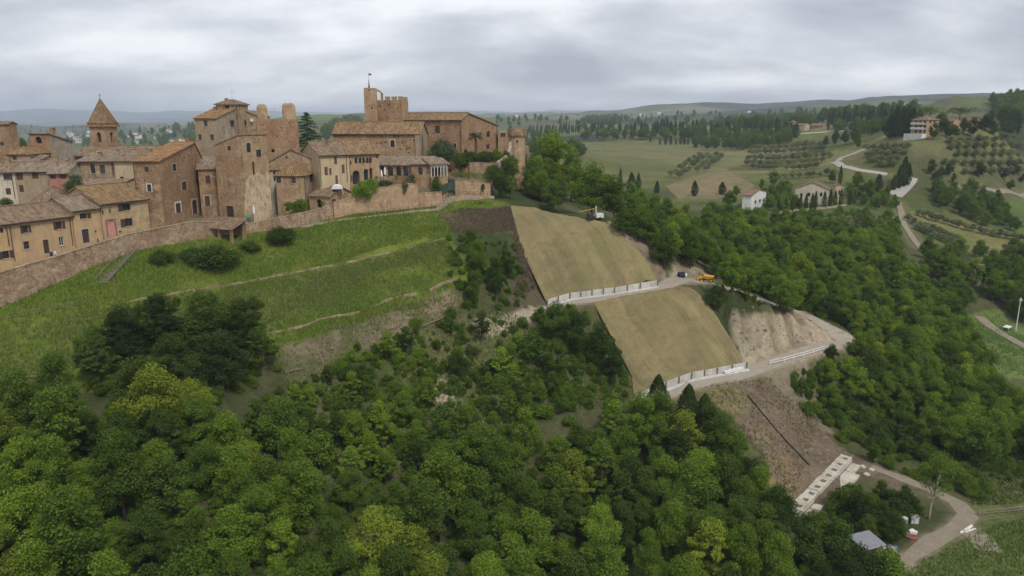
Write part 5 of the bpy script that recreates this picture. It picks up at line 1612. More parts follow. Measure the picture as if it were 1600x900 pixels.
MB().bar((.9, 0, .45), (1.9, 0, .35), .08).build('tow_bar', MATS['iron'], d_)
d_ = machine('water_tank', 'dark water tank with a white end standing on the upper track', 'tank', 1065, 434, 10)
MB().tube([(-.7, 0, .65), (.6, 0, .65)], .6, 14).build('barrel', MATS['cloth_dark'], d_)
MB().tube([(.603, 0, .5), (1.1, 0, .5)], .4, 12).build('end_cap', MATS['pvc_white'], d_)
for x in (-.5, .4): MB().box(x - .12, x + .12, -.55, .55, 0, .2).build('skid', MATS['timber'], d_)

# ---- valley corner, bottom right
def gpath(s): return gline(s)
ribbon('valley_road', gpath(VALLEY_ROADS[0]), 1.1, 'dirt_road', 0.06, rough=.9, label='dirt road bending up from the bottom edge')
ribbon('valley_road', gpath(VALLEY_ROADS[1]), 1.4, 'dirt_road', 0.09, rough=1.0, label='worn dirt turning beside the valley road')
def wonky_box(mb, c, sx, sy, sz, rz):
    ca, sa = math.cos(rz), math.sin(rz)
    vs_ = [(c[0] + ca * x * sx - sa * y * sy, c[1] + sa * x * sx + ca * y * sy, c[2] + z * sz) for z in (0, 1) for x, y in ((-.5, -.5), (.5, -.5), (.5, .5), (-.5, .5))]
    mb.add(vs_, [(0, 3, 2, 1), (4, 5, 6, 7), (0, 1, 5, 4), (1, 2, 6, 5), (2, 3, 7, 6), (3, 0, 4, 7)])
for i, (px, py, rz, lab) in enumerate(((1408, 818, .3, 'white plastic tank in a wire cage, the one nearer the ivy-covered bushes'), (1427, 816, -.2, 'white plastic tank in a wire cage beside the leaning pale tree'))):
    p = hit(px, py); root = empty('cage_tank', p, rz); tag(root, lab, 'tank', 'caged water tanks')
    MB().box(-.5, .5, -.6, .6, .14, 1.15).box(-.15, .15, -.15, .15, 1.1, 1.2).build('tank', MATS['pvc_white'], root)
    MB().box(-.55, .55, -.62, .62, 0, .13).build('pallet', MATS['wood_grey'], root)
    for x in (-.53, 0, .53): MB().tube([(x, -.63, .1), (x, -.63, 1.15), (x, .63, 1.15), (x, .63, .1)], .025, 4, False).build('cage_bar', MATS['galvanised'], root)
for px, py, c in ((1418, 838, 'paint_blue'), (1427, 834, 'canvas_white'), (1423, 841, 'paint_red'), (1398, 858, 'paint_blue')):
    p = hit(px, py); mb = MB()
    for k in range(4): wonky_box(mb, (random.uniform(-.5, .5), random.uniform(-.4, .4), 0), random.uniform(.4, .9), random.uniform(.3, .6), random.uniform(.2, .6), random.uniform(0, 3))
    tag(mb.build('junk_heap', MATS[c], None, p), {'paint_blue': 'blue tarpaulin junk', 'canvas_white': 'white sacks and boards', 'paint_red': 'reddish scrap'}[c] + (' dumped beside the valley road' if px > 1400 else ' lying near the metal-roofed shed'), 'junk')
p = hit(1352, 868); root = empty('tool_shed', p, .35); tag(root, 'little shed with a grey sheet-metal roof among the bushes', 'shed')
MB().box(-1.6, 1.6, -1.3, 1.3, -.3, 2.0).build('wall', MATS['wood_grey'], root)
MB().add([(-1.9, -1.6, 2.05), (1.9, -1.6, 2.05), (1.9, 1.6, 2.55), (-1.9, 1.6, 2.55), (-1.9, -1.6, 2.12), (1.9, -1.6, 2.12), (1.9, 1.6, 2.62), (-1.9, 1.6, 2.62)], [(0, 3, 2, 1), (4, 5, 6, 7), (0, 1, 5, 4), (1, 2, 6, 5), (2, 3, 7, 6), (3, 0, 4, 7)]).build('roof', MATS['sheet_metal'], root)
MB().box(-.5, .4, -1.36, -1.304, -.1, 1.8).build('door', MATS['wood_door'], root)
p = hit(1385, 862); root = empty('stone_pile', p); tag(root, 'heap of pale stones next to the metal-roofed shed', 'stones')
def rock(r_, seed):
    q = random.Random(seed); mb = MB(); n = 7
    for z, s in ((-.3, .8), (.25, 1.0), (.6, .6)): mb.v += [(r_ * s * math.cos(2 * math.pi * k / n) * q.uniform(.8, 1.15), r_ * s * math.sin(2 * math.pi * k / n) * q.uniform(.8, 1.15), r_ * z) for k in range(n)]
    for i in range(2):
        for k in range(n): mb.f.append((i * n + k, i * n + (k + 1) % n, (i + 1) * n + (k + 1) % n, (i + 1) * n + k))
    mb.f.append(tuple(2 * n + k for k in range(n)))
    return mb
for k in range(12):
    o = rock(random.uniform(.25, .5), k).build('stone', MATS['concrete_old'], root); o.location = (random.uniform(-1.1, 1.1), random.uniform(-.8, .8), random.uniform(0, .5))
p = hit(1510, 830); root = empty('plank_heap', p, .5); tag(root, 'whitish planks left lying on the valley road', 'planks')
for k in range(5): MB().bar((-1.4 + .3 * k, .25 * math.sin(k * 2.2), .08 + .05 * k), (1.2 + .2 * k, .4 * math.cos(k * 1.7), .1 + .05 * k), .22, .05).build('plank', MATS['white_trim'], root)
p = hit(1352, 748); 
for k, (px, py) in enumerate(((1354, 742), (1348, 730), (1362, 735))):
    q = hit(px, py); tag(rock(.55, 40 + k).build('rubble_block', MATS['concrete_old'], None, q), ('rough stone block beside the apron of the anchor beam', 'rough stone block at the upper end of the anchor beam', 'rough stone block where the dirt road leaves the anchor beam')[k], 'stone')
fence('field_fence', 'weathered post fence along the valley track at the right edge', gline('1528,806 1560,803 1606,798'), .9, 1.6, 'wood_grey', (.4, .9), .14, .1)
fence('field_fence', 'thin wire fence round the green garden in the bottom right corner', gline('1535,822 1570,817 1606,812'), 1.1, 2.2, 'wood_grey', (.4, .95), .08, .025)
# pole and small site at the far right
pp = hit(1587, 517); ph = 9.5
root = empty('utility_pole', pp); tag(root, 'pale utility pole at the right edge by the green meadow', 'pole')
MB().tube([(0, 0, -.3), (0, 0, ph)], [.16, .1], 7).build('mast', MATS['rail_white'], root); MB().box(-.35, .35, -.2, .1, ph - 1.1, ph - .5).build('transformer', MATS['galvanised'], root)
pp = hit(1576, 517); root = empty('sun_awning', pp, .4); tag(root, 'small red and white canvas shade beside the pale pole', 'awning')
MB().add([(-1.4, -.9, 1.1), (0, -.9, 1.5), (0, .9, 1.5), (-1.4, .9, 1.1)], [(0, 1, 2, 3)]).build('white_cloth', MATS['canvas_white'], root)
MB().add([(0, -.9, 1.5), (1.0, -.9, 1.1), (1.0, .9, 1.1), (0, .9, 1.5)], [(0, 1, 2, 3)]).build('red_cloth', MATS['paint_red'], root)
for x, y, z in ((-1.35, -.85, 1.1), (-1.35, .85, 1.1), (.95, -.85, 1.1), (.95, .85, 1.1)): MB().bar((x, y, -.1), (x, y, z), .07).build('leg', MATS['galvanised'], root)
# ------------------------------------------------------------------ houses, roads and groves on the far hills
def fhouse(name, label, pxl, pxc, pxr, py_base, D, ang, pye, mat, roof='GX', rm='tile_pinkish', rise=1.6, cat='house', matR=None, depth=None, **k):
    h = House(name, label, cat, pxl, pxc, pxr, D, ang, pye, mat, depth=depth, matR=matR, found=1.0)
    return h, (lambda: h.roof(roof, rm, rise, .5, **k))
h, rf = fhouse('farmhouse', 'white farmhouse with a tiled roof above the treetops', 1160.5, 1174.5, 1197, 330, 286, -34, 305.5, 'white_paint', 'GX', rise=1.5)
rf(); h.win('R', 1179, 313, 1182, 318, 'w').win('R', 1186, 311.5, 1189, 316, 'w').win('R', 1192, 310.5, 1195, 315, 'w').done()
h, rf = fhouse('ruined_house', 'roofed old house with pale flaking front behind the cypress row', 1243, 1296, None, 320, 312, -24, 296, 'plaster_white', 'GY', rise=2.9, depth=9)
rf(); h.win('F', 1250, 302, 1254, 308, 'o').win('F', 1262, 301, 1266, 307, 'o').win('F', 1281, 301, 1285, 307, 'o').done()
h, rf = fhouse('chapel', 'narrow cream chapel front at the right end of the cypress row', 1306, 1318.5, 1323, 313, 318, -12, 290, 'plaster_cream', 'GY', rise=.6)
rf(); h.win('F', 1310, 297, 1313, 304, 'aw').done()
h, rf = fhouse('villa', 'terracotta villa with white balconies on the wooded hilltop', 1425.5, 1449, 1468, 213, 402, -66, 187, 'brick_pale', 'HIP', rise=2.0)
rf()
for y0, y1 in ((188.5, 193), (196, 200), (203, 207.5)):
    for x0 in (1429, 1436, 1443): h.win('F', x0, y0, x0 + 3.6, y1, 'w')
    for x0 in (1453, 1459): h.win('R', x0, y0 - .5, x0 + 2.2, y1 - .5, 'w')
for y0 in (194, 201.5):
    v_ = h.uv('F', 1437, y0)[1]
    MB().box(.4, h.L - .2, -1.5, -.004, v_ - .2, v_).box(.4, h.L - .2, -1.5, -1.42, v_ + .003, v_ + .9).build('balcony', MATS['white_paint'], h.root)
v_ = h.uv('F', 1437, 209)[1]
MB().box(-1.5, h.L + .4, -3.4, -.004, -1, v_).build('terrace', MATS['white_paint'], h.root)
h.done()
h, rf = fhouse('outbuilding', 'brown tiled outbuilding right of the terracotta villa', 1472, 1490, 1502, 205, 412, -62, 189, 'brick_tan', 'GX', rise=1.6); rf(); h.win('F', 1478, 194, 1481, 198, 'w').done()
h, rf = fhouse('outbuilding', 'half hidden brick house under the umbrella pines', 1508, 1524, 1534, 203, 420, -64, 188, 'brick_tan', 'GX', rise=1.6); rf(); h.win('F', 1514, 192, 1517, 196, 'w').done()
h, rf = fhouse('farmhouse', 'cream farmhouse with a small tower on the ridge', 1244, 1258, 1265, 204, 700, -50, 195.5, 'plaster_cream', 'GX', rise=1.6); rf(); h.done()
h, rf = fhouse('farmhouse', 'long brown farmhouse on the ridge next to the cream one', 1266, 1286, 1295, 204, 705, -48, 196, 'brick_tan', 'GX', rise=1.8); rf(); h.done()
h, rf = fhouse('farm_tower', 'little tiled tower house rising over the ridge farm', 1234, 1240, 1245, 204, 715, -50, 190.5, 'brick_tan', 'HIP', rise=1.2); rf(); h.done()
h, rf = fhouse('cottage', 'low cottage with a pink tiled roof in the trees at the right', 1538, 1554, 1564, 281, 405, -60, 274, 'plaster_beige', 'GX', rise=1.6); rf(); h.win('F', 1545, 276, 1548, 279.5, 'w').done()
h, rf = fhouse('cottage', 'long low barn left of the pink-roofed cottage', 1500, 1524, None, 281, 410, -36, 275, 'stone_grey', 'GX', 'tile_grey', rise=1.2, depth=6); rf(); h.done()
h, rf = fhouse('cottage', 'grey-roofed shack in the orchard below the villa road', 1315, 1326, 1333, 222, 520, -55, 218.5, 'white_paint', 'GX', 'tile_grey', rise=.9); rf(); h.done()
h, rf = fhouse('cottage', 'dark shed with a metal roof half hidden in the grove at the right edge', 1505, 1524, 1536, 428, 214, -60, 418, 'wood_grey', 'SB', 'tile_grey', rise=.6); rf(); h.done()
wall_strip('cemetery_wall', 'low pale wall in front of the cypress row', 'wall', [hit(a, b) + Vector((0, 0, .8)) for a, b in ((1214, 334), (1240, 331), (1270, 328), (1300, 325), (1322, 322))], 'stone_pale', .4, coping=None, batter=.05)
# scattered houses of the far valley
r_ = random.Random(4)
gm = MB().box(-4, 4, -3, 3, -2, 5); gm_me = gm.mesh('wall', MATS['white_paint'])
gr_me = mesh('roof', [(-4.3, -3.4, 4.9), (4.3, -3.4, 4.9), (4.3, 0, 6.6), (-4.3, 0, 6.6), (-4.3, 3.4, 4.9), (4.3, 3.4, 4.9)], [(0, 1, 2, 3), (3, 2, 5, 4)], MATS['tile_pinkish'], [(0, 0), (8, 0), (8, 4), (0, 4), (0, 0), (8, 0)])
FARH = [(264, 205, 'cream house alone on the far green hill behind the big brick house', 1.6), (585, 208, 'white house on the wooded hill behind the church nave', 1.0), (1003, 181, 'white villa on the far hills left of the ridge farm', 2.2), (1030, 178, 'pale farm right of the far white villa', 1.8), (1240, 158, 'pale house on the distant right-hand skyline', 1.6), (806, 183, 'white farm on the skyline right of the palace', 2.4), (1170, 176, 'pale farm on the far wooded ridge', 1.6)]
def far_house(px, py, label, sc, rz, group=None):
    p = hit(px, py, dmin=260); sc = sc * max(.6, p.y / 3000)
    root = empty('far_house', p, rz); root.scale = (sc, sc, sc * .9)
    link(bpy.data.objects.new('wall', gm_me), root); link(bpy.data.objects.new('roof', gr_me), root)
    tag(root, label, 'house', group)
for px, py, lab, sc in FARH: far_house(px, py, lab, sc, r_.uniform(-.5, .5))
for i in range(34):
    px = r_.choice((r_.gauss(205, 18), r_.gauss(120, 14), r_.gauss(285, 12))); py = r_.uniform(206, 226)
    far_house(px, py, 'tiny pale house of the town spread over the distant valley', r_.uniform(1.0, 2.2), r_.uniform(0, 3), 'far valley town')

# roads and tracks over the hills
ribbon('country_road', gline('1352,233 1335,240 1312,248 1304,254 1315,260 1340,266 1368,270 1386,273'), 2.0, 'pale_road', .25, step=5, label='pale country road bending round the olive hill')
ribbon('country_road', gline('1424,277 1420,284 1413,292 1405,300 1398,306'), 3.0, 'pale_road', .2, step=4, label='pale straight road by the dark cypresses')
ribbon('country_road', gline('1403,316 1408,330 1411,348 1418,360 1430,378 1444,394'), 1.3, 'dirt_road', .2, step=3, label='dirt lane running down into the wood')
ribbon('country_road', gline('1497,292 1520,295 1560,300 1606,305'), 1.6, 'dirt_road', .25, step=4, label='dirt path across the field at the right')
ribbon('country_road', gline('1226,212 1260,209 1300,206 1340,204'), 3.0, 'pale_road', .4, step=8, label='pale road along the far ridge')
ribbon('country_road', gline('1530,495 1550,512 1580,530 1610,546'), 1.7, 'dirt_road', .12, step=2, label='dirt lane beside the green meadow')
# ------------------------------------------------------------------ vegetation
def leaf_mat(name, rough=0.75, trans=0.28):
    t = NT(name)
    oi = t.new('ShaderNodeObjectInfo'); geo = t.new('ShaderNodeNewGeometry')
    isl = geo.outputs['Random Per Island']
    c = t.mix(1.0, oi.outputs['Color'], t.ramp(isl, [(0.0, (0.72, 0.76, 0.66)), (0.6, (1.02, 1.02, 1.0)), (1.0, (1.36, 1.3, 1.15))]), 'MULTIPLY')
    n = t.noise(t.coord('Object'), 0.55, 3, 0.6)
    c = t.mix(0.8, c, t.ramp(n, [(0.32, (0.72, 0.78, 0.78)), (0.68, (1.28, 1.2, 1.05))]), 'MULTIPLY')
    c = t.mix(0.9, c, t.ramp(oi.outputs['Random'], [(0.0, (0.68, 0.72, 0.78)), (0.5, (1.0, 1.0, 1.0)), (1.0, (1.3, 1.27, 1.0))]), 'MULTIPLY')
    t.color(c, rough, 0.07)
    tr = t.new('ShaderNodeBsdfTranslucent'); t.link(t.mix(1.0, c, (1.25, 1.2, 0.7), 'MULTIPLY'), tr.inputs['Color'])
    mx = t.new('ShaderNodeMixShader'); mx.inputs[0].default_value = trans
    t.link(t.b.outputs[0], mx.inputs[1]); t.link(tr.outputs[0], mx.inputs[2])
    t.link(mx.outputs[0], t.n['Material Output'].inputs['Surface'])
    return t.m
leaf_mat('foliage')
# a mass whose own pieces differ in colour (attribute on the mesh)
t = NT('foliage_mass')
at_ = t.new('ShaderNodeVertexColor'); at_.layer_name = 'leaf_color'
isl = t.new('ShaderNodeNewGeometry').outputs['Random Per Island']
c = t.mix(1.0, at_.outputs['Color'], t.ramp(isl, [(0.0, (0.6, 0.62, 0.55)), (1.0, (1.45, 1.4, 1.3))]), 'MULTIPLY')
t.color(c, 0.85, 0.15)

def rdirs(n, r_):
    v = r_.normal(size=(n, 3)); return v / np.linalg.norm(v, axis=1, keepdims=True)
def leaf_quads(C, N, size, r_, asp=0.55):
    """a small folded leaf spray at every centre"""
    n = len(C)
    a = np.cross(N, rdirs(n, r_)); a /= np.linalg.norm(a, axis=1, keepdims=True) + 1e-9
    b = np.cross(N, a)
    s = (size * r_.uniform(0.7, 1.3, n))[:, None]
    V = np.stack([C - a * s * .5, C + b * s * .5 * asp + N * s * .08, C + a * s * .5 - N * s * .12, C - b * s * .5 * asp + N * s * .08], 1).reshape(-1, 3)
    F = np.arange(4 * n).reshape(n, 4)
    return V, F
def crown_points(lobes, n, r_, up=0.25, inner=0.5, outer=1.3):
    """leaf centres and normals spread over the outer part of many lobes"""
    lobes = np.asarray(lobes, float)          # x y z rx rz
    w = lobes[:, 3] ** 2; w = w / w.sum()
    k = r_.choice(len(lobes), n, p=w)
    d = rdirs(n, r_); d[:, 2] = d[:, 2] + up; d /= np.linalg.norm(d, axis=1, keepdims=True)
    rr = r_.uniform(inner, outer, n)
    L = lobes[k]
    C = L[:, :3] + d * rr[:, None] * np.stack([L[:, 3], L[:, 3], L[:, 4]], 1)
    nn = d * .55 + rdirs(n, r_) * .8; nn[:, 2] += .45
    nn /= np.linalg.norm(nn, axis=1, keepdims=True)
    return C, nn
def broadleaf_lobes(h, rad, base, nl, r_, lr=(0.26, 0.42), flat=0.8):
    out = []
    cz = (h + base) / 2; hz = (h - base) / 2
    for i in range(nl):
        d = rdirs(1, r_)[0]
        q = r_.uniform(.35, .82)
        z = d[2] * q
        taper = 1.0 - 0.35 * max(0, z)
        lr_ = r_.uniform(*lr) * rad
        out.append((d[0] * q * rad * taper, d[1] * q * rad * taper, cz + z * hz, lr_, lr_ * flat))
    out.append((0, 0, h - rad * .32, rad * .36, rad * .32))
    return out
def trunk_mesh(h, base, r0, lobes, r_, mat='bark', lean=0.0):
    mb = MB()
    top = Vector((lean * h, 0, h * .72))
    pts = [Vector((0, 0, -.5))]
    for i in range(1, 6):
        f = i / 5; pts.append(Vector((lean * h * f * f + r_.uniform(-.08, .08), r_.uniform(-.08, .08), -.5 + (top.z + .5) * f)))
    mb.tube(pts, [r0 * 1.25, r0, r0 * .85, r0 * .7, r0 * .5, r0 * .2], 7)
    for L in lobes[:9]:
        e = Vector(L[:3]); st = pts[2].lerp(pts[4], r_.uniform(0, .8))
        mid = st.lerp(e, .5) + Vector((0, 0, -.12 * (e - st).length))
        mb.tube([st, mid, e], [r0 * .42, r0 * .28, r0 * .1], 5)
    return mb.mesh('trunk', MATS[mat], True)
class Kind:
    pass
def make_kind(seed, h, rad, base, nl, nleaf, size, lr=(.26, .42), flat=.8, bark='bark', up=.25, lean=0., asp=.55, lod=700):
    r_ = np.random.default_rng(seed)
    k = Kind(); k.h = h; k.rad = rad; k.cz = (h + base) / 2
    lobes = broadleaf_lobes(h, rad, base, nl, r_, lr, flat)
    if lean: lobes = [(x + lean * h * (z / h) ** 2, y, z, a, b) for x, y, z, a, b in lobes]
    C, N = crown_points(lobes, nleaf, r_, up)
    V, F = leaf_quads(C, N, size, r_, asp)
    k.crown = np_mesh('crown', V, F, MATS['foliage'])
    k.trunk = trunk_mesh(h, base, .045 * h ** .85 * .5, lobes, r_, bark, lean)
    C, N = crown_points(lobes, lod, r_, up, .8)
    k.lodV, k.lodF = leaf_quads(C, N, size * math.sqrt(nleaf / lod) * .62, r_, .8)
    # one joined mesh for trees too far off to show their parts
    C, N = crown_points(lobes, int(nleaf * .7), r_, up)
    V, F = leaf_quads(C, N, size * 1.2, r_, asp)
    me = np_mesh('tree', V, F, MATS['foliage'])
    tm = k.trunk
    nv = len(V)
    tv = np.empty(len(tm.vertices) * 3, np.float32); tm.vertices.foreach_get('co', tv)
    full = mesh('tree', list(map(tuple, V)) + list(map(tuple, tv.reshape(-1, 3))), [tuple(q) for q in F] + [tuple(i + nv for i in p.vertices) for p in tm.polygons], MATS['foliage'])
    full.materials.append(MATS[bark])
    mi = np.zeros(len(full.polygons), np.int32); mi[len(F):] = 1
    full.polygons.foreach_set('material_index', mi)
    bpy.data.meshes.remove(me)
    k.joined = full
    return k
BROAD = [make_kind(101, 8.0, 3.4, .7, 42, 15000, .225, (.17, .30), .75), make_kind(102, 9.0, 3.1, .8, 44, 14500, .22, (.15, .28), .85), make_kind(103, 7.0, 3.4, .4, 46, 14500, .21, (.15, .27), .7),
         make_kind(104, 9.5, 3.9, .8, 60, 17500, .225, (.12, .23), .6), make_kind(105, 6.5, 2.6, .5, 34, 11000, .21, (.17, .3), .8), make_kind(106, 8.5, 2.5, .5, 40, 12500, .21, (.18, .32), 1.0)]
LOOSE = [make_kind(111, 8.0, 3.0, .9, 58, 7500, .25, (.09, .18), .5), make_kind(112, 7.0, 2.7, .6, 52, 6500, .25, (.09, .18), .5)]
SHRUB = [make_kind(121, 3.0, 1.9, .0, 14, 4200, .2, (.3, .45), .8), make_kind(122, 2.4, 1.8, .0, 16, 3600, .2, (.25, .4), .7), make_kind(123, 3.4, 1.5, .1, 20, 3600, .2, (.2, .34), .8)]
DENSE = [make_kind(131, 3.0, 2.4, -.2, 40, 8500, .19, (.2, .36), .75), make_kind(132, 2.8, 2.3, -.2, 38, 8000, .19, (.2, .36), .8)]
OLIVE = [make_kind(141, 4.0, 2.1, .8, 16, 1500, .34, (.28, .42), .8, lod=110), make_kind(142, 3.8, 2.3, .7, 18, 1500, .34, (.25, .4), .75, lod=110)]
REED = [make_kind(151, 4.5, 1.5, .0, 26, 3200, .34, (.2, .3), 1.6, asp=.25)]

def cypress_kind(seed, h, rad, n, size):
    r_ = np.random.default_rng(seed); k = Kind(); k.h = h; k.rad = rad; k.cz = h * .5
    f = r_.uniform(0, 1, n) ** .85
    prof = np.minimum(1, (1 - f) * 1.9) ** .7 * np.minimum(1, .45 + f * 3.2)
    th = r_.uniform(0, 2 * np.pi, n); rr = rad * prof * r_.uniform(.7, 1.08, n) * (1 + .15 * np.sin(th * 3 + f * 9))
    C = np.stack([rr * np.cos(th), rr * np.sin(th), .3 + f * (h - .3)], 1)
    N = np.stack([np.cos(th), np.sin(th), .5 + 0 * f], 1) + rdirs(n, r_) * .6; N /= np.linalg.norm(N, axis=1, keepdims=True)
    V, F = leaf_quads(C, N, size, r_, .5)
    k.crown = np_mesh('crown', V, F, MATS['foliage'])
    k.trunk = MB().tube([(0, 0, -.4), (0, 0, h * .7)], [.2, .05], 6).mesh('trunk', MATS['bark'])
    sel = r_.choice(n, min(n, 130), replace=False)
    k.lodV, k.lodF = leaf_quads(C[sel], N[sel], size * math.sqrt(n / len(sel)) * .55, r_, .6)
    tm = k.trunk; nv = len(V)
    full = mesh('tree', list(map(tuple, V)) + [tuple(q.co) for q in tm.vertices], [tuple(q) for q in F] + [tuple(i + nv for i in p.vertices) for p in tm.polygons], MATS['foliage'])
    full.materials.append(MATS['bark']); mi = np.zeros(len(full.polygons), np.int32); mi[len(F):] = 1; full.polygons.foreach_set('material_index', mi)
    k.joined = full
    return k
CYP = [cypress_kind(161, 9, 1.0, 1500, .42), cypress_kind(162, 10, 1.25, 1500, .45)]
CONE = [cypress_kind(163, 8, 2.0, 5000, .30)]

used_xy = []
def tree(kind, name, p, sc, color, label, cat='tree', group=None, parts=True, rz=None, sxy=1.0):
    """one tree of its own at p: with trunk and crown as parts when near, else one mesh"""
    rz = random.uniform(0, 6.28) if rz is None else rz
    v = random.uniform(.86, 1.14)
    col = (color[0] * v, color[1] * v, color[2] * v, 1)
    if parts:
        o = empty(name, p, rz); o.scale = (sc * sxy, sc * sxy, sc)
        tr = bpy.data.objects.new('trunk', kind.trunk); link(tr, o)
        cr_ = bpy.data.objects.new('crown', kind.crown); link(cr_, o); cr_.color = col
    else:
        o = obj(name, kind.joined, None, p, rz); o.scale = (sc * sxy, sc * sxy, sc); o.color = col
    tag(o, label, cat, group)
    used_xy.append((p[0], p[1], kind.rad * sc * sxy))
    return o
def clear(x, y, r_, k=0.55):
    return all((x - a) ** 2 + (y - b) ** 2 > (k * (r_ + c)) ** 2 for a, b, c in used_xy)
def plant(kinds, name, px, py, hgt, color, label, cat='tree', group=None, parts=True, sxy=1.0, rz=None, i=None, dmin=40):
    """put a tree so that its crown stands where the photo shows it"""
    k = kinds[random.randrange(len(kinds)) if i is None else i]; sc = hgt / k.h
    p = hit(px, py, k.cz * sc, dmin)
    return tree(k, name, (p.x, p.y, p.z - .1), sc, color, label, cat, group, parts, rz, sxy)
G_DARK = (0.070, 0.114, 0.024); G_MID = (0.105, 0.170, 0.026); G_LIGHT = (0.150, 0.234, 0.030); G_YEL = (0.195, 0.25, 0.036); G_DEEP = (0.045, 0.075, 0.020); G_OLIVE = (0.185, 0.215, 0.12); G_BLUE = (0.085, 0.118, 0.06); G_GREY = (0.18, 0.20, 0.115)
TONES = {'dark green': G_DARK, 'mid green': G_MID, 'light green': G_LIGHT, 'yellow-green': G_YEL, 'deep green': G_DEEP}

NOTREE = [TERRACE, [(797, 323), (945, 349), (1030, 440), (856, 478), (815, 390)], [(925, 474), (1063, 446), (1095, 458), (1160, 570), (992, 622), (960, 512)], DIRTSLOPE, [(800, 315), (985, 330), (990, 372), (940, 352), (800, 335)],
          [(1125, 485), (1250, 495), (1310, 530), (1290, 550), (1165, 580), (1140, 530)], [(1380, 905), (1450, 845), (1500, 812), (1380, 730), (1520, 780), (1560, 840), (1450, 905)], [(1520, 790), (1640, 780), (1640, 905), (1460, 905)], [(1480, 500), (1560, 485), (1650, 560), (1650, 600), (1560, 590)]]
def ok_spot(p, r_, pad=1.5):
    q = proj(np.array([p.x]), np.array([p.y]), np.array([p.z]))
    for poly in NOTREE:
        if in_poly(q[0], q[1], poly)[0] and p.y < 240: return False
    for ln, hw in TRACKS:
        if seg_dist(np.array([p.x]), np.array([p.y]), ln)[0][0] < hw + pad: return False
    if in_poly(np.array([p.x]), np.array([p.y]), TOWN_POLY)[0]: return False
    return True
def spot_words(px, py, h_, hr, regions):
    best = min(regions, key=lambda q: (px - q[0]) ** 2 + (py - q[1]) ** 2)
    f = (h_ - hr[0]) / (hr[1] - hr[0] + 1e-6)
    return ('tall ' if f > .66 else 'small ' if f < .33 else ''), best[2]
LABELLED = []
def wood(poly, n, kinds, tones, hr, name, where, group, parts=True, tries=12, k=.55, pad=1.5, cat='tree', what='broadleaf tree', regions=None):
    xs = [q[0] for q in poly]; ys = [q[1] for q in poly]
    made = 0
    for _ in range(n * tries):
        if made >= n: break
        px, py = random.uniform(min(xs), max(xs)), random.uniform(min(ys), max(ys))
        if not in_poly(np.array([px]), np.array([py]), poly)[0]: continue
        kd = random.choice(kinds); h_ = random.uniform(*hr); sc = h_ / kd.h
        p = hit(px, py, kd.cz * sc)
        if not clear(p.x, p.y, kd.rad * sc, k) or not ok_spot(p, kd.rad * sc, pad): continue
        tn = random.choices(list(tones), list(tones.values()))[0]
        big, wh = spot_words(px, py, h_, hr, regions) if regions else ('', where)
        o = tree(kd, name, (p.x, p.y, p.z - .1), sc, TONES[tn], big + tn + ' ' + what + ' ' + wh, cat, group, parts)
        LABELLED.append((o, px))
        made += 1
    return made

# --- trees one can pick out
plant(BROAD, 'broadleaf_tree', 862, 252, 18, G_LIGHT, 'tall bright green tree nearest the round bastion', sxy=1.1, i=3, dmin=181)
plant(BROAD, 'broadleaf_tree', 835, 275, 10, G_LIGHT, 'bright green tree just right of the bastion foot', i=0, dmin=183)
plant(BROAD, 'broadleaf_tree', 818, 262, 9, G_MID, 'green tree at the foot of the round bastion', i=4, dmin=186)
plant(BROAD, 'broadleaf_tree', 893, 270, 15, G_LIGHT, 'second tall bright tree along the crest above the upper mat', i=1, dmin=181)
plant(BROAD, 'broadleaf_tree', 925, 294, 13.5, G_MID, 'mid green crest tree behind the drilling rig', i=2, dmin=179)
plant(BROAD, 'broadleaf_tree', 865, 305, 8, G_MID, 'lower tree standing behind the top edge of the upper mat', i=4, dmin=177)
plant(BROAD, 'broadleaf_tree', 960, 310, 11, G_DARK, 'dark crest tree right of the compressor', i=3, dmin=177)
plant(BROAD, 'broadleaf_tree', 1040, 388, 8.5, G_DARK, 'dark round tree at the right edge of the upper mat', i=0)
plant(BROAD, 'broadleaf_tree', 1120, 462, 5.5, G_DARK, 'dark rounded tree overhanging the lower mat by the dumper', i=2)
for q, (x, y, hh, tn, lab) in enumerate(((190, 520, 9, G_DEEP, 'leftmost tree of the big dark clump on the grass slope'), (250, 505, 10, G_DEEP, 'tree of the big dark clump below the terrace edging, second from its left'), (315, 500, 10, G_DARK, 'topmost tree in the middle of the big dark clump'),
        (375, 505, 9, G_DEEP, 'tree at the upper right of the big dark clump'), (405, 545, 8, G_DARK, 'rightmost tree of the big dark clump beside the brown bank'), (345, 560, 9, G_DEEP, 'tree low in the middle of the big dark clump'),
        (270, 565, 9, G_DEEP, 'tree low in the left half of the big dark clump'), (150, 560, 8, G_DARK, 'low tree at the left foot of the big dark clump'), (215, 600, 8, G_DARK, 'loose tree below the left foot of the big dark clump'))):
    plant([BROAD[3], LOOSE[0], BROAD[2]], 'dark_tree', x, y, hh, tn, lab, group='big dark clump below the terraces', i=q % 3, sxy=1.12)
for x, y, hh, tn, lab in ((735, 372, 5, G_MID, 'low tree at the top of the thicket beside the upper mat'), (748, 402, 8, G_MID, 'tree in the middle of the thicket left of the upper mat'), (775, 430, 8, G_DARK, 'dark tree at the right side of the thicket left of the upper mat'), (738, 448, 7, G_DARK, 'dark tree at the foot of the thicket left of the upper mat'), (790, 408, 6, G_DARK, 'slim dark tree touching the left edge of the upper mat')):
    plant(BROAD, 'broadleaf_tree', x, y, hh, tn, lab, group='thicket left of the upper mat')
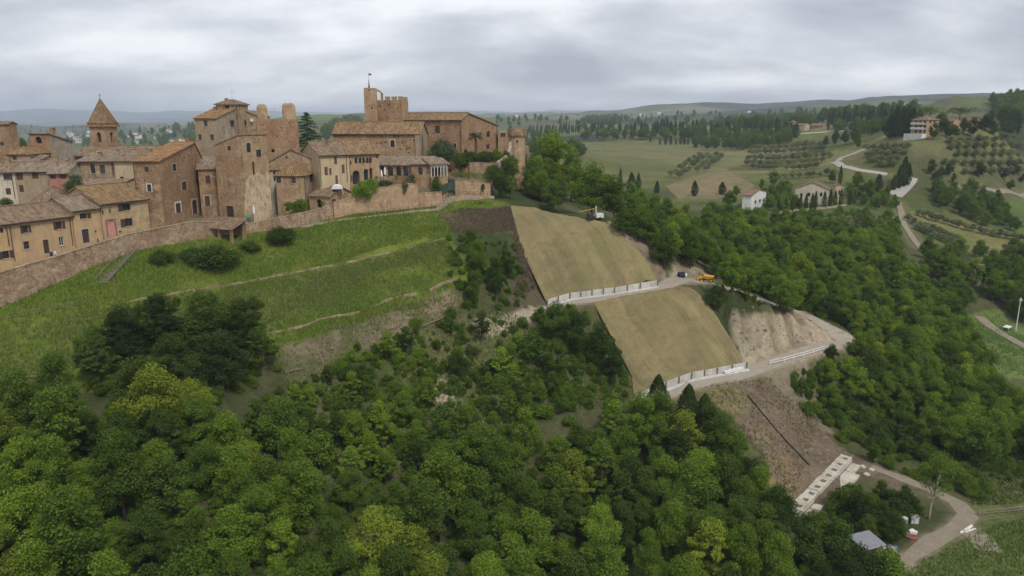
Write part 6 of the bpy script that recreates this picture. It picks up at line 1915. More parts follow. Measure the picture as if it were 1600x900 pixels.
for x, y, hh, tn, lab in ((868, 500, 8, G_MID, 'tree hiding the left end of the upper concrete wall'), (900, 520, 9, G_DARK, 'dark tree left of the lower mat'), (935, 535, 9, G_DARK, 'dark tree against the left edge of the lower mat'), (958, 570, 8, G_DEEP, 'deep green tree below the left edge of the lower mat'), (870, 560, 8, G_DARK, 'dark tree among the scrub left of the lower mat')):
    plant(BROAD, 'broadleaf_tree', x, y, hh, tn, lab, group='trees left of the lower mat')
for x, y, hh, lab in ((1028, 622, 8.5, 'narrow dark conifer in front of the lower concrete wall'), (1075, 640, 9, 'broad dark conifer in front of the lower concrete wall'), (1100, 650, 8, 'dark conifer at the top of the wood beside the dirt slope')):
    plant(CONE, 'conifer', x, y, hh, G_DEEP, lab, group='dark conifers below the lower wall', sxy=.9)
for x, y, hh, lab in ((1292, 580, 5.5, 'round yellow-green tree just below the guard fence'), (1298, 620, 5.5, 'round yellow-green tree down the slope from the guard fence'), (1325, 575, 5.5, 'yellow-green tree right of the bend in the track'), (1300, 548, 3.2, 'dark bush at the end of the guard fence')):
    plant([BROAD[2]], 'broadleaf_tree', x, y, hh, G_LIGHT if hh > 4 else G_DARK, lab, group='trees under the track bend')
pale = make_kind(171, 11.0, 3.6, 4.5, 26, 3600, .24, (.14, .28), .7, 'bark_pale', lean=.08)
pp = hit(1451, 812); tree(pale, 'pale_tree', (pp.x, pp.y, pp.z - .1), 1.0, G_MID, 'sparse tree with a leaning pale trunk beside the dirt road', rz=0)

# --- woods
REG_FOOT = [(40, 640, 'under the old timber rails'), (40, 760, 'at the left edge halfway down the wood'), (60, 870, 'in the bottom left corner'), (220, 660, 'just below the big dark clump'), (220, 770, 'in mid wood below the big dark clump'), (230, 880, 'at the bottom edge below the big dark clump'),
            (400, 660, 'right below the big dark clump'), (420, 780, 'in mid wood left of the scrub'), (420, 880, 'at the bottom edge left of the middle'), (580, 760, 'at the lower fringe of the scrub'), (600, 880, 'at the bottom edge under the scrub'), (760, 720, 'under the right end of the scrub'), (780, 860, 'at the bottom edge in the middle'),
            (900, 690, 'in the wood below the lower mat corner'), (930, 800, 'in mid wood below the lower mat'), (950, 880, 'at the bottom edge below the lower mat'), (1080, 720, 'below the dark conifers'), (1120, 830, 'left of the anchor beam'), (1160, 890, 'at the bottom edge left of the anchor beam')]
REG_RIGHT = [(860, 290, 'behind the top left of the upper mat'), (940, 310, 'behind the drilling rig'), (1010, 335, 'behind the dark round tree of the upper mat'), (1080, 370, 'behind the site dumper'), (1120, 345, 'left below the white farmhouse'), (1190, 400, 'below the white farmhouse'), (1200, 440, 'above the upper track'), (1270, 380, 'below the cypress row'), (1280, 450, 'above the track bend'),
             (1350, 400, 'below the chapel'), (1370, 470, 'in mid wood right of the track bend'), (1370, 550, 'right of the guard fence end'), (1440, 460, 'at the foot of the dirt lane'), (1450, 550, 'left of the green meadow'), (1450, 630, 'in the lowest part of the right wood'), (1540, 620, 'below the green meadow'), (1580, 670, 'at the right edge above the garden')]
REG_HOLLOW = [(1260, 600, 'just below the guard fence'), (1300, 640, 'right of the top of the dirt slope'), (1320, 680, 'right of the middle of the dirt slope'), (1380, 640, 'in the hollow behind the dirt slope'), (1400, 700, 'above the upper end of the anchor beam'), (1450, 680, 'above the bend of the valley road'), (1470, 735, 'behind the leaning pale tree')]
REG_SCRUB = [(500, 620, 'below the left end of the brown bank'), (500, 700, 'in the lower left scrub'), (600, 580, 'below the middle of the brown bank'), (600, 670, 'in the middle scrub'), (700, 530, 'below the right end of the brown bank'), (700, 620, 'beside the bare patch in the scrub'), (700, 700, 'in the lowest scrub'), (800, 540, 'below the track end'), (810, 620, 'in the right-hand scrub')]
wood([(-20, 600), (60, 590), (130, 620), (430, 625), (470, 760), (640, 730), (860, 660), (1000, 640), (1120, 665), (1185, 720), (1235, 850), (1260, 930), (-20, 930)], 135, BROAD + LOOSE, {'mid green': 5, 'dark green': 4, 'light green': 3, 'yellow-green': 1.2}, (6.0, 11.0), 'broadleaf_tree', 'in the wood filling the foot of the hillside', 'wood at the foot of the hillside', k=.5, regions=REG_FOOT)
wood([(960, 640), (1120, 670), (1190, 730), (1230, 840), (1100, 880), (950, 760)], 16, BROAD, {'dark green': 3, 'deep green': 3}, (8, 10), 'broadleaf_tree', 'in the dense wood left of the dirt slope', 'dense wood beside the dirt slope', k=.45)
wood([(455, 600), (620, 530), (720, 500), (860, 520), (870, 640), (700, 720), (480, 760)], 52, LOOSE + [BROAD[4], SHRUB[2]], {'mid green': 3, 'dark green': 2, 'light green': 3}, (3.0, 6.5), 'young_tree', 'in the thin scrub below the brown bank', 'young trees in the scrub', k=.6, what='young tree', regions=REG_SCRUB)
wood([(455, 580), (620, 510), (720, 480), (860, 500), (900, 640), (700, 720), (480, 760)], 70, SHRUB, {'mid green': 4, 'dark green': 2, 'light green': 3}, (1.2, 2.6), 'shrub', 'in the thin scrub below the brown bank', 'shrubs in the scrub', cat='shrub', k=.5, what='shrub', regions=REG_SCRUB)
wood([(820, 255), (900, 280), (1000, 300), (1060, 335), (1100, 335), (1160, 340), (1240, 345), (1330, 360), (1400, 400), (1500, 480), (1560, 600), (1600, 640), (1610, 690), (1480, 690), (1340, 610), (1320, 540), (1260, 480), (1130, 425), (1060, 395), (960, 335), (820, 300)], 150, BROAD, {'mid green': 4, 'dark green': 2.5, 'light green': 3.5, 'yellow-green': .7}, (5, 9.5), 'broadleaf_tree', 'in the wood spreading right of the mats', 'wood right of the mats', parts=False, k=.42, tries=20, regions=REG_RIGHT)
wood([(1230, 590), (1290, 600), (1420, 640), (1480, 690), (1500, 760), (1400, 740), (1330, 690), (1260, 640)], 34, SHRUB + [BROAD[4]], {'dark green': 4, 'mid green': 2}, (2, 4.0), 'shrub', 'in the hollow right of the dirt slope', 'shrubs right of the dirt slope', cat='shrub', k=.42, pad=.6, what='shrub', regions=REG_HOLLOW)
wood([(1260, 800), (1330, 770), (1400, 790), (1410, 850), (1390, 900), (1260, 905)], 16, [BROAD[4], BROAD[2], SHRUB[0]], {'dark green': 3, 'deep green': 2, 'mid green': 1}, (3.5, 5.0), 'broadleaf_tree', 'in the thicket round the metal-roofed shed', 'thicket round the shed', k=.4, pad=.3)
wood([(1370, 760), (1420, 770), (1440, 800), (1380, 800)], 6, [BROAD[4], SHRUB[0]], {'mid green': 3, 'dark green': 3}, (3, 4.2), 'broadleaf_tree', 'in the thicket by the caged tanks', 'thicket by the anchor beam', k=.35, pad=.3)
wood([(1440, 380), (1500, 400), (1620, 400), (1620, 480), (1500, 490)], 16, BROAD, {'mid green': 4, 'light green': 2, 'dark green': 2}, (7, 10), 'broadleaf_tree', 'in the grove at the right edge', 'grove at the right edge', parts=False, k=.42)
wood([(1470, 740), (1520, 745), (1560, 790), (1490, 785)], 9, SHRUB, {'dark green': 3, 'mid green': 3}, (1.6, 2.6), 'shrub', 'beside the valley road and the garden fence', 'shrubs by the valley road', cat='shrub', k=.5, pad=.3, what='shrub')
# hedge rows of the valley gardens
def hedge(name, label, pts, hgt, wid, color, n=None, cat='hedge', own=False, dens=130, size=.17):
    pts = resample(pts, .8)
    o = pts[len(pts) // 2]; r_ = np.random.default_rng(len(label))
    lob = []
    for p in pts:
        g = p.z if own else gz1(p.x, p.y)
        for _ in range(2): lob.append((p.x - o.x + r_.uniform(-.2, .2) * wid, p.y - o.y + r_.uniform(-.2, .2) * wid, g - o.z + hgt * r_.uniform(.4, .62), wid * r_.uniform(.42, .6), hgt * r_.uniform(.4, .52)))
    C, N = crown_points(lob, int(dens * len(lob)), r_, .15)
    V, F = leaf_quads(C, N, size, r_)
    ob = obj(name, np_mesh('foliage', V, F, MATS['foliage']), None, o)
    ob.color = (*color, 1); tag(ob, label, cat)
    return ob
hedge('hedge', 'long clipped dark hedge crossing the valley garden', gline('1440,700 1480,705 1540,738 1606,745'), 1.8, 1.3, G_DARK)
hedge('hedge', 'young planted hedge row in the garden at the right edge', gline('1520,672 1560,680 1606,690'), 1.4, 1.0, G_MID)
# --- bushes on the grass
for x, y, hh, sx, lab in ((437, 368, 3.2, 1.35, 'big round dark bush below the shelter end of the town wall'), (330, 402, 3.8, 1.7, 'largest spreading dark bush on the grass under the shelter'), (252, 402, 2.6, 1.1, 'small dark bush left of the largest spreading bush'), (300, 398, 2.4, 1.2, 'low dark bush joined to the left of the largest spreading bush'), (392, 385, 2.0, 1.3, 'low bush between the two big round dark bushes')):
    plant(DENSE, 'round_bush', x, y, hh, G_DARK, lab, 'bush', 'dark bushes on the upper grass', sxy=sx)
# --- plants in the town
def tplant(kinds, name, px, py, D, hgt, color, label, cat='bush', sxy=1.0, group=None):
    k = random.choice(kinds); sc = hgt / k.h; c = W(px, py, D)
    return tree(k, name, (c.x, c.y, c.z - k.cz * sc), sc, color, label, cat, group, True, None, sxy)
tplant(SHRUB, 'climbing_bush', 64, 388, 119.6, 3.0, G_MID, 'green bush beside the door of the long yellow house', sxy=.7)
tplant(SHRUB, 'leafy_tree', 118, 290, 144, 3.6, G_BLUE, 'leafy garden tree in front of the pink house', 'tree', 1.2)
tplant(SHRUB, 'leafy_tree', 10, 322, 131, 3.0, G_BLUE, 'grey-green garden tree behind the roof of the long yellow house', 'tree', 1.3)
tplant(BROAD, 'leafy_tree', 35, 229, 185, 5.0, G_LIGHT, 'bright tree between the two brick towers at the left', 'tree', .9)
tplant(SHRUB, 'garden_bush', 470, 321, 155.5, 2.6, G_LIGHT, 'right half of the bright hedge on top of the wall by the shed', sxy=1.2)
tplant(SHRUB, 'garden_bush', 452, 324, 154.2, 2.4, G_LIGHT, 'left half of the bright hedge on top of the wall near the brick tower', sxy=1.2)
tplant(DENSE, 'garden_bush', 567, 300, 160, 4.0, G_LIGHT, 'bright green bush spilling over the garden wall right of the shed', sxy=.75)
tplant(DENSE, 'garden_bush', 579, 291, 161, 3.2, G_LIGHT, 'smaller bright bush joined to the one spilling over the garden wall', sxy=.75)
tplant(SHRUB, 'garden_bush', 632, 293, 163.4, 2.6, G_OLIVE, 'grey-green ball bush hanging over the garden wall top', sxy=.9)
tplant(SHRUB, 'garden_bush', 600, 287, 163, 1.8, G_BLUE, 'dull green bush on the terrace between arcade and garden wall', sxy=1.6)
tplant(SHRUB, 'garden_bush', 645, 280, 166, 2.4, G_OLIVE, 'feathery bush in front of the brick corner block', sxy=.8)
tplant(DENSE, 'garden_bush', 693, 240, 186, 6.5, G_BLUE, 'big grey-green bush at the corner of nave and palace', sxy=.8)
tplant(DENSE, 'garden_bush', 720, 253, 182, 4.0, G_MID, 'green bush below the big grey-green one', sxy=1.0)
tplant(DENSE, 'garden_bush', 735, 247, 184, 3.2, G_DARK, 'left bush of the dark row under the palace wall', sxy=1.3)
tplant(DENSE, 'garden_bush', 757, 247, 186, 3.2, G_DARK, 'right bush of the dark row under the palace wall', sxy=1.3)
tplant(SHRUB, 'garden_bush', 775, 243, 189, 3.0, G_MID, 'leafy bush between the palace and the ruined rampart', sxy=1.1)
tplant(SHRUB, 'garden_bush', 682, 287, 168, 3.0, G_MID, 'bush in front of the white veranda', sxy=.8)
tplant(SHRUB, 'rose_bush', 705, 262, 172.5, 3.0, (0.25, 0.13, 0.11), 'pinkish flowering bush right of the white veranda', sxy=.9)
tplant(DENSE, 'garden_bush', 773, 272, 178.5, 4.2, G_DARK, 'round dark tree at the end of the clipped hedge', 'bush', .8)
tplant(DENSE, 'garden_bush', 782, 288, 178, 3.6, G_DARK, 'dark bush hanging below the hedge end', 'bush', .7)
tplant(SHRUB, 'garden_bush', 755, 293, 174.6, 1.8, G_DARK, 'small dark bush growing out of the pink wall', 'bush', .7)
tplant(SHRUB, 'garden_bush', 789, 268, 186, 5.5, G_DARK, 'ivy-dark bush covering the drop below the ruined rampart', 'bush', .9)
tplant(SHRUB, 'garden_bush', 800, 262, 190, 6.5, G_MID, 'tall green bush between the rampart and the bastion foot', 'bush', .8)
tplant(SHRUB, 'garden_bush', 797, 290, 182, 5.0, G_MID, 'green bush on the slope below the bastion and rampart', 'bush', 1.1)
tplant(SHRUB, 'garden_bush', 790, 250, 192, 5.0, G_DARK, 'ivy-dark bush against the ruined rampart', 'bush', .7)
hedge('hedge', 'clipped green hedge on the pink rendered wall', wl_line('711,280,171.6 738,279.5,174 762,282,176.6'), 1.7, 1.1, G_MID, own=True)
# palms, cedar
def palm(px, py_top, py_base, D, label, fr=34, fl=1.9):
    top = W(px, py_top, D); b = W(px, py_base, D); hgt = top.z - b.z
    root = empty('palm', b); tag(root, label, 'palm tree')
    MB().tube([(0, 0, -1), (.05, 0, hgt * .5), (0, 0, hgt)], [.3, .24, .2], 8).build('trunk', MATS['bark'], root)
    r_ = np.random.default_rng(3); Cs = []; Ns = []
    for i in range(fr):
        th = r_.uniform(0, 6.28); el = r_.uniform(-.2, 1.2)
        for s in np.linspace(.15, 1, 22):
            x = fl * s * math.cos(el * (1 - .5 * s)); z = fl * s * math.sin(el) - .55 * fl * s * s
            Cs.append((x * math.cos(th), x * math.sin(th), hgt + z)); Ns.append((math.cos(th) * .3, math.sin(th) * .3, .9))
    Cs = np.array(Cs); Ns = np.array(Ns) + rdirs(len(Cs), r_) * .35; Ns /= np.linalg.norm(Ns, axis=1, keepdims=True)
    V, F = leaf_quads(Cs, Ns, .62, r_, .34)
    o = obj('fronds', np_mesh('fronds', V, F, MATS['foliage']), root); o.color = (*G_OLIVE, 1)
palm(743.5, 212, 238, 189, 'fan palm standing against the brick palace wall')
ck = Kind(); r_ = np.random.default_rng(9); lob = []
for i in range(34):
    f = i / 33; z = 2 + 11 * f; ln = ((1 - f) ** .55 * 4.4 + .3) * r_.uniform(.6, 1.1); th = i * 2.4
    for s in (.35, .7, 1.0): lob.append((ln * s * math.cos(th), ln * s * math.sin(th), z - .3 * s, .75 + .35 * (1 - f), .28))
C, N = crown_points(lob, 5200, r_, .5); V, F = leaf_quads(C, N, .34, r_)
cp_ = W(481, 222, 200); root = empty('cedar', (cp_.x, cp_.y, cp_.z - 4)); tag(root, 'dark layered cedar rising behind the ruined brick tower', 'tree')
o = obj('crown', np_mesh('crown', V, F, MATS['foliage']), root); o.color = (*G_DEEP, 1)
MB().tube([(0, 0, -3), (0, 0, 12.5)], [.45, .08], 8).build('trunk', MATS['bark'], root)
sc_ = (W(481, 175, 200).z - (cp_.z - 4)) / 13.2; root.scale = (sc_ * .95,) * 2 + (sc_,)
# ------------------------------------------------------------------ cypresses, olives and woods of the far hills
for i, (px, yb, hp) in enumerate(((1216, 333, 24), (1227, 332, 24), (1237, 331, 26), (1250, 330, 26), (1258.5, 329, 28), (1268, 329, 28), (1273, 328, 30), (1287, 326, 28), (1296, 325, 30), (1304, 323, 26), (1313, 322, 28), (1327, 320, 24), (1335, 318, 22))):
    p = hit(px, yb); k = CYP[i % 2]; sc = hp / FPX * p.y / k.h
    tree(k, 'cypress', (p.x, p.y, p.z - .1), sc, G_DEEP, ('leftmost', 'second', 'third', 'fourth', 'fifth', 'sixth', 'seventh', 'eighth', 'ninth', 'tenth', 'eleventh', 'twelfth', 'last')[i] + ' slim cypress of the row along the low pale wall' + (', counted from the white farmhouse' if 0 < i < 12 else ''), 'cypress', 'cypress row by the pale wall', parts=False)
for px, yb, hp, lab, w in ((1312, 289, 30, 'tall lone cypress standing above the chapel', 1.0), (1411, 291, 46, 'tallest cypress beside the pale straight road', 1.4), (1404, 294, 36, 'cypress left of the tallest one by the road', 1.4), (1418, 289, 34, 'cypress right of the tallest one by the road', 1.3), (1396, 297, 24, 'stout cypress left of the roadside pair', 1.7), (1372, 298, 26, 'broad dark conifer below the bend of the pale road', 2.2),
                           (1085, 306, 24, 'dark conifer standing on the edge of the tan field', 2.0), (1128, 304, 20, 'bushy dark conifer on the edge of the tan field', 2.6), (969, 290, 28, 'slim dark cypress rising from the crest wood', 1.0), (986, 303, 34, 'broad dark conifer in the crest wood', 1.8), (997, 302, 32, 'pointed conifer right of the broad one in the crest wood', 1.2), (1026, 306, 24, 'dark conifer at the right end of the crest wood', 1.6),
                           (1016, 222, 12, 'lone cypress in the pale far meadow', 1.2), (1243, 215, 22, 'round dark tree below the ridge farm', 2.4)):
    p = hit(px, yb, dmin=170); k = CYP[0]; sc = hp / FPX * p.y / k.h
    tree(k, 'cypress', (p.x, p.y, p.z - .1), sc, G_DEEP, lab, 'cypress', None, False, None, w)
for i, px in enumerate((1031, 1040, 1048, 1056, 1063, 1069, 1075)):
    p = hit(px, 226, dmin=300); k = CYP[i % 2]; sc = (10 + 2 * (i % 3)) / FPX * p.y / k.h
    LABELLED.append((tree(k, 'cypress', (p.x, p.y, p.z - .1), sc, G_DEEP, 'small cypress in the short far row beside the pale meadow', 'cypress', 'short far cypress row', False, None, 1.5), px))
for px, yb, hp, w, lab in ((1390, 215, 34, 2.0, 'leftmost dark pine of the clump beside the terracotta villa'), (1398, 214, 42, 1.9, 'dark pine in the left half of the villa clump'), (1408, 213, 44, 1.9, 'tallest dark pine in the middle of the villa clump'), (1416, 213, 46, 1.8, 'dark pine right of the tallest one in the villa clump'), (1423, 212, 42, 1.7, 'dark pine touching the terracotta villa')):
    p = hit(px, yb, dmin=300); k = CYP[1]; sc = hp / FPX * p.y / k.h
    tree(k, 'pine', (p.x, p.y, p.z - .1), sc, G_DEEP, lab, 'pine', 'pines beside the villa', False, None, w)
def umbrella(px, yb, hp, wp, lab):
    p = hit(px, yb, dmin=300); s = p.y / FPX; h_ = hp * s; w_ = wp * s / 2
    r_ = np.random.default_rng(int(px)); lob = [(r_.uniform(-.7, .7) * w_, r_.uniform(-.7, .7) * w_, h_ * r_.uniform(.72, .88), w_ * .38, h_ * .16) for _ in range(16)]
    C, N = crown_points(lob, 1500, r_, .5); V, F = leaf_quads(C, N, .55, r_)
    root = empty('umbrella_pine', p); tag(root, lab, 'pine')
    o = obj('crown', np_mesh('crown', V, F, MATS['foliage']), root); o.color = (*G_DARK, 1)
    MB().tube([(0, 0, -.5), (.2, 0, h_ * .75)], [.35, .2], 6).build('trunk', MATS['bark'], root)
umbrella(1450, 200, 32, 46, 'flat-topped umbrella pine behind the terracotta villa')
umbrella(1497, 198, 28, 46, 'flat-topped umbrella pine right of the villa')
# olive groves in rows
ORDW = 'first second third fourth fifth sixth seventh eighth ninth tenth eleventh twelfth thirteenth fourteenth fifteenth sixteenth seventeenth'.split()
def grove(rows, where, group, hp=11, jit=1.2, tone=G_OLIVE):
    order = sorted(range(len(rows)), key=lambda q: rows[q][1] + rows[q][3])
    for ri, (x0, y0, x1, y1, n, sag) in enumerate(rows):
        rk = order.index(ri); rw = 'top' if rk == 0 else 'lowest' if rk == len(rows) - 1 else ORDW[rk]
        for i in range(n):
            f = (i + .5) / n
            px = x0 + (x1 - x0) * f + random.uniform(-jit, jit); py = y0 + (y1 - y0) * f + sag * math.sin(math.pi * f) + random.uniform(-jit, jit) * .4
            p = hit(px, py, 1.6, dmin=180); k = random.choice(OLIVE); sc = hp * random.uniform(.8, 1.2) / FPX * p.y / k.h
            sc = min(sc, 1.6)
            tree(k, 'olive_tree', (p.x, p.y, p.z - .1), sc, tone, ORDW[i] + ' olive tree from left in the ' + rw + ' row ' + where, 'olive tree', group, False)
grove([(1045, 275, 1095, 240, 7, 0), (1058, 277, 1108, 240, 7, 0), (1088, 268, 1122, 240, 5, 0), (1100, 266, 1130, 243, 5, 0)], 'of the slanting grove', 'slanting olive rows')
grove([(1165, 248, 1300, 242, 14, 2), (1172, 260, 1215, 262, 5, 1), (1225, 262, 1282, 258, 6, 1), (1162, 255, 1290, 250, 12, 3), (1200, 275, 1310, 268, 10, 2), (1170, 240, 1290, 232, 12, 1), (1180, 233, 1285, 226, 10, 1)], 'of the curved middle hill grove', 'curved olive rows')
grove([(1350, 232, 1425, 226, 7, 0), (1352, 242, 1420, 236, 7, 0), (1355, 250, 1405, 246, 5, 0), (1370, 257, 1400, 256, 4, 0)], 'between road bend and villa', 'olives below the villa')
grove([(1480, 230, 1600, 226, 9, 0), (1490, 240, 1600, 240, 8, 2), (1470, 252, 1600, 256, 9, 2), (1500, 268, 1600, 268, 7, 0), (1480, 222, 1590, 216, 8, 0)], 'right of the villa', 'olives right of the villa', 13)
grove([(1430, 330, 1600, 372, 16, 4), (1415, 338, 1500, 372, 9, 3), (1440, 385, 1520, 425, 9, 0), (1430, 352, 1490, 378, 7, 0)], 'by the yellowish field', 'olives by the yellow field', 13)
# dark rounded trees round the villa and along the far lanes
def dots(pts, hp, tone, lab, group, kinds=BROAD, w=1.0, name='hill_tree', cat='tree'):
    for px, py in pts:
        k = random.choice(kinds); p = hit(px, py, 2, dmin=200); sc = hp * random.uniform(.8, 1.25) / FPX * p.y / k.h
        LABELLED.append((tree(k, name, (p.x, p.y, p.z - .2), sc, tone, lab, cat, group, False, None, w), px))
dots([(1470, 200), (1480, 207), (1460, 212), (1490, 212), (1505, 203), (1520, 208), (1540, 198), (1552, 205), (1566, 200), (1575, 208), (1590, 205), (1548, 190), (1570, 190), (1585, 193)], 24, G_DARK, 'dark leafy tree crowding the hilltop right of the villa', 'hilltop trees right of the villa')
dots([(1455, 265), (1470, 270), (1482, 268), (1465, 277), (1490, 280), (1570, 275), (1585, 268), (1598, 280), (1580, 290), (1530, 270), (1320, 222), (1335, 218), (1340, 226), (1305, 222), (1290, 226)], 20, G_DARK, 'dark leafy tree by the lanes below the villa', 'trees by the lanes below the villa')
dots([(1470, 300), (1490, 305), (1510, 312), (1530, 322), (1480, 315), (1500, 328), (1520, 335), (1550, 330), (1560, 345), (1540, 345), (1465, 295), (1545, 318), (1515, 300), (1535, 308)], 26, G_MID, 'green tree of the copse beyond the yellowish field', 'copse beyond the yellow field')
dots([(1220, 300), (1200, 320), (1205, 305), (1230, 295), (1330, 300), (1345, 305), (1360, 300), (1340, 285), (1350, 315), (1385, 310), (1300, 280), (1210, 285), (1190, 290), (1150, 300), (1140, 315), (1370, 320)], 22, G_MID, 'green tree round the white farmhouse and the chapel', 'trees round the farmhouse and chapel')
for px, py in ((1290, 352), (1302, 350), (1314, 348), (1326, 349), (1338, 351), (1296, 356), (1320, 355)):
    LABELLED.append((plant(REED, 'reed_clump', px, py, 6, G_GREY, 'pale grey-green reed clump in the wood below the chapel', 'reeds', 'reeds below the chapel', False, 1.2), px))

# woods too far or too dense to count: instances of the trees above, one mass
def mass(name, label, pts, objs, color):
    """pts: rows of x, y, z, scale, index"""
    P = np.array(pts, float)
    me = bpy.data.meshes.new(name); me.vertices.add(len(P)); me.vertices.foreach_set('co', P[:, :3].astype(np.float32).ravel())
    for nm, arr, ty in (('tree_scale', P[:, 3], 'FLOAT'), ('tree_kind', P[:, 4], 'INT'), ('tree_turn', np.random.default_rng(1).uniform(0, 6.28, len(P)), 'FLOAT')):
        a = me.attributes.new(nm, ty, 'POINT'); a.data.foreach_set('value', arr.astype(np.float32 if ty == 'FLOAT' else np.int32))
    me.update()
    ob = obj(name, me); tag(ob, label, kind='stuff'); ob.color = (*color, 1)
    g = bpy.data.node_groups.new(name, 'GeometryNodeTree')
    g.interface.new_socket('Geometry', in_out='INPUT', socket_type='NodeSocketGeometry'); g.interface.new_socket('Geometry', in_out='OUTPUT', socket_type='NodeSocketGeometry')
    N = g.nodes; Lk = g.links.new
    gi = N.new('NodeGroupInput'); go = N.new('NodeGroupOutput'); ip = N.new('GeometryNodeInstanceOnPoints'); jn = N.new('GeometryNodeJoinGeometry')
    for o in reversed(objs):
        inf = N.new('GeometryNodeObjectInfo'); inf.inputs['Object'].default_value = o; inf.transform_space = 'ORIGINAL'; inf.inputs['As Instance'].default_value = True
        Lk(inf.outputs['Geometry'], jn.inputs[0])
    def at(nm, ty):
        a = N.new('GeometryNodeInputNamedAttribute'); a.data_type = ty; a.inputs['Name'].default_value = nm
        return a.outputs['Attribute']
    ip.inputs['Pick Instance'].default_value = True
    cb = N.new('ShaderNodeCombineXYZ'); Lk(at('tree_turn', 'FLOAT'), cb.inputs['Z'])
    cs = N.new('ShaderNodeCombineXYZ'); sc = at('tree_scale', 'FLOAT')
    for q in range(3): Lk(sc, cs.inputs[q])
    Lk(gi.outputs[0], ip.inputs['Points']); Lk(jn.outputs[0], ip.inputs['Instance']); Lk(at('tree_kind', 'INT'), ip.inputs['Instance Index'])
    Lk(cb.outputs[0], ip.inputs['Rotation']); Lk(cs.outputs[0], ip.inputs['Scale']); Lk(ip.outputs[0], go.inputs[0])
    md = ob.modifiers.new('scatter', 'NODES'); md.node_group = g
    return ob
def first(mesh_):
    return next(o for o in COL.objects if o.data == mesh_)
kinds_mid = [k for k in BROAD if any(o.data == k.joined for o in COL.objects)]
objs_mid = [first(k.joined) for k in kinds_mid]
# instances of a scaled tree keep that tree's own scale out (ORIGINAL space), so scale is set per point
pts = []
def fill(poly, n, hr, dmin=60, k=.38, check=True, hpx=None, spacing=True):
    xs = [q[0] for q in poly]; ys = [q[1] for q in poly]; m = 0
    for _ in range(n * 10):
        if m >= n: break
        px, py = random.uniform(min(xs), max(xs)), random.uniform(min(ys), max(ys))
        if not in_poly(np.array([px]), np.array([py]), poly)[0]: continue
        i = random.randrange(len(kinds_mid)); kd = kinds_mid[i]
        h_ = random.uniform(*hr)
        p = hit(px, py, h_ * .5, dmin=dmin); sc = h_ / kd.h
        if spacing and not clear(p.x, p.y, kd.rad * sc, k): continue
        if check and not ok_spot(p, 2, 1.2): continue
        used_xy.append((p.x, p.y, kd.rad * sc)); pts.append((p.x, p.y, p.z - .2, sc, i)); m += 1
fill([(820, 262), (900, 285), (1000, 305), (1060, 335), (1100, 330), (1160, 335), (1240, 340), (1330, 352), (1400, 395), (1500, 475), (1560, 600), (1610, 640), (1610, 690), (1480, 690), (1340, 610), (1330, 540), (1260, 475), (1130, 422), (1060, 392), (960, 338), (820, 305)], 380, (5, 8.5), k=.36)
fill([(1100, 318), (1160, 335), (1230, 338), (1330, 330), (1400, 330), (1405, 395), (1330, 352), (1240, 342), (1120, 335)], 70, (4.5, 7), dmin=200, k=.36)
fill([(1190, 300), (1240, 290), (1245, 318), (1205, 325)], 14, (4.5, 6.5), dmin=260, k=.4)
fill([(1330, 285), (1395, 290), (1400, 318), (1330, 318)], 22, (4, 6.5), dmin=260, k=.4)
mass('woodland', 'dense green wood filling the hollow right of the slope works', pts, objs_mid, (0.126, 0.2, 0.03))
pts = []
fill([(1445, 385), (1620, 385), (1620, 490), (1500, 500)], 26, (6, 9), 180)
fill([(1440, 300), (1560, 300), (1620, 350), (1560, 350)], 25, (5, 8), 250)
fill([(820, 222), (900, 220), (915, 236), (830, 240)], 40, (7, 11), 300, check=False)
fill([(1550, 152), (1640, 142), (1640, 190), (1565, 188)], 200, (9, 14), 600, .3, False, spacing=False)
fill([(1085, 192), (1180, 176), (1240, 168), (1330, 176), (1440, 186), (1440, 194), (1300, 196), (1100, 200)], 130, (10, 16), 800, .3, False, spacing=False)
fill([(820, 205), (1000, 206), (1150, 200), (1150, 208), (1000, 211), (820, 214)], 55, (9, 15), 600, .3, False, spacing=False)
fill([(910, 182), (960, 178), (985, 184), (960, 191), (910, 190)], 120, (10, 16), 900, .3, False, spacing=False)
fill([(1090, 212), (1240, 205), (1240, 216), (1180, 226), (1080, 226)], 90, (7, 11), 400, .3, False, spacing=False)
fill([(500, 205), (520, 190), (545, 183), (568, 186), (568, 205)], 160, (10, 16), 500, .3, False, spacing=False)
fill([(1290, 190), (1440, 192), (1420, 205), (1340, 204)], 60, (8, 12), 500, .3, False, spacing=False)
for _ in range(160):
    px, py = random.uniform(760, 1500), random.uniform(176, 200)
    p = hit(px, py, 4, dmin=900); pts.append((p.x, p.y, p.z - .3, random.uniform(1.0, 1.9), random.randrange(len(kinds_mid))))
for _ in range(350):
    px, py = random.uniform(0, 520), random.uniform(194, 226)
    p = hit(px, py, 4, dmin=700); pts.append((p.x, p.y, p.z - .3, random.uniform(1.0, 1.8), random.randrange(len(kinds_mid))))
mass('far_woods', 'dark woods and hedgerows scattered over the far hills', pts, objs_mid, G_MID)
cyo = [first(k.joined) for k in CYP]; pts = []
for _ in range(150):
    px = random.uniform(825, 1140); py = 205 - 4 * math.sin((px - 820) / 100) + random.uniform(-3, 3)
    p = hit(px, py, 4, dmin=500); pts.append((p.x, p.y, p.z - .2, random.uniform(.9, 1.5), random.randrange(2)))
for _ in range(70):
    px = random.uniform(1290, 1445); py = random.uniform(180, 196); p = hit(px, py, 4, dmin=500); pts.append((p.x, p.y, p.z - .2, random.uniform(.9, 1.6), random.randrange(2)))
for _ in range(40):
    px = random.uniform(1160, 1245); py = random.uniform(196, 206); p = hit(px, py, 4, dmin=500); pts.append((p.x, p.y, p.z - .2, random.uniform(.9, 1.4), random.randrange(2)))
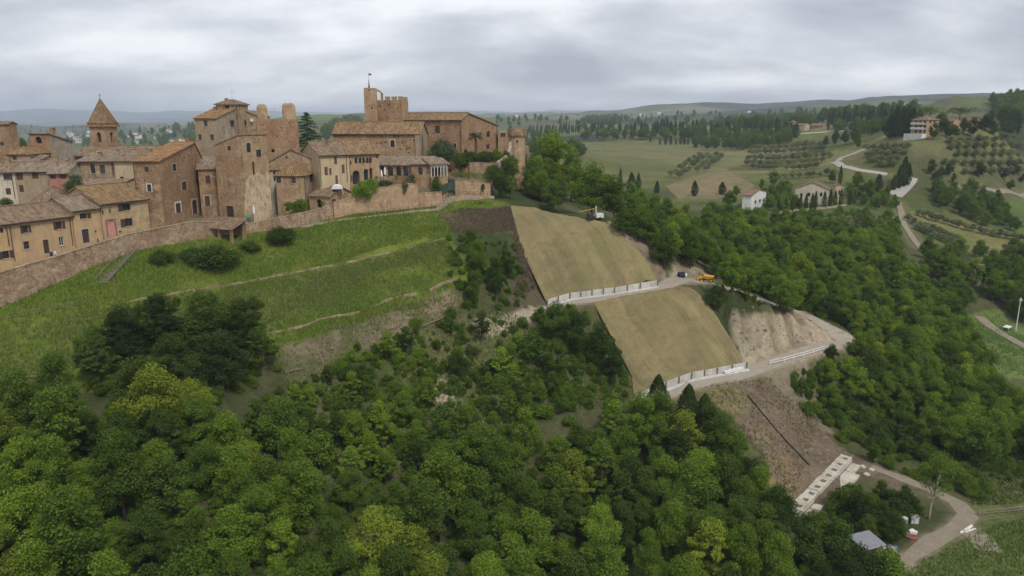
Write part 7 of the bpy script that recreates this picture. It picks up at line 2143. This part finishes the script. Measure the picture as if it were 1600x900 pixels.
mass('far_cypress_belt', 'dark belts of cypresses along the far ridges', pts, cyo, G_DEEP)
# undergrowth between the trees: low leafy clumps nobody could count
sh = []
for k in SHRUB:
    sh.append(k)
shrub_objs = []
for k in SHRUB:
    p = hit(700 + 30 * len(shrub_objs), 700); shrub_objs.append(tree(k, 'shrub', (p.x, p.y, p.z - .1), .55, G_MID, ('broad', 'low', 'upright')[len(shrub_objs)] + ' leafy shrub in the scrub at the middle of the lower hillside', 'shrub', 'shrubs in the scrub', False))
def under(poly, n, sr, dmin=50, track=True):
    xs = [q[0] for q in poly]; ys = [q[1] for q in poly]; m = 0; out = []
    cand = np.random.default_rng(n); 
    for _ in range(n * 4):
        if m >= n: break
        px, py = cand.uniform(min(xs), max(xs)), cand.uniform(min(ys), max(ys))
        if not in_poly(np.array([px]), np.array([py]), poly)[0]: continue
        p = hit(px, py, .4, dmin=dmin)
        if track and not ok_spot(p, 1, .7): continue
        out.append((p.x, p.y, p.z - .15, random.uniform(*sr), random.randrange(3))); m += 1
    return out
pts = under([(-20, 600), (430, 600), (470, 640), (860, 560), (1000, 640), (1120, 650), (1190, 720), (1235, 850), (1260, 960), (-20, 960)], 900, (.4, .9))
pts += under([(455, 600), (620, 525), (720, 490), (860, 510), (880, 640), (700, 720), (480, 760)], 430, (.2, .62))
pts += under([(820, 300), (960, 335), (1060, 350), (1250, 345), (1400, 395), (1500, 480), (1610, 690), (1480, 700), (1340, 610), (1320, 535), (1130, 425), (1060, 395)], 420, (.5, 1.0))
pts += under([(830, 480), (900, 480), (985, 560), (990, 640), (860, 640)], 150, (.3, .75))
pts += under([(1225, 585), (1290, 560), (1420, 640), (1500, 760), (1400, 745), (1320, 690)], 160, (.3, .75))
pts += under([(1250, 780), (1340, 760), (1420, 790), (1390, 905), (1250, 905)], 110, (.3, .7))
pts += under([(700, 370), (800, 372), (815, 400), (835, 450), (800, 490), (720, 480), (700, 440)], 120, (.25, .6), track=False)
pts += under([(100, 560), (200, 480), (330, 460), (420, 480), (440, 600), (250, 640)], 120, (.4, .9), track=False)
pts += under([(1400, 700), (1500, 690), (1606, 700), (1606, 760), (1500, 780), (1440, 740)], 90, (.25, .6))
pts += under([(1050, 395), (1130, 440), (1160, 480), (1230, 490), (1300, 520), (1100, 425)], 60, (.3, .6))
mass('undergrowth', 'leafy undergrowth and brambles between the trees', pts, shrub_objs, G_MID)
# grass: blades in tufts over the terraces, banks and meadows
def grass_mass(name, label, polys, color_fn):
    r_ = np.random.default_rng(77); Cx = []; Cy = []; tone = []
    for poly, n, d0, d1, tn in polys:
        W_ = [hit(a, b) for a, b in poly]
        xs = [q.x for q in W_]; ys = [q.y for q in W_]
        pw = [(q.x, q.y) for q in W_]
        x = r_.uniform(min(xs), max(xs), n * 4); y = r_.uniform(min(ys), max(ys), n * 4)
        m = in_poly(x, y, pw); x = x[m][:n]; y = y[m][:n]
        m = ~in_poly(x, y, TP); x = x[m]; y = y[m]
        nn = fbm(x / 6, y / 6, 3); keep = r_.uniform(-.35, .25, len(x)) < nn
        Cx.append(x[keep]); Cy.append(y[keep]); tone.append(np.repeat(np.array([tn]), keep.sum(), 0))
    x = np.concatenate(Cx); y = np.concatenate(Cy); tn = np.concatenate(tone); n = len(x)
    z = ground(x, y)
    B = 3
    X = np.repeat(x, B) + r_.normal(0, .12, n * B); Y = np.repeat(y, B) + r_.normal(0, .12, n * B); Z = np.repeat(z, B)
    hgt = r_.uniform(.18, .55, n * B); th = r_.uniform(0, 6.28, n * B); w = r_.uniform(.05, .11, n * B)
    lean = r_.uniform(.05, .35, n * B) * hgt; lt = r_.uniform(0, 6.28, n * B)
    V = np.stack([np.stack([X - np.cos(th) * w, Y - np.sin(th) * w, Z - .03], 1), np.stack([X + np.cos(th) * w, Y + np.sin(th) * w, Z - .03], 1), np.stack([X + np.cos(lt) * lean, Y + np.sin(lt) * lean, Z + hgt], 1)], 1).reshape(-1, 3)
    F = np.arange(len(V)).reshape(-1, 3)
    me = np_mesh(name, V, F, MATS['foliage_mass'])
    col = np.repeat(tn, B * 3, 0) * np.repeat(r_.uniform(.75, 1.3, n), B * 3)[:, None]
    ca = me.color_attributes.new('leaf_color', 'FLOAT_COLOR', 'POINT'); ca.data.foreach_set('color', np.concatenate([col, np.ones((len(col), 1))], 1).astype(np.float32).ravel())
    tag(obj(name, me), label, kind='stuff')
GT = (0.118, 0.168, 0.026)
grass_mass('grass', 'tall tufted grass and weeds on the slopes', [
    ([(0, 478), (100, 434), (200, 396), (300, 376), (500, 349), (690, 322), (760, 314), (700, 372), (500, 420), (200, 475), (0, 520)], 26000, 0, 0, GT),
    ([(0, 520), (200, 475), (420, 435), (600, 400), (700, 373), (720, 430), (620, 465), (420, 520), (200, 560), (0, 590)], 24000, 0, 0, (0.115, 0.15, 0.04)),
    ([(420, 520), (620, 465), (720, 437), (700, 452), (600, 490), (430, 545)], 5000, 0, 0, GT),
    ([(430, 545), (700, 455), (840, 490), (870, 620), (700, 720), (480, 760)], 22000, 0, 0, (0.135, 0.155, 0.055)),
    ([(835, 485), (910, 480), (985, 560), (990, 640), (860, 640)], 6000, 0, 0, (0.13, 0.16, 0.05)),
    ([(1100, 605), (1200, 590), (1280, 660), (1240, 790), (1190, 720)], 2500, 0, 0, (0.19, 0.17, 0.085)),
    ([(1400, 905), (1530, 830), (1600, 810), (1606, 905)], 2600, 0, 0, (0.14, 0.20, 0.05)),
    ([(1480, 690), (1606, 690), (1606, 790), (1520, 790)], 5000, 0, 0, (0.12, 0.15, 0.05)),
    ([(692, 336), (720, 326), (797, 324), (806, 358), (760, 366), (705, 362)], 6500, 0, 0, (0.125, 0.098, 0.07)),
    ([(797, 340), (820, 395), (840, 445), (800, 470), (812, 430)], 2000, 0, 0, (0.125, 0.095, 0.065)),
    ([(1490, 505), (1560, 490), (1606, 530), (1606, 590), (1560, 585)], 2000, 0, 0, (0.13, 0.20, 0.05))], None)
# ------------------------------------------------------------------ people and small things in the town
def person(px, py, D, hgt, rz, mat_top, mat_leg, label, pose=0):
    b = W(px, py, D); root = empty('person', (b.x, b.y, b.z), rz); tag(root, label, 'person')
    s = hgt / 1.72
    V = [(0, 0, .95), (0, 0, 1.2), (0, 0, 1.42), (0, 0, 1.52), (0, .01, 1.64), (.1, 0, .92), (.11, -.02 + .1 * pose, .5), (.11, .02 - .05 * pose, .07), (.11, -.14, .03), (-.1, 0, .92), (-.11, -.02 - .1 * pose, .5), (-.11, .1 * pose, .07), (-.11, -.14 + .1 * pose, .03),
         (.19, 0, 1.4), (.24, .03, 1.14), (.23, -.08, .9), (-.19, 0, 1.4), (-.24, .03, 1.14), (-.23, -.08, .9), (.23, -.1, .8), (-.23, -.1, .8), (0, .0, 1.72)]
    E = [(0, 1), (1, 2), (2, 3), (3, 4), (4, 21), (0, 5), (5, 6), (6, 7), (7, 8), (0, 9), (9, 10), (10, 11), (11, 12), (2, 13), (13, 14), (14, 15), (15, 19), (2, 16), (16, 17), (17, 18), (18, 20)]
    RR = [.15, .15, .14, .055, .1, .1, .07, .05, .04, .1, .07, .05, .04, .06, .048, .036, .06, .048, .036, .034, .034, .07]
    me = bpy.data.meshes.new('body'); me.from_pydata([(x * s, y * s, z * s) for x, y, z in V], E, []); me.update()
    t = NT('outfit'); sp = t.new('ShaderNodeSeparateXYZ'); tc = t.new('ShaderNodeTexCoord'); t.link(tc.outputs['Object'], sp.inputs[0])
    r_ = t.new('ShaderNodeValToRGB'); r_.color_ramp.interpolation = 'CONSTANT'
    st = [(0, (0.03, .03, .03)), (.06, mat_leg), (.52, mat_top), (.86, (.45, .29, .21)), (.955, (.05, .035, .025))]
    for i, (p, c) in enumerate(st):
        e = r_.color_ramp.elements[i] if i < 2 else r_.color_ramp.elements.new(p)
        e.position = p; e.color = (*c, 1)
    t.link(t.math('DIVIDE', sp.outputs['Z'], 1.8 * s), r_.inputs[0]); t.color(r_.outputs[0], .85, .2)
    me.materials.append(t.m)
    o = obj('body', me, root)
    sk = o.modifiers.new('skin', 'SKIN'); sk.use_smooth_shade = True
    for v, q in zip(me.skin_vertices[0].data, RR): v.radius = (q * s, q * s * .8)
    me.skin_vertices[0].data[0].use_root = True
    o.modifiers.new('subd', 'SUBSURF').levels = 1; o.modifiers['subd'].render_levels = 1
def street_D(px, off=2.0):
    u = ray(px, 380)[0]; return float(np.interp(u, _fu[_o], _fy[_o])) + off
for px, py, lab, a, b, po, hh in ((154.3, 378.5, 'person in grey walking past the dark door with the carved lintel', (.10, .10, .11), (.05, .05, .06), 1, 1.75), (81.5, 397.5, 'person in dark clothes leaning by the wall in front of the long yellow house', (.03, .03, .05), (.03, .03, .04), 0, 1.72),
                              (87.5, 394, 'person in white by the wall in front of the long yellow house', (.6, .58, .56), (.12, .14, .2), 0, 1.65)):
    D = street_D(px, 1.5); c = W(px, py, D); z = float(town_z(np.array(c.x), np.array(c.y))) + .05
    k = (z - CAMZ) / D
    person(px, 450 - FPX * math.tan(math.atan(k) + PITCH), D, hh, R(60 + 40 * po), a, b, lab, po)
def parasol(px, py_base, D, hgt, label):
    b = W(px, py_base, D); root = empty('parasol', b); tag(root, label, 'parasol')
    MB().tube([(0, 0, -1.0), (0, 0, hgt)], .04, 6).build('pole', MATS['white_trim'], root)
    mb = MB(); n = 10
    for z, r_ in ((hgt * .98, .03), (hgt * .8, .17), (hgt * .5, .24), (hgt * .36, .2)):
        mb.v += [(r_ * (1 + .25 * (q % 2)) * math.cos(2 * math.pi * q / n), r_ * (1 + .25 * (q % 2)) * math.sin(2 * math.pi * q / n), z) for q in range(n)]
    for i in range(3):
        for q in range(n): mb.f.append((i * n + q, i * n + (q + 1) % n, (i + 1) * n + (q + 1) % n, (i + 1) * n + q))
    mb.f.append(tuple(range(n)))
    mb.build('canopy', MATS['canvas_white'], root)
parasol(397.5, 341, 149, 2.6, 'folded white parasol at the foot of the patched brick tower house')
parasol(596.5, 282, 166, 2.4, 'folded white parasol on the restaurant terrace, the left one')
parasol(602, 280, 166.4, 2.8, 'folded white parasol on the restaurant terrace, the right and taller one')
b = W(388, 342, 148.6); root = empty('garden_table', b, .3); tag(root, 'small table under a green cloth beside the folded parasol', 'table')
MB().box(-.7, .7, -.5, .5, .7, .76).build('top', MATS['canvas_green'], root); MB().box(-.72, .72, -.52, -.5, .3, .7).box(.7, .72, -.5, .5, .3, .7).build('cloth_drop', MATS['canvas_green'], root)
for x in (-.6, .6):
    for y in (-.4, .4): MB().bar((x, y, -.4), (x, y, .7), .06).build('leg', MATS['wood_grey'], root)
b = W(527, 297, 160.5); root = empty('garden_tent', b, .2); tag(root, 'rounded white canopy behind the little brick shed', 'canopy')
mb = MB(); n = 9
for j in range(5):
    y = -1.6 + .8 * j
    for q in range(n): mb.v.append((1.2 * math.cos(math.pi * q / (n - 1)), y * .7, (1.0 - .07 * y * y) * math.sin(math.pi * q / (n - 1)) + .3))
for j in range(4):
    for q in range(n - 1): mb.f.append((j * n + q, j * n + q + 1, (j + 1) * n + q + 1, (j + 1) * n + q))
mb.f += [tuple(range(n)), tuple(reversed(range(4 * n, 5 * n)))]
mb.build('sheet', MATS['canvas_white'], root)
for x in (-1.15, 1.15):
    for y in (-1.05, 1.05): MB().bar((x, y, -1), (x, y, .4), .07).build('leg', MATS['galvanised'], root)
for i, (px, py, D, lab) in enumerate(((620, 283, 164.5, 'terracotta pot with a yellowish plant on the terrace'), (588, 285, 164, 'terracotta pot with a green plant beside the parasols'), (505, 325, 156.2, 'terracotta pot with a plant beside the shed doorway'))):
    b = W(px, py, D); root = empty('plant_pot', b); tag(root, lab, 'plant pot')
    lathe([(0, 0), (.25, 0), (.34, .5), (.38, .55), (.3, .55), (0, .45)], 10).build('pot', MATS['terracotta'], root)
    r_ = np.random.default_rng(i); C, N = crown_points([(0, 0, .95, .45, .4)], 260, r_); V, F = leaf_quads(C, N, .16, r_)
    o = obj('foliage', np_mesh('foliage', V, F, MATS['foliage']), root); o.color = (*(G_YEL if i == 0 else G_MID), 1)
# aerials
for px, py, D, lab in ((363, 157, 176, 'thin aerial on the lookout storey roof'), (424, 185, 182, 'thin aerial behind the left stump of the ruined tower'), (429, 184, 182, 'thin aerial between the stumps of the ruined tower')):
    b = W(px, py, D); root = empty('aerial', b); tag(root, lab, 'aerial')
    MB().tube([(0, 0, -1.2), (0, 0, 2.3)], .035, 5).build('mast', MATS['galvanised'], root)
    for z, w in ((2.2, .5), (1.9, .65), (1.6, .4)): MB().bar((-w, 0, z), (w, 0, z), .035).build('rod', MATS['galvanised'], root)
# trees that share a description are told apart by their order across the picture
_by = {}
for o, px in LABELLED: _by.setdefault(o['label'], []).append((px, o))
for lab, lst in _by.items():
    n = len(lst)
    if 1 < n < 18 and len(lab.split()) < 14:
        for i, (px, o) in enumerate(sorted(lst, key=lambda q: q[0])):
            o['label'] = lab + ', ' + ('leftmost' if i == 0 else 'rightmost' if i == n - 1 else ORDW[i] + ' from left')
# ------------------------------------------------------------------ air
hz = bpy.data.materials.new('haze'); hz.use_nodes = True
hn = hz.node_tree; hn.nodes.clear()
ho = hn.nodes.new('ShaderNodeOutputMaterial'); hv = hn.nodes.new('ShaderNodeVolumePrincipled')
hv.inputs['Color'].default_value = (0.75, 0.86, 1.0, 1)
hv.inputs['Density'].default_value = 0.00013
hv.inputs['Anisotropy'].default_value = 0.0
hn.links.new(hv.outputs[0], ho.inputs['Volume'])
zlo, zhi = float(gz.min()) - 1.5, max(float(gz.max()) + 20, CAMZ + 30)
tag(MB().box(-9600, 9600, -900, 14600, zlo, zhi).build('haze', hz), 'thin bluish air over the distant hills', kind='stuff')
